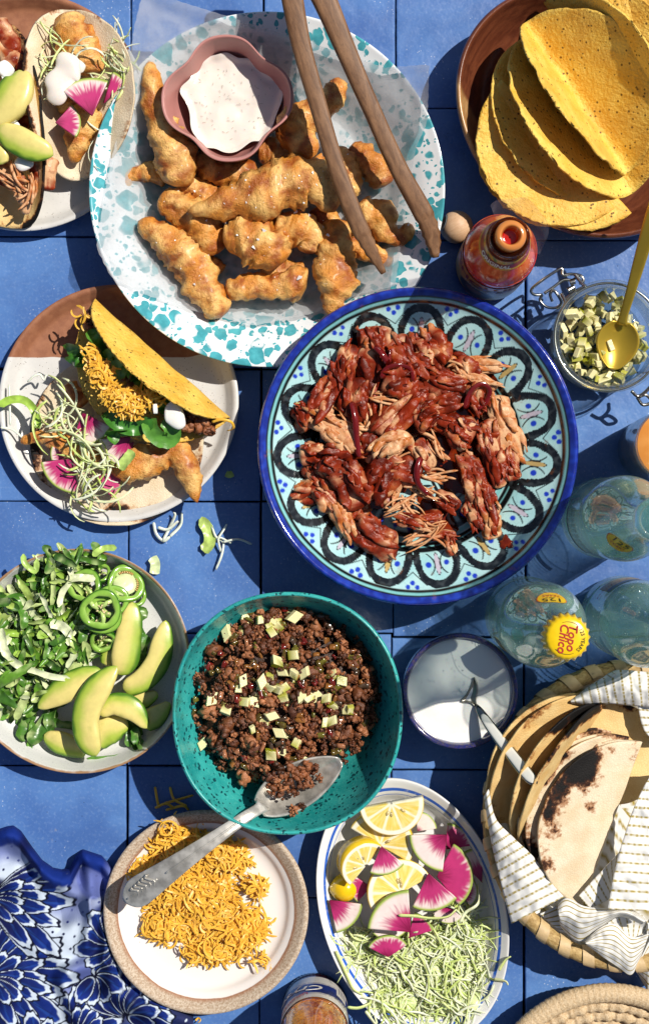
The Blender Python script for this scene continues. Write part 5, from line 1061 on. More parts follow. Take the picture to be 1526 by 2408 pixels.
shreds('shredded_cheese', M_CHED, CSP, 1600, (.008, .026), (.0010, .0017), .0005, (.2, 4.2), None, None, tilt=.14, tw=.6, npt=9, zf=zche, pile=.014, mound=cheese_mound, label='mound of shredded orange cheddar on the sandy-rimmed plate', cat='cheese')

# ================================================================== lemon, radish and cabbage on the oval platter
def zoval(x, y):
    dx, dy = x-oc[0], y-oc[1]; u = (dx*math.cos(OVR)+dy*math.sin(OVR))/OA; v = (-dx*math.sin(OVR)+dy*math.cos(OVR))/OB
    return np.interp(np.hypot(u, v), [0, .55, .72, .80, .87, .94, 1.0], [.006, .006, .0068, .010, .0185, .0235, .026])
M_LEM = basic('lemon', None, .2, var=.06, vs=150, bump=.3, bs=330, bd=.0006, coat=.3)
def lemon(label, e0, e1, toward, z, t, tilt, seed):
    e0, e1 = np.array(e0, float), np.array(e1, float); c = (e0+e1)/2; rz = np.linalg.norm(e1-e0)/2; p = qW('L', *c, z); R = qL('L', rz, z)
    d = np.array(toward, float); a0 = math.atan2(-d[1], d[0]); nr, na = 24, 60; f = np.linspace(.0, 1, nr); th = np.linspace(-PI/2, PI/2, na)+a0
    F_, T_ = np.meshgrid(f, th, indexing='ij'); X = np.stack([F_*R*np.cos(T_), F_*R*np.sin(T_), t*.12*np.cos((T_-a0))*F_], -1); X = X@(rotx(tilt[0])@roty(tilt[1])).T + p
    V, F = thick(X, t); seg = ((T_-a0+PI/2+.2+.1*math.sin(seed))/(PI/4.6)) % 1; mem = np.minimum(seg, 1-seg)*(PI/4.6)*F_; pulp = mixc(lin('E6C95A'), lin('F0DE92'), sstep(-.3, .4, pn(np.stack([np.cos(T_)*20, np.sin(T_)*20, F_*2.5], -1), 1.2, seed)))
    C = mixc(pulp, lin('F4EDD2'), sstep(.05, .02, mem)); C = mixc(C, lin('F4EDD2'), sstep(.13, .08, F_)); C = mixc(C, lin('F3EEDA'), sstep(.83, .86, F_+.01*np.cos(seg*6.28))); C = mixc(C, lin('E9C22A'), sstep(.955, .985, F_))
    C = C.reshape(-1, 3); o = thing('lemon_slice', (p[0], p[1], z-t/2), label, 'lemon', 'cut lemon on the oval platter'); obj('slice', V, F, M_LEM, o, col=np.vstack([C, C]))
    mb = MB(); V0, F0 = ico(1)
    for k in range(3): r = rnd(.2, .5)*R; a = a0+rnd(-.9, .9); v = V0*np.array([.0028, .0014, .001])@rotz(a).T+[r*math.cos(a), r*math.sin(a), t*.5]; mb.add(v@(rotx(tilt[0])@roty(tilt[1])).T+p, F0, lin('C9B47C')*rnd(.7, 1.1))
    mb.build('seeds', M_LEM, o)
GL = None
V0, F0 = ico(4); p = qW('L', 315, 775, .017); V = V0*np.array([qL('L', 98), qL('L', 92), .012]); V = V@rotz(.5).T; dst = np.linalg.norm(V0-np.array([-.86, .42, .28])/np.linalg.norm([-.86, .42, .28]), axis=1); V = V*(1+.16*np.exp(-(dst/.22)**2)-.10*np.exp(-(dst/.1)**2))[:, None]
C = mixc(lin('F0C414'), lin('7A6A34'), sstep(.16, .06, dst)); obj('lemon_end', V+p, F0, M_LEM, col=C, label='yellow lemon end with a green-brown stem scar at left of the platter', cat='lemon', group='cut lemon on the oval platter')
lemon('lemon wedge leaning at left, its yellow rind facing the platter edge', (545, 480), (325, 730), (-.76, -.65), .030, .013, (.25, .25), 3)
lemon('lemon half slice second from the top, tucked under the first', (355, 375), (745, 595), (.49, -.87), .026, .009, (.05, -.1), 2)
lemon('topmost lemon half slice with dark seed in the middle', (412, 250), (832, 168), (.19, .98), .034, .010, (.12, .0), 1)
lemon('lemon half slice in the centre with several seed pockets', (488, 915), (875, 700), (-.48, -.87), .030, .009, (-.1, .05), 5)
GR = 'watermelon radish slices on the oval platter'
RAD = [('pale radish slice beside the upper lemon', (795, 400), -50, 130, 1.5, .020, .05), ('radish slice in shade at the upper right of the heap', (985, 520), -48, 175, 1.4, .018, .75), ('narrow radish slice at far right touching the blue line', (1225, 745), -112, 235, .8, .018, .45),
 ('radish slice lying low at right just above the cabbage', (1070, 800), 5, 125, 1.6, .018, .6), ('radish slice under the centre wedges at the cabbage edge', (1000, 890), 95, 125, 1.9, .018, .35), ('radish slice on edge between the lemons at left', (485, 770), 172, 135, 1.5, .024, .75), ('lowest radish slice half buried in cabbage', (600, 1235), -92, 150, 2.1, .026, .72), ('pale radish slice peeking below the centre white one', (610, 975), 82, 150, 2.0, .024, .15), ('dark pink radish slice under the white-rimmed one', (735, 1110), -48, 175, 1.0, .022, .9),
 ('radish wedge alone at far left, dark purple tip outward', (212, 858), 42, 222, 1.25, .024, .5), ('large deep pink radish half disc at right', (925, 700), -5, 240, 2.0, .030, .82), ('bright pink radish wedge pointing up in the centre', (868, 680), 78, 248, 1.3, .036, .62), ('pale radish wedge at upper right with wide white band', (990, 425), 138, 248, 1.45, .037, .38), ('small radish wedge lying on the lemon slices', (557, 500), 76, 192, 1.3, .041, .62), ('broad white and pink radish wedge at lower centre', (752, 1070), 226, 288, 1.42, .040, .42)]
for i, (lab, tp, a, r, sp_, z, pk) in enumerate(RAD): radish(lab, tp, -math.radians(a), r, sp_, z, (rnd(-.12, .12), rnd(-.12, .12)), 'L', GR, seed=i+30, pink=pk)
def cl(a, b, sx, sy, ro, w): return (qW('L', a, b, .012), qL('L', sx), qL('L', sy), ro, w)
LSP = [cl(850, 1320, 350, 220, 0, 8), cl(900, 1180, 330, 130, .2, 3), cl(640, 1200, 250, 120, 0, 2.2), cl(1000, 1500, 240, 130, 0, 2.2), cl(420, 1150, 90, 110, 0, .7), cl(1120, 1060, 80, 140, .2, .8), cl(700, 1520, 220, 90, 0, 1.2), cl(1040, 920, 120, 60, .5, .3)]; cab_mound = mound_of('L', LSP, zoval, .015, lin('DAE6A6'))
shreds('shredded_cabbage', M_CABB, LSP, 760, (.022, .050), (.0007, .0017), .0005, (.4, 2.6), None, cabc, tilt=.14, tw=.7, zf=zoval, pile=.016, npt=12, sm=True, mound=cab_mound, label='mound of finely shredded pale green cabbage on the oval platter', cat='cabbage')
mb = MB()
for pts in [[(255, 1180), (290, 1260), (330, 1350), (370, 1430), (430, 1470)], [(330, 1545), (400, 1550), (470, 1530), (560, 1500)], [(1330, 1310), (1370, 1240), (1405, 1210)], [(1300, 1370), (1370, 1375), (1385, 1400)], [(660, 910), (760, 915), (870, 930), (980, 920), (1040, 870)], [(1060, 960), (1100, 890), (1180, 830), (1200, 760)], [(450, 1570), (500, 1640), (540, 1690)]]:
    pz = [qW('L', a, b, .02) for a, b in pts]; pz = np.array([[v[0], v[1], max(zoval(v[0], v[1]), .012)+(.032 if 800 < b < 1000 else .004)] for v, (a, b) in zip(pz, pts)]); V, F = ribbon(resample(catmull(pz, 6), 26), .0022*np.r_[.4, np.ones(24), .4], .0007, twist=1.0); mb.add(V, F, cabc())
mb.build('cabbage_strands', M_CABB, kind='stuff', label='long cabbage strands straying over the rim of the oval platter', cat='cabbage')
# ================================================================== glass, bottles and jars
def glass_mat(name, tint, body=None, bodyw=0.0, rough=.03, refr=.0, ior=1.45, fres=1.0):
    t = NT(name); t.t.nodes.remove(t.b); tr = t.n('ShaderNodeBsdfTransparent'); tr.inputs[0].default_value = (*tint, 1); cur = tr.outputs[0]
    def mixs(f, a, b):
        m = t.n('ShaderNodeMixShader'); t.put(m.inputs[0], f); t.l(a, m.inputs[1]); t.l(b, m.inputs[2]); return m.outputs[0]
    def edge_():
        e = t.n('ShaderNodeLayerWeight'); e.inputs[0].default_value = .5; return t.math('MULTIPLY_ADD', t.math('POWER', e.outputs['Facing'], 2.0), 3.2, .7)
    if refr:
        g = t.n('ShaderNodeBsdfRefraction'); g.inputs[0].default_value = (*tint, 1); g.inputs['IOR'].default_value = ior; g.inputs['Roughness'].default_value = .02; cur = mixs(refr, cur, g.outputs[0])
    if body is not None:
        d0 = t.n('ShaderNodeBsdfDiffuse'); d0.inputs[0].default_value = (*body, 1); d1 = t.n('ShaderNodeBsdfTranslucent'); d1.inputs[0].default_value = (*body, 1); d = t.n('ShaderNodeMixShader'); t.l(d0.outputs[0], d.inputs[1]); t.l(d1.outputs[0], d.inputs[2]); cur = mixs(t.math('MULTIPLY', t.math('MULTIPLY_ADD', t.noise(70, 3), .8, .6), t.math('MULTIPLY', bodyw, edge_()), clamp=True), cur, d.outputs[0])
    gl = t.n('ShaderNodeBsdfGlossy'); gl.inputs['Roughness'].default_value = rough; lw = t.n('ShaderNodeLayerWeight'); lw.inputs[0].default_value = .5; face = t.math('MULTIPLY_ADD', t.math('POWER', lw.outputs['Facing'], 3.0), .75, .018)
    cur = mixs(t.math('MULTIPLY', face, fres), cur, gl.outputs[0]); t.l(cur, t.out.inputs[0]); return t.m
M_GL = glass_mat('pale_teal_glass', (.965, .99, .983), lin('D2EEE2'), .155, rough=.05)
M_WATER = glass_mat('sparkling_water', (.94, .98, .97), lin('78BCA4'), .20, fres=.35)
M_CLEAR = glass_mat('clear_glass', (.96, .98, .97), lin('C8D4D4'), .05, fres=1.0)
def text_mesh(body, size, shear=0.0, bold=0.0):
    cu = bpy.data.curves.new('lettering', 'FONT'); cu.body = body; cu.size = size; cu.align_x = 'CENTER'; cu.align_y = 'CENTER'; cu.shear = shear; cu.offset = bold; cu.resolution_u = 3
    o = bpy.data.objects.new('lettering', cu); COLL.objects.link(o); dg = bpy.context.evaluated_depsgraph_get(); me = bpy.data.meshes.new_from_object(o.evaluated_get(dg))
    V = np.array([v.co[:] for v in me.vertices]); F = [list(p.vertices) for p in me.polygons]; bpy.data.objects.remove(o); bpy.data.curves.remove(cu); bpy.data.meshes.remove(me); return V, F
def on_cyl(V, c, a0, z0, rfun, off=.0004):
    """wrap flat lettering (x right, y up) round an upright axis; seen from outside it reads left to right"""
    z = z0 + V[:, 1]; r = rfun(z); a = a0 + V[:, 0]/np.maximum(r, .004); return np.stack([c[0]+(r+off)*np.cos(a), c[1]+(r+off)*np.sin(a), z], 1)
def cyl_patch(c, a0, a1, z0, z1, rfun, off=.0002, n=48, m=16):
    a = np.linspace(a0, a1, n); z = np.linspace(z0, z1, m); A, Z = np.meshgrid(a, z, indexing='ij'); r = rfun(Z)+off; V = np.stack([c[0]+r*np.cos(A), c[1]+r*np.sin(A), Z], -1).reshape(-1, 3); return V, grid_faces(n, m, flip=True), A.reshape(-1), Z.reshape(-1)
M_RED = basic('red_print', lin('B02218'), .4, var=0); M_BLKP = basic('black_print', lin('181512'), .4, var=0); M_WHT = basic('white_print', lin('E8E4DC'), .4, var=0); M_BURG = basic('burgundy_print', lin('5A1A26'), .4, var=0)
M_YEL = basic('yellow_enamel', lin('EFC70E'), .28, var=.05, vs=200, coat=.4); M_LAB = basic('printed_label', None, .35, var=.03, coat=.2)
BP = smooth_prof([(.0005, .003), (.022, .003), (.0275, .0012), (.0298, .004), (.0306, .010), (.0302, .022), (.0306, .030), (.0300, .034), (.0300, .088), (.0306, .092), (.0304, .112), (.0292, .124), (.0262, .138), (.0225, .150), (.0190, .162), (.0165, .175), (.0148, .190), (.0138, .205), (.0134, .216), (.0146, .220), (.0146, .226), (.0128, .229), (.0108, .228), (.0104, .218)], 5)
def rbot(z): zz = BP[:, 1]; i = np.argsort(zz[10:-12]); return np.interp(z, zz[10:-12][i], BP[10:-12, 0][i])
WP = smooth_prof([(.0005, .006), (.024, .006), (.0278, .010), (.0280, .03), (.0276, .06), (.0280, .11), (.0268, .124), (.0240, .137), (.0205, .149), (.0168, .161), (.0140, .175), (.0120, .190), (.0005, .190)], 5)
def bottle(base, label, cap, deca, labs):
    c = W(*base, 0); o = thing('water_bottle', (c[0], c[1], 0), label, 'bottle', 'glass bottles of sparkling water')
    V, F = lathe(BP, 72, c); obj('glass_body', V, F, M_GL, o)
    V, F = lathe(WP, 64, c); obj('water', V, F, M_WATER, o)
    mb = MB(); V0, F0 = ico(1)
    for i in range(170):
        z = rnd(.02, .165); a = rnd(0, 2*PI); r = float(np.interp(z, WP[:, 1][8:-6], WP[:, 0][8:-6]))+.0003; s = rnd(.00025, .0006); mb.add(V0*s+[c[0]+r*math.cos(a), c[1]+r*math.sin(a), z], F0)
    mb.build('bubbles', basic('bubble', lin('DDEBE6'), .15, var=0) if 'bubble' not in bpy.data.materials else bpy.data.materials['bubble'], o)
    V, F, A, Z = cyl_patch(c, deca-.52, deca+.52, .1435, .1665, rbot, .0005, 40, 24); u = (A-deca)/.50; v = (Z-.155)/.0105; d = u*u+v*v
    C = mixc(lin('F0C814'), lin('C63A1A'), sstep(.78, .9, d)); ray = sstep(.3, .7, np.sin(np.arctan2(v+.9, u)*22))*sstep(.2, -.2, v)*sstep(.95, .5, np.abs(u)); C = mixc(C, lin('D2622A'), ray*.6)
    keep = [f for f in F.tolist() if all(d[i] < 1.0 for i in f)]; used = sorted({i for f in keep for i in f}); mp = {k: i for i, k in enumerate(used)}
    dec = obj('anniversary_badge', V[used], [[mp[i] for i in f] for f in keep], M_LAB, o, col=C[used])
    tv, tf = text_mesh('125', .0095); obj('numerals', on_cyl(tv, c, deca, .1585, rbot, .0009), tf, M_BLKP, dec); tv, tf = text_mesh('YEARS', .0042); obj('lettering', on_cyl(tv, c, deca, .1515, rbot, .0009), tf, M_RED, dec)
    for kind, a0, a1 in labs:
        if kind == 'yellow':
            V, F, A, Z = cyl_patch(c, a0, a1, .040, .084, rbot, .0004, 40, 22); C = mixc(lin('B0921C'), lin('14120E'), sstep(.070, .072, Z)); C = mixc(C, lin('D8B41E'), (Z < .058)*(np.abs(A-(a0+a1)/2) < .35)*.8); lb = obj('printed_label', V, F, M_LAB, o, col=C)
            tv, tf = text_mesh('Topo Chico', .0095, .25); obj('lettering', on_cyl(tv, c, (a0+a1)/2, .062, rbot, .0008), tf, M_RED, lb); tv, tf = text_mesh('AGUA MINERAL', .0045); obj('lettering', on_cyl(tv, c, (a0+a1)/2, .049, rbot, .0008), tf, M_BLKP, lb)
        else:
            mb = MB()
            for k, (z0, z1) in enumerate(((.034, .0385), (.0405, .0412), (.0435, .0442), (.047, .0477), (.0505, .0512), (.056, .0575), (.0605, .062), (.066, .0675), (.0705, .072))):
                n = 1 if k in (0, 1) else 12
                for j in range(n): b0 = a0+(a1-a0)*j/n; b1 = b0+(a1-a0)/n*(1 if n == 1 else rnd(.6, .92)); V, F, A, Z = cyl_patch(c, b0, b1, z0, z1, rbot, .0004, 8 if n > 1 else 30, 2); mb.add(V, F)
            mb.build('fine_print', M_BURG, o)
    if cap:
        th = np.linspace(0, 2*PI, 168, endpoint=False); rows = []
        for r, z, fl in ((.0001, .2345, 0), (.006, .2345, 0), (.0115, .2342, 0), (.0131, .2332, .0), (.0139, .231, .02), (.0147, .2275, .035), (.0153, .2245, .05), (.0148, .2245, .05)): rr = r*(1+fl*np.cos(21*th)); rows.append(np.stack([c[0]+rr*np.cos(th), c[1]+rr*np.sin(th), z+0*th], 1))
        cp = obj('crown_cap', np.concatenate(rows), grid_faces(8, 168, True, flip=True), M_YEL, o)
        R = rotz(math.radians(-97))
        for word, dx, dy, s in (('Topo', -.0006, .0026, .0078), ('Chico', .0005, -.0029, .0078)): tv, tf = text_mesh(word, s, .18, .00012); obj('lettering', (tv+[dx, dy, 0])@R.T+[c[0], c[1], .2349], tf, M_RED, cp)
        tv, tf = text_mesh('125 YEARS', .0034); a = math.radians(-8)-tv[:, 0]/.0098; r = .0098+tv[:, 1]; obj('lettering', np.stack([c[0]+r*np.cos(a), c[1]+r*np.sin(a), .2348+0*r], 1), tf, M_BLKP, cp)
        mb = MB()
        for a0, a1 in ((.75, 1.9), (-2.4, -1.2)): a = np.linspace(a0, a1, 20); V, F = sweep(np.stack([c[0]+.0103*np.cos(a), c[1]+.0103*np.sin(a), .2346+0*a], 1), .00016, n=4); mb.add(V, F)
        mb.build('ring_line', M_BLKP, cp)
    return o
bottle((1231, 1447), 'capped sparkling water bottle with a yellow crown cap, nearest the sour cream', True, math.radians(88), [('yellow', math.radians(205), math.radians(255))])
bottle((1409, 1218), 'uncapped water bottle right of the painted plate, burgundy print on its side', False, math.radians(235), [('fine', math.radians(150), math.radians(240))])
bottle((1454, 1446), 'water bottle at right edge above the tortilla basket, mustard label strip', False, math.radians(20), [('yellow', math.radians(75), math.radians(135)), ('fine', math.radians(215), math.radians(260))])

# ------------------------------------------------------------------ red hot sauce with an orange neck, cap off
def hotsauce():
    c = W(1150, 629, 0); o = thing('hot_sauce_bottle', (c[0], c[1], 0), 'open bottle of red hot sauce with mustard label beside the painted plate', 'bottle')
    pr = smooth_prof([(.0005, .001), (.022, .001), (.0252, .004), (.0262, .010), (.0262, .068), (.0256, .076), (.0232, .086), (.0190, .096), (.0152, .105), (.0134, .113), (.0128, .119), (.0128, .121)], 5)
    rf = lambda z: np.interp(z, pr[15:, 1], pr[15:, 0])
    t = NT('red_sauce_in_glass'); sauce = t.fin(t.mix(t.step(t.noise(60, 4, dist=1.0), .35, .68), lin('D02C14'), lin('EC7040')), .16, .4, coat=.35, coat_r=.03); V, F = lathe(pr, 72, c); obj('bottle_body', V, F, sauce, o)
    V, F, A, Z = cyl_patch(c, 0, 2*PI, .010, .0665, rf, .0005, 120, 30); C = mixc(lin('E2B458'), lin('CE8E34'), sstep(.3, .7, (Z-.010)/.056)); C = mixc(C, lin('7A2A1C'), ((Z > .0635) | (Z < .0125))*1.0); d = np.hypot((A-math.radians(236))*.026, Z-.026); C = mixc(C, lin('3A2218'), sstep(.017, .013, d)); C = mixc(C, lin('A0623C'), sstep(.0085, .006, np.hypot((A-math.radians(236))*.026, Z-.030))); C = mixc(C, lin('9C2A22'), sstep(.012, .010, Z)*0)
    C = mixc(C, lin('6A7A2A'), sstep(.25, .45, pn(np.stack([A*9, Z*300, 0*Z], 1), 1, 4))*.6*(Z < .04)); lb = obj('label', V, F, M_LAB, o, col=C)
    tv, tf = text_mesh('CHOLULA', .0150, 0, .0005); obj('lettering', on_cyl(tv, c, math.radians(248), .0545, rf, .0010), tf, basic('purple_red_print', lin('7C1830'), .4, var=0), lb)
    tv, tf = text_mesh('HOT SAUCE', .0058); obj('lettering', on_cyl(tv, c, math.radians(248), .0445, rf, .0010), tf, M_WHT, lb)
    V, F, A, Z = cyl_patch(c, 0, 2*PI, .099, .113, rf, .0006, 80, 14); C = mixc(lin('D2A02A'), lin('8A1E34'), (Z > .1005)*(Z < .1055)*1.0); C = mixc(C, lin('3E7A2A'), (Z > .1065)*sstep(.0, .3, pn(np.stack([A*6, Z*200, 0*Z], 1), 1, 2))); nb = obj('neck_label', V, F, M_LAB, o, col=C)
    tv, tf = text_mesh('ORIGINAL', .0052, 0, .0002); obj('lettering', on_cyl(tv, c, math.radians(240), .103, rf, .0011), tf, M_WHT, nb)
    V, F = lathe(smooth_prof([(.0128, .113), (.0150, .1145), (.0152, .1165), (.0138, .118), (.0132, .122), (.0138, .1235), (.0138, .1275), (.0125, .1285), (.0112, .1275), (.0105, .1255)], 4), 64, c); obj('neck_ring', V, F, glass_mat('amber_tinted_glass', (.85, .55, .35), lin('6A3014'), .35), o)
    V, F = lathe(smooth_prof([(.0106, .123), (.0108, .131), (.0100, .1335), (.0080, .1345), (.0066, .134), (.0056, .131), (.0052, .126), (.0005, .1255)], 4), 64, c); t = NT('orange_pour_insert'); sx = t.n('ShaderNodeSeparateXYZ'); t.l(t.co, sx.inputs[0]); m = t.fin(t.mix(t.step(sx.outputs[2], .1262, .1275), lin('B01A08'), lin('CE8240')), .15, .5, coat=.5); obj('pour_insert', V, F, m, o)
    a = np.linspace(-.55, 2.15, 60); rows = []
    for k in range(10): r = .0135+k*.0011+.0009*k/9*np.sin(a*7)+(.004*k/9)*np.sin(a*1.1+.5); rows.append(np.stack([c[0]+r*np.cos(a), c[1]+r*np.sin(a), .119+.0012*k+.0012*np.sin(a*9+k)*k/9], 1))
    obj('torn_plastic_seal', np.concatenate(rows), grid_faces(10, 60), glass_mat('clear_plastic', (.90, .90, .94), lin('B9B2C4'), .16, rough=.1), o)
hotsauce(); bpy.data.objects['hot_sauce_bottle'].scale = (1, 1, 1.13)
# ------------------------------------------------------------------ turned wooden stopper
def stopper():
    c = W(1073, 534, .0125); a = np.array([-.93, .25, .26]); a /= np.linalg.norm(a); R = .0125
    th = np.linspace(.48, PI-.02, 22); prof = [(.0052*.55, .5*R), (.0052, .55*R), (.0053, .80*R)] + [(R*math.sin(t), R*math.cos(t)) for t in th]; V, F = lathe(prof, 56); Rm = np.array(Vector(a).to_track_quat('Z', 'Y').to_matrix()); o = thing('wooden_stopper', (c[0], c[1], 0), 'pale round wooden bottle stopper with a hole, beside the tong tip', 'stopper')
    obj('turned_ball', V@Rm.T+c, F, m_wood('beech_wood', lin('C8A07C'), lin('D8B592'), lin('A8805C'), .5, sc=(30, 160, 160), ring=2.0, rough=.5, coat=0), o)
    V, F = lathe([(.0050, .45*R), (.0056, .86*R), (.0061, .90*R), (.0063, .87*R)], 40); obj('plastic_sleeve', V@Rm.T+c, F, basic('grey_plastic', lin('A9B0B4'), .3), o); V, F = lathe([(.0005, .3*R), (.0049, .32*R), (.0051, .6*R)], 30); obj('threaded_bore', V@Rm.T+c, F, basic('orange_stained_bore', lin('7A3A20'), .6), o)
stopper()
# ------------------------------------------------------------------ hot sauce at the bottom edge
def crystal():
    c = W(741, 2362, 0); o = thing('label_bottle', (c[0], c[1], 0), 'bottle of orange hot sauce with white and blue label at the bottom edge', 'bottle')
    pr = smooth_prof([(.0005, .001), (.021, .001), (.0238, .003), (.0244, .007), (.0242, .065), (.0240, .072), (.0222, .088), (.0180, .108), (.0135, .125), (.0115, .140), (.0112, .162), (.0005, .162)], 5); rf = lambda z: np.interp(z, pr[15:-5, 1], pr[15:-5, 0])
    t = NT('orange_sauce_in_glass'); n = t.noise(150, 4, .6, dist=1.5); m = t.mix(t.step(n, .35, .65), lin('8E3A10'), lin('C8782A')); sx = t.n('ShaderNodeSeparateXYZ'); t.l(t.co, sx.inputs[0]); m = t.mix(t.step(sx.outputs[2], .016, .010), m, lin('3A0E0A')); t.bump(n, .6, .002); V, F = lathe(pr, 72, c); obj('bottle_body', V, F, t.fin(m, .1, .6, coat=1, coat_r=.03), o)
    V, F = lathe([(.0244, .001), (.0251, .002), (.0251, .0065), (.0245, .0075)], 120, c); V = V.reshape(4, 120, 3); V[1:3, ::2, :2] = c[:2]+(V[1:3, ::2, :2]-c[:2])*.985; obj('knurled_base', V.reshape(-1, 3), F, glass_mat('dark_glass', (.5, .25, .2), lin('2A0C0A'), .5), o)
    V, F, A, Z = cyl_patch(c, -.35, PI+.65, .013, .0655, rf, .0005, 150, 40); zb = .030+.013*np.sin((A-.25)*1.25); C = mixc(lin('DAD4CA'), lin('1B2C74'), sstep(.0118, .0112, np.abs(Z-zb))); C = mixc(C, lin('1B2C74'), sstep(.0007, .0003, np.abs(np.abs(Z-zb)-.0135))*.7)
    ar = np.hypot((A-2.55)*.0242/.021, (Z-.041)/.0155); C = mixc(C, lin('A8322A'), sstep(.06, .02, np.abs(ar-1.0))*(Z > zb+.008)); bc_ = (A > .42)*(A < .86)*(Z > .017)*(Z < .040); C = mixc(C, lin('DAD4CA'), bc_*1.0); bars = (A > .50)*(A < .84)*(Z > .019)*(Z < .034)*(np.sin(A*150)+.6*np.sin(A*67) > .1); C = mixc(C, lin('1A1E44'), bars*1.0); lb = obj('label', V, F, M_LAB, o, col=C)
    tv, tf = text_mesh('Crystal', .0165, .3, .0003); V = on_cyl(tv, c, 2.25, 0, rf, .001); a = 2.25+tv[:, 0]/.0242; V[:, 2] = tv[:, 1]+.030+.013*np.sin((a-.25)*1.25); r = .0252; V[:, 0] = c[0]+r*np.cos(a); V[:, 1] = c[1]+r*np.sin(a); obj('lettering', V, tf, M_WHT, lb)
    tv, tf = text_mesh("LOUISIANA'S", .0058, 0, .0002); obj('lettering', on_cyl(tv, c, 2.45, .0555, rf, .001), tf, M_RED, lb)
    for i, (s, z) in enumerate((('MADE USING', .044), ('PRODUCT OF U.S.A.', .0485), ('RED CAYENNE, SALT', .053))): tv, tf = text_mesh(s, .0042); obj('lettering', on_cyl(tv, c, .62, z, rf, .001), tf, M_BLKP, lb)
crystal()
# ------------------------------------------------------------------ clip-top jar of diced pickle
M_WIRE = basic('steel_wire', lin('A8A8A4'), .25, var=.1, metal=1.0, vs=120)
jc = W(1407, 806, 0); jar = thing('clip_top_jar', (jc[0], jc[1], 0), 'open clip-top glass jar half full of diced pickle', 'jar')
JP = smooth_prof([(.0005, .0022), (.030, .0022), (.0345, .001), (.0375, .004), (.0388, .010), (.0388, .038), (.0380, .043), (.0400, .046), (.0415, .048), (.0418, .0505), (.0405, .0525), (.0385, .0520), (.0368, .049), (.0362, .044), (.0366, .036), (.0368, .012), (.0345, .006), (.0005, .0055)], 4)
V, F = lathe(JP, 80, jc); obj('glass_body', V, F, M_CLEAR, jar)
a = np.linspace(0, 2*PI, 90, endpoint=False); V, F = sweep(np.stack([jc[0]+.0398*np.cos(a), jc[1]+.0398*np.sin(a), .0445+0*a], 1), .0010, n=8, closed=True, cap=False); bail = obj('wire_bail', V, F, M_WIRE, jar)
def wire(pts, zs, name='wire_clasp', r=.00115): P = resample(catmull(np.array([qW('F', x, y, z) for (x, y), z in zip(pts, zs)]), 8), 8*len(pts)); V, F = sweep(P, r, n=8); obj(name, V, F, M_WIRE, bail)
wire([(770, 745), (712, 742), (695, 705), (780, 635), (880, 570), (912, 562), (915, 605), (975, 598), (1045, 612), (1060, 650), (1030, 665)], [.034, .036, .038, .040, .041, .041, .041, .041, .042, .042, .042])
wire([(770, 745), (755, 785), (800, 830), (870, 835), (905, 800), (880, 745), (850, 715), (825, 740), (840, 790)], [.034, .033, .033, .034, .036, .038, .038, .037, .035]); wire([(785, 735), (850, 690), (920, 640), (985, 640), (1030, 600)], [.038]*5); wire([(1000, 598), (1030, 640), (1075, 690)], [.042, .043, .045], r=.0014); wire([(905, 735), (930, 790), (925, 830)], [.040, .042, .044], r=.0014); wire([(930, 775), (1000, 720), (1060, 690)], [.041, .042, .043]); wire([(950, 715), (995, 690)], [.045, .044], r=.0022); wire([(965, 660), (1000, 650)], [.046, .046], r=.0022)
wire([(1400, 1425), (1450, 1460), (1526, 1400), (1560, 1330)], [.040, .038, .040, .044], 'wire_hinge', .0013); wire([(1440, 1470), (1480, 1520), (1540, 1500), (1500, 1450), (1440, 1470)], [.036, .034, .034, .036, .036], 'wire_hinge', .0013)
for i in range(170):
    while True:
        u, v = rnd(-1, 1), rnd(-1, 1)
        if u*u+v*v < .93: break
    z = .008 + .020*(i/170)+rnd(0, .003)-.006*max(0, u-.35)
    if u > .45 and v > -.1 and i > 90 and random.random() < .6: continue
    pickle(np.array([jc[0]+u*.0335, jc[1]+v*.0335, z]), rnd(.0052, .0074), 'diced pickle piece inside the clip-top jar', 'diced pickle in the jar', 1.2)
M_GOLD = basic('brushed_gold', lin('C9A93A'), .32, var=.06, vs=50, metal=.55)
gs = thing('gold_spoon', (*qW('F', 1270, 1110, .03)[:2], .024), 'gold spoon standing in the jar of diced pickle, handle at right edge', 'spoon')
spoon_bowl((1270, 1270), (1330, 935), 150, .031, .038, .006, gs, M_GOLD, 'F')
hp = [(1330, 955), (1345, 890), (1395, 720), (1450, 530), (1520, 280), (1570, 100)]; P = np.array([qW('F', x, y, z) for (x, y), z in zip(hp, (.038, .042, .054, .066, .082, .092))]); D = resample(catmull(np.c_[P, [qL('F', w) for w in (42, 30, 34, 42, 48, 46)]], 8), 40); V, F = sweep(D[:, :3], D[:, 3], .0013, n=12, power=4, up=(-.5, -.3, 1)); obj('handle', V, F, M_GOLD, gs)
# ------------------------------------------------------------------ tumbler of orange drink at the right edge
c = W(1522, 1056, 0); tb = thing('tumbler', (c[0], c[1], 0), 'glass tumbler of orange drink cut off by the right edge', 'glass')
V, F = lathe(smooth_prof([(.0005, .004), (.020, .004), (.0225, .001), (.0235, .006), (.0262, .088), (.0268, .0895), (.0258, .090), (.0248, .088), (.0226, .010), (.0005, .009)], 5), 64, c); obj('glass_body', V, F, M_CLEAR, tb)
t = NT('orange_drink'); V, F = lathe([(.0005, .0095), (.0224, .0105), (.0246, .080), (.0240, .0805), (.0005, .080)], 64, c); obj('drink', V, F, t.fin(t.mix(t.step(t.noise(60, 3), .3, .7), lin('D98A3C'), lin('E39A4E')), .15, .5), tb)

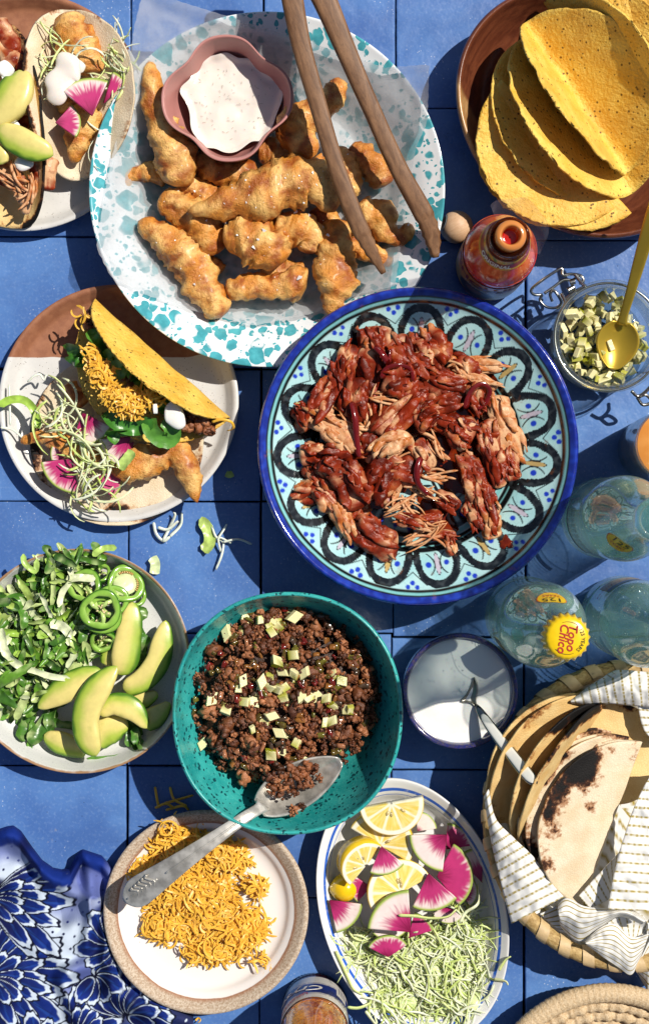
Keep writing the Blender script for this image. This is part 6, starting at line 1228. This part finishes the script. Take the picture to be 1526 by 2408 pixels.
# ================================================================== sour cream and its spoon
cS2 = qW('J', 615, 640, .038); RCm = RD-.0040
def zcream(x, y, f):
    dx, dy = x-dc[0], y-dc[1]; th = np.arctan2(dy, dx); r = np.hypot(dx, dy)/RCm; sw = np.sin(3.2*r*2.2+th*1.0+.6); return .0422 + .0011*sw*(1-r**3)+.0016*pn(np.stack([x, y, 0*x], -1), 48, 4) - .0012*r**4
V, F = blob_surface(dc, lambda th: RCm*(1+.006*np.sin(5*th)), zcream, 44, 120); obj('sour_cream', V, F, M_CREAM, label='smooth white sour cream swirled in the navy bowl', cat='sour cream')
cs_ = thing('small_spoon', (*qW('J', 900, 1000, .04)[:2], .036), 'small steel spoon with white handle inlay dipped in the sour cream', 'spoon')
M_STEEL = basic('polished_steel', lin('8E8E8A'), .18, var=.05, metal=1.0)
pts = [(770, 522), (800, 590), (800, 660), (785, 740), (800, 800)]; lf = [(770, 522), (735, 610), (690, 690), (640, 752), (790, 800)]
A = resample(catmull(np.array([qW('J', x, y, .0452) for x, y in pts]), 6), 20); B = resample(catmull(np.array([qW('J', x, y, .0439) for x, y in [(770, 522), (735, 610), (690, 690), (640, 752)]]+[qW('J', x, y, .0452) for x, y in [(735, 762), (785, 800)]]), 6), 20)
G = A[:, None]*(1-np.linspace(0, 1, 9))[None, :, None] + B[:, None]*np.linspace(0, 1, 9)[None, :, None]; G[..., 2] += .002*np.sin(np.linspace(0, PI, 9))[None]*-1; V, F = thick(G, .0009); obj('spoon_tip', V, F, basic('satin_steel', lin('A09C90'), .3, metal=.7, var=.1), cs_)
hp = [(795, 790), (830, 850), (940, 1010), (1100, 1220), (1250, 1410), (1345, 1525)]; hz = [.0455, .050, .060, .072, .085, .092]; P = np.array([qW('J', x, y, z) for (x, y), z in zip(hp, hz)]); D = resample(catmull(np.c_[P, [qL('J', w) for w in (16, 36, 50, 56, 60, 48)]], 8), 44); e = np.ones(44); e[-3:] = [.93, .8, .5]
V, F = sweep(D[:, :3], D[:, 3]*e, .0019, n=14, power=3.2); hd = obj('handle', V, F, M_STEEL, cs_); V, F = sweep(D[5:43, :3]+[0, 0, .0014], (D[5:43, 3])*.78*np.r_[.5, .8, np.ones(33), .9, .75, .4], .0012, n=12, power=3.5); obj('white_inlay', V, F, basic('white_enamel', lin('DEDED6'), .12, var=.02, coat=.6), hd)
# ================================================================== tortilla basket
def m_straw(name, a, b, sc=(30, 30, 400)):
    t = NT(name); n = t.noise(1.0, 4, .6, co=t.scale(t.co, sc)); t.bump(n, .6, .0012); return t.fin(t.mix(t.step(n, .3, .7), a, b), .6, .3)
M_STRAW = m_straw('coiled_straw', lin('9A7A48'), lin('C9AC74'), (260, 260, 900)); M_WRAP = basic('palm_leaf_strip', lin('CBAE80'), .55, var=.15, vs=90, bump=.3, bs=500)
kc = W(1480, 1920, .05); KA, KB = L(335, .05), L(355, .05)
bk = thing('tortilla_basket', (kc[0], kc[1], 0), 'round coiled straw basket at right holding charred tortillas', 'basket')
th = np.linspace(0, 2*PI, 200, endpoint=False)
def rim_path(k, z, n=200): t_ = np.linspace(0, 2*PI, n, endpoint=False); return np.stack([kc[0]+KA*k*np.cos(t_), kc[1]+KB*k*np.sin(t_), z+0*t_], 1)
V, F = sweep(rim_path(.975, .048), .0062, .0062, n=10, closed=True, cap=False); V = V+(pn(V*np.array([1, 1, 3]), 300, 2)*.0009)[:, None]*[.5, .5, 1]; rim = obj('rim_coil', V, F, M_STRAW, bk)
for k in range(5):
    V, F = sweep(rim_path(.955-.035*k-.01*k*k, .040-.0085*k), .0050, .0052, n=8, closed=True, cap=False); obj('side_coil', V, F, M_STRAW, bk)
V, F = lathe([(1e-4, .003), (.75, .003), (.78, .005), (.78, .001), (1e-4, .001)], 64, kc, shape=lambda t_, r: (r*KA*np.cos(t_), r*KB*np.sin(t_))); obj('base', V, F, M_STRAW, bk)
for k in range(34):
    a0 = 2*PI*k/34; s = np.linspace(0, 1, 22); ph = s*2*PI*.94; a = a0+.055*(s-.5)*2.4; cpt = np.stack([kc[0]+KA*.975*np.cos(a), kc[1]+KB*.975*np.sin(a), .048+0*a], 1); rad = np.stack([np.cos(a), np.sin(a), 0*a], 1); P = cpt + rad*(np.cos(ph+PI)*.0069)[:, None] + np.array([0, 0, 1])*(np.sin(ph+PI)*-.0070)[:, None]
    Nn = rad*np.cos(ph+PI)[:, None]-np.array([0, 0, 1])*np.sin(ph+PI)[:, None]; T_ = np.gradient(P, axis=0); T_ /= np.linalg.norm(T_, axis=1)[:, None]; Bn = np.cross(T_, Nn); Bn /= np.linalg.norm(Bn, axis=1)[:, None]; V = np.stack([P+Bn*.0042, P+Nn*.0004, P-Bn*.0042], 1).reshape(-1, 3); F = grid_faces(22, 3); obj('wrap', V, F, M_WRAP, rim, smooth=True)
# tortillas
GT = 'charred tortillas in the basket'
def basket_tort(label, a, b, z, f1, f2, mat, seed, Rk=1.0, edge=.3, spots=.12, bias=None, noise=.004, fold=.012, curl=.03):
    A, B = qW('K', *a, z), qW('K', *b, z*.9); G, rf, s = folded(A, B, np.linalg.norm(B-A)/2*Rk, f1, f2, fold=fold, curl=curl, seed=seed, noise=noise, nu=64, ns=80)
    sb = None if bias is None else sum(w*np.exp(-(((G[..., 0]-qW('K', x, y, .08)[0])/qL('K', sx))**2+((G[..., 1]-qW('K', x, y, .08)[1])/qL('K', sy))**2)) for x, y, sx, sy, w in bias)
    return tort('tortilla', G, rf, seed, mat, label, edge, spots, sb, GT)
basket_tort('outermost yellow tortilla fold at upper left of the basket', (845, 340), (240, 1190), .040, 143, 149, M_TORTY, 1, edge=.34, curl=.02)
basket_tort('yellow tortilla fold second from the left with charred rim', (860, 355), (330, 1260), .044, 118, 128, M_TORTY, 2, edge=.42, bias=[(720, 420, 110, 60, .35), (560, 500, 90, 40, .3)], curl=.02)
basket_tort('tan tortilla lying flat at the back under the striped cloth', (560, 700), (1240, 640), .050, 8, 176, M_TORTY, 3, edge=.3, spots=.02, Rk=.95, bias=[(1050, 390, 40, 40, .5)])
basket_tort('thin white tortilla edge deepest in the middle of the stack', (960, 560), (470, 1420), .044, 150, 158, M_TORT, 4, edge=.42, Rk=1.02)
basket_tort('white tortilla just behind the front one with blackened edge', (1030, 590), (590, 1540), .052, 156, 163, M_TORT, 5, edge=.46, Rk=1.02)
basket_tort('large white tortilla in front with a black charred patch', (1120, 610), (735, 1665), .060, 161, 170, M_TORT, 6, Rk=1.0, edge=.22, spots=.02, bias=[(690, 770, 90, 110, .55), (560, 930, 80, 130, .40), (480, 1050, 50, 110, .38), (780, 820, 110, 160, .24), (760, 1040, 50, 40, .34), (535, 1190, 60, 70, .28), (1060, 690, 60, 120, .28), (480, 1440, 70, 120, .28)], noise=.002)

# ================================================================== striped towel in the basket
def towel():
    mb = MB(); Wt, Mu = lin('E9E8E4'), lin('9C861C')
    def patch(A, B, zA, zB, stripes, along=True, rip=.002, seed=0, sag=0.0, n=70, m=26, w=.135):
        zA = np.interp(np.linspace(0, 1, n), np.linspace(0, 1, len(np.atleast_1d(zA))), np.atleast_1d(zA)); zB = np.interp(np.linspace(0, 1, n), np.linspace(0, 1, len(np.atleast_1d(zB))), np.atleast_1d(zB))
        a = resample(catmull(np.array(A, float), 8), n); b = resample(catmull(np.array(B, float), 8), n)
        t_ = np.linspace(0, 1, m)[None, :, None]; XY = a[:, None]*(1-t_)+b[:, None]*t_; Z = zA[:, None]*(1-t_[..., 0])+zB[:, None]*t_[..., 0] + sag*np.sin(PI*t_[..., 0])
        Z = Z + rip*pn(np.stack([XY[..., 0]/90, XY[..., 1]/90, 0*Z], -1), 1, seed) + rip*.5*pn(np.stack([XY[..., 0]/40, XY[..., 1]/40, 0*Z], -1), 1, seed+3)
        k = (H-Z)/H/S; P = np.array([q('K', 0, 0)]); px_ = .3664*XY[..., 0]+1112.7; py_ = .3664*XY[..., 1]+1526; G = np.stack([(px_-CX)*k, -(py_-CY)*k, Z], -1)
        s = np.repeat(np.linspace(0, 1, n)[:, None], m, 1) if along else np.repeat(np.linspace(0, 1, m)[None], n, 0); s = s*stripes + .05*pn(G, 90, 3); f = np.abs((s % 1)-.5); wt = sstep(w*1.15, w*.6, f)
        wt = wt*(.75+.5*np.sin(np.linspace(0, 60, m if along else n))[None if along else slice(None), :] if along else 1)
        V, F = thick(G, .0009); C = mixc(Wt, Mu, np.clip(wt, 0, 1)).reshape(-1, 3); mb.add(V, F, np.vstack([C, C]))
    patch([(95, 900), (140, 1085), (250, 1205), (390, 1340), (490, 1490), (580, 1592)], [(70, 950), (108, 1190), (150, 1390), (190, 1560), (225, 1690), (245, 1762)], [.064, .067, .068, .066], [.060, .061, .061, .060], 14.5, True, .003, 1, .004, n=170, m=24)
    patch([(1160, 770), (1085, 900), (1022, 1040), (960, 1220), (930, 1320), (890, 1500), (860, 1670)], [(1290, 770), (1290, 920), (1290, 1060), (1290, 1220), (1290, 1320), (1290, 1500), (1290, 1690)], .078, .070, 15.5, True, .004, 2, n=170, m=26)
    patch([(935, 1305), (870, 1375), (780, 1470), (675, 1585)], [(905, 1430), (885, 1520), (870, 1600), (745, 1665)], .066, .062, 7.5, True, .002, 3, n=90, m=16)
    patch([(535, 1650), (600, 1600), (720, 1655), (870, 1668), (1000, 1672), (1110, 1740)], [(560, 1780), (630, 1850), (700, 1872), (800, 1800), (930, 1715), (1080, 1765)], [.060, .066, .068, .068], [.054, .056, .062, .066], 7, False, .003, 4, .008, n=60, m=100, w=.10)
    patch([(860, 1760), (960, 1700), (1060, 1700), (1120, 1760), (1115, 1830)], [(940, 1850), (1010, 1860), (1060, 1850), (1090, 1830), (1100, 1830)], .060, .056, 7, True, .002, 5, -.004, n=90, m=16)
    patch([(715, 1885), (800, 1800), (900, 1765), (1010, 1850), (1125, 1830)], [(725, 1895), (850, 1990), (940, 2050), (1010, 2090), (1060, 2000)], .062, [.062, .060, .056, .050], 8.5, False, .003, 6, .006, n=60, m=110, w=.11)
    patch([(1050, 2020), (1090, 1950), (1140, 1860), (1290, 1700)], [(1045, 2070), (1100, 2160), (1140, 2200), (1290, 2100)], .052, .020, 6.5, False, .002, 7, .003, n=40, m=90, w=.11)
    patch([(425, 1700), (470, 1680), (530, 1650)], [(560, 1815), (600, 1830), (640, 1850)], .052, .050, 5.5, False, .002, 8, n=30, m=60)
    patch([(620, 330), (700, 280), (790, 215), (900, 142), (1020, 140), (1290, 170)], [(630, 348), (720, 352), (800, 345), (900, 350), (1060, 366), (1290, 390)], [.060, .070, .072], [.058, .066, .070], 12.5, True, .004, 9, .007, n=170, m=24)
    patch([(640, 325), (720, 255), (800, 200), (890, 150)], [(700, 335), (790, 300), (840, 240), (910, 160)], [.058, .064, .070], [.062, .070, .074], 8.5, True, .003, 11, n=100, m=14)
    patch([(1055, 365), (1075, 470), (1110, 545), (1180, 600)], [(1290, 385), (1290, 450), (1290, 520), (1290, 600)], .064, .062, 5.5, True, .003, 10, n=80, m=18)
    th_ = np.linspace(0, 2*PI, 80, endpoint=False); fr = np.linspace(.001, .93, 30)[:, None]; x = kc[0]+KA*fr*np.cos(th_); y = kc[1]+KB*fr*np.sin(th_); z = .012+.036*sstep(.55, .95, fr)+.003*pn(np.stack([x, y, 0*x], -1), 40, 3); sC = np.abs((((x*.8+y*.6)/.0085) % 1)-.5)
    mb.add(np.stack([x, y, z], -1).reshape(-1, 3), grid_faces(30, 80, True), mixc(Wt, Mu, sstep(.15, .08, sC)).reshape(-1, 3))
    t = NT('woven_linen'); wv = t.n('ShaderNodeTexWave'); wv.inputs['Scale'].default_value = 560; t.l(t.co, wv.inputs['Vector']); t.bump(t.math('ADD', wv.outputs['Fac'], t.noise(1600, 2)), .3, .0005); m = t.fin(t.attr(), .85, .2)
    mb.build('striped_towel', m, label='white linen towel with mustard stitched stripes lining the tortilla basket', cat='towel')
towel()
# ================================================================== second basket, bottom right
sc2 = W(1430, 2610, .03); R2b = L(298, .03)
b2 = thing('straw_lid', (sc2[0], sc2[1], 0), 'pale woven straw basket lid cut off at the bottom right corner', 'basket')
def circ(r, z, n=260): t_ = np.linspace(0, 2*PI, n, endpoint=False); return np.stack([sc2[0]+r*np.cos(t_), sc2[1]+r*np.sin(t_), z+0*t_], 1)
M_RAF = m_straw('pale_raffia', lin('BFA27A'), lin('DCC5A2'), (700, 700, 200))
P = circ(R2b-.0072, .030, 420); r = .0072*(1+.035*np.sin(np.arange(420)*2*PI/3.3)+.03*pn(P, 300, 2)); V, F = sweep(P, r, r*.95, n=14, closed=True, cap=False); obj('wrapped_rim', V, F, M_RAF, b2)
for k in range(9):
    rr = R2b-.0185-.0078*k; n = max(60, int(2*PI*rr/.0011)); P = circ(rr, .025-.0028*min(k, 5)+.0006*(k % 2), n); ph = np.arange(n)*2*PI/7.0; r = .0042*(1+.16*np.sin(ph+k*1.7)); P[:, 2] += .0009*np.sin(ph*.5+k); V, F = sweep(P, r, r*.8, n=8, closed=True, cap=False); obj('woven_coil', V, F, M_RAF, b2)
V, F = lathe([(1e-4, .004), (R2b-.02, .006), (R2b-.006, .026), (R2b-.003, .020), (R2b-.014, .001), (1e-4, .001)], 90, sc2); obj('backing', V, F, m_straw('shaded_straw', lin('8A6A42'), lin('A98A5C')), b2)

# ================================================================== blue printed cloth
def cloth():
    n, m = 300, 300; X = np.linspace(-260, 1560, n); top = np.interp(X, [-260, 0, 60, 110, 170, 260, 340, 430, 500, 570, 610, 640, 670, 730, 820, 900, 960, 1000, 1100, 1250, 1400, 1560], [270, 255, 235, 228, 270, 400, 505, 568, 582, 565, 490, 440, 420, 440, 470, 560, 800, 1100, 1400, 1600, 1690, 1760])
    bot = 2150; v = np.linspace(0, 1, m); XX = np.repeat(X[:, None], m, 1); YY = top[:, None]*(1-v)+bot*v
    U = np.stack([XX/1000, YY/1000, 0*XX], -1)
    d0 = (YY-top[:, None])                                     # distance below the top hem
    Z = .004 + .010*np.exp(-((d0-70)/70)**2)+.007*np.clip(pn(U, 2.2, 3)+.25, 0, 1) + .008*np.abs(pn(U*[1, .8, 1], 3.6, 7)) + .0025*pn(U, 9, 5)
    for (p0, p1, w_, h_) in (((330, 620), (720, 820), 70, .010), ((700, 470), (760, 900), 60, .010), ((760, 850), (700, 1200), 50, .010), ((560, 1400), (880, 1300), 70, .013), ((500, 1480), (640, 1800), 60, .010), ((860, 1000), (900, 1500), 60, .010), ((900, 1560), (1300, 1800), 70, .012), ((60, 300), (330, 560), 60, .006), ((0, 640), (380, 780), 90, .006)):
        p0, p1 = np.array(p0, float), np.array(p1, float); dv = p1-p0; ln2 = dv@dv; t_ = np.clip(((XX-p0[0])*dv[0]+(YY-p0[1])*dv[1])/ln2, 0, 1); dd = np.hypot(XX-p0[0]-t_*dv[0], YY-p0[1]-t_*dv[1]); Z = Z + h_*np.exp(-(dd/w_)**2)
    Z = Z*sstep(-5, 25, d0)+.0015
    px_, py_ = XX*.29168, YY*.29168+1875.8
    for _ in range(2):
        k = (H-Z)/H/S; x, y = (px_-CX)*k, -(py_-CY)*k; rr = np.hypot(x-cp_[0], y-cp_[1]); lim = np.interp(rr, [0, .05, .062, RC-.002, RC+.004, RC+.02], [.0006, .0006, .004, .0145, .020, .05]); Z = np.minimum(Z, lim)
    G = np.stack([x, y, Z], -1)
    # print: white ground, periwinkle washes, blue petals with white edges and dark outlines, dots
    WH, PE, B1, B2, DK = lin('C9D6E6'), lin('6A78BC'), lin('0F2C80'), lin('071146'), lin('080C26'); wob_ = pn(U, 7, 2)*22+pn(U, 18, 4)*9
    C = np.broadcast_to(WH, XX.shape+(3,)).copy()
    def put(mask, col): nonlocal C; mk = np.clip(mask, 0, 1)[..., None]; C = C*(1-mk)+np.asarray(col)*mk
    for (a, b, rx, ry) in ((760, 620, 150, 200), (430, 690, 130, 90), (320, 1720, 200, 120), (640, 1760, 170, 200), (860, 1250, 130, 240), (1000, 1600, 200, 140), (700, 1450, 130, 90)): put(sstep(1.15, .8, ((XX-a+wob_)/rx)**2+((YY-b+wob_)/ry)**2), PE)
    dg = np.hypot(((XX+YY*.35) % 95)-47, ((YY-XX*.2) % 105)-52); put(sstep(13, 9, dg), B2)
    put(sstep(150, 120, d0+wob_)*sstep(900, 820, XX)*sstep(-20, 10, d0), mixc(B1, B2, sstep(-.2, .3, pn(U, 6, 8))))
    dg2 = np.hypot((XX % 120)-60, ((YY+XX*.6) % 70)-35); put(sstep(12, 8, dg2)*sstep(140, 110, d0)*sstep(30, 50, d0), WH)
    put(sstep(-.05, .25, pn(U, 2.6, 12)+.25*sstep(300, 900, XX))*.85, PE*.8); put(sstep(.12, .3, pn(U, 3.1, 15)+.35*sstep(600, 1000, XX))*.9, mixc(B1, B2, sstep(-.3, .3, pn(U, 5, 3))))
    flowers = [((640, 1950), 420, [(1.0, -2.7, -.4, 8), (.66, -2.6, -.5, 6)], 17), ((930, 1180), 300, [(1.0, -4.4, -1.6, 6)], 19), ((1020, 1760), 380, [(1.0, -2.9, .6, 9), (.66, -2.8, .5, 7)], 9), ((-70, 1460), 640, [(1.0, -1.25, 1.25, 9), (.70, -1.1, 1.2, 8), (.42, -1.2, 1.2, 6)], 5), ((-90, 820), 640, [(1.0, -.75, .95, 7), (.72, -.7, .9, 6), (.44, -.7, .9, 5)], 2), ((760, 1420), 250, [(1.0, -.3, 2.4, 5)], 11), ((330, 2080), 330, [(1.0, -2.8, -.3, 6)], 13)]
    for (fx, fy), rad_, rings, sd in flowers:
        for (kr, a0, a1, n_) in rings:
            for i in range(n_):
                an = a0+(a1-a0)*(i+.5)/n_+.08*math.sin(i*5+sd); rr_ = rad_*kr*(1+.10*math.sin(i*3.7+sd)); a, b = fx+rr_*.62*math.cos(an), fy+rr_*.62*math.sin(an); rx = rr_*.40; ry = rr_*abs(a1-a0)/n_*.46
                dx, dy = XX-a+wob_*.5, YY-b+wob_*.4; u = dx*math.cos(an)+dy*math.sin(an); w_ = -dx*math.sin(an)+dy*math.cos(an); un = u/rx; sc = 1+.05*np.cos(np.arctan2(w_/ry, un)*9+i)*sstep(-.2, .6, un); d = np.sqrt(np.clip(un, -1.6, 9)**2*np.where(un < 0, .55, 1)+(w_/ry)**2)/sc
                e = 1.0+6/min(rx, ry); put(sstep(e+.04, e, d), DK); put(sstep(1.0, .97, d), WH)
                fe = d + sstep(0, .9, un)*(.22+.30*pn(U, 16, i+sd)) + .10*pn(U, 22, i); g = sstep(.97, .86, fe); put(g, mixc(B1, B2, np.clip(sstep(-.9, .5, -un+.6*pn(U, 6, i+3)), 0, 1))); put(g*sstep(.25, .0, np.abs(w_/ry-.3*np.sin(un*2)))*.3, lin('2A5CB4')); put(g*sstep(.06, .02, np.abs(w_/ry))*sstep(.7, .3, np.abs(un))*.6, DK)
    put(sstep(150, 120, d0+wob_)*sstep(900, 820, XX)*sstep(-20, 10, d0), mixc(B1, B2, sstep(-.2, .3, pn(U, 6, 8)))); put(sstep(12, 8, dg2)*sstep(140, 110, d0)*sstep(30, 50, d0)*sstep(0, .2, pn(U, 5, 9)), WH)
    V, F = thick(G, .0010); Cf = C.reshape(-1, 3); t = NT('printed_linen'); wv = t.n('ShaderNodeTexVoronoi'); wv.inputs['Scale'].default_value = 1500; wv.inputs['Randomness'].default_value = .2; t.l(t.co, wv.inputs['Vector']); t.bump(wv.outputs['Distance'], .5, .0005); mt = t.fin(t.attr(), .8, .2)
    obj('printed_cloth', V, F, mt, col=np.vstack([Cf, Cf]), label='crumpled cloth printed with dark blue flowers at the bottom left', cat='cloth')
cloth()
# ================================================================== scraps on the tiles
def scrap_c(label, strands, name='cabbage_scrap', cat='cabbage', z=.0025, w=.0022, c='E4E9D8', mat=None):
    mb = MB()
    for pts in strands:
        P = resample(catmull(np.array([W(a, b, z+rnd(0, .004)) for a, b in pts]), 6), 22); V, F = ribbon(P, w*np.r_[.4, np.ones(20), .4], .0007, twist=rnd(-1, 1)); mb.add(V, F, lin(c))
    mb.build(name, mat or M_CABB, label=label, cat=cat)
scrap_c('white cabbage shreds on the tile just below the taco plate', [[(362, 1228), (368, 1255), (385, 1272), (400, 1262)], [(384, 1272), (400, 1240), (412, 1212), (408, 1205)], [(400, 1262), (425, 1235), (428, 1205)], [(372, 1240), (395, 1245), (420, 1225)]])
scrap_c('thin tangled cabbage shreds on the tile beside the lettuce scrap', [[(497, 1232), (508, 1262), (525, 1275), (522, 1305), (508, 1340)], [(512, 1268), (530, 1240), (533, 1232)], [(525, 1275), (560, 1268), (592, 1280)], [(520, 1300), (515, 1265), (545, 1278)]], w=.0016)
scrap_c('two fine cabbage threads on the left rim of taco plate', [[(22, 905), (24, 950), (25, 1000)], [(2, 1005), (30, 1010), (55, 1030)], [(66, 898), (80, 885), (95, 880), (104, 893), (110, 880)]], z=.020, w=.0016)
scrap_c('orange cheese shreds lying on the shadowed tile by the bowl', [[(365, 1850), (370, 1880), (375, 1900)], [(385, 1890), (420, 1880), (455, 1870)], [(400, 1850), (410, 1880), (440, 1895)], [(390, 1905), (430, 1895), (445, 1905)], [(365, 1900), (390, 1890), (410, 1900)]], 'cheese_scrap', 'cheese', c='E8A326', mat=M_CHED, w=.002)
scrap_c('tiny curl of cheese on the tile below the cheese plate', [[(460, 2400), (467, 2394), (472, 2400), (466, 2405)]], 'cheese_scrap', 'cheese', c='E8A326', mat=M_CHED, w=.0015)
for lab, pts, w_, c_ in (('folded pale green lettuce scrap on the tile above the teal bowl', [(468, 1228), (482, 1232), (494, 1258), (492, 1280), (478, 1296)], .009, 'B4CC6E'), ('small pale lettuce scrap beside the rim of salad plate', [(358, 1310), (366, 1325), (364, 1350)], .0075, 'CFDCA8'), ('small green lettuce scrap right of the taco plate', [(532, 1112), (540, 1116), (548, 1112)], .005, 'A4C060')):
    P = resample(catmull(np.array([W(a, b, .004) for a, b in pts]), 6), 18); V, F = leaf(P, w_*np.r_[.4, np.ones(16), .5], 5, .5); obj('lettuce_scrap', V, F, M_LETT, col=lin(c_), label=lab, cat='lettuce')
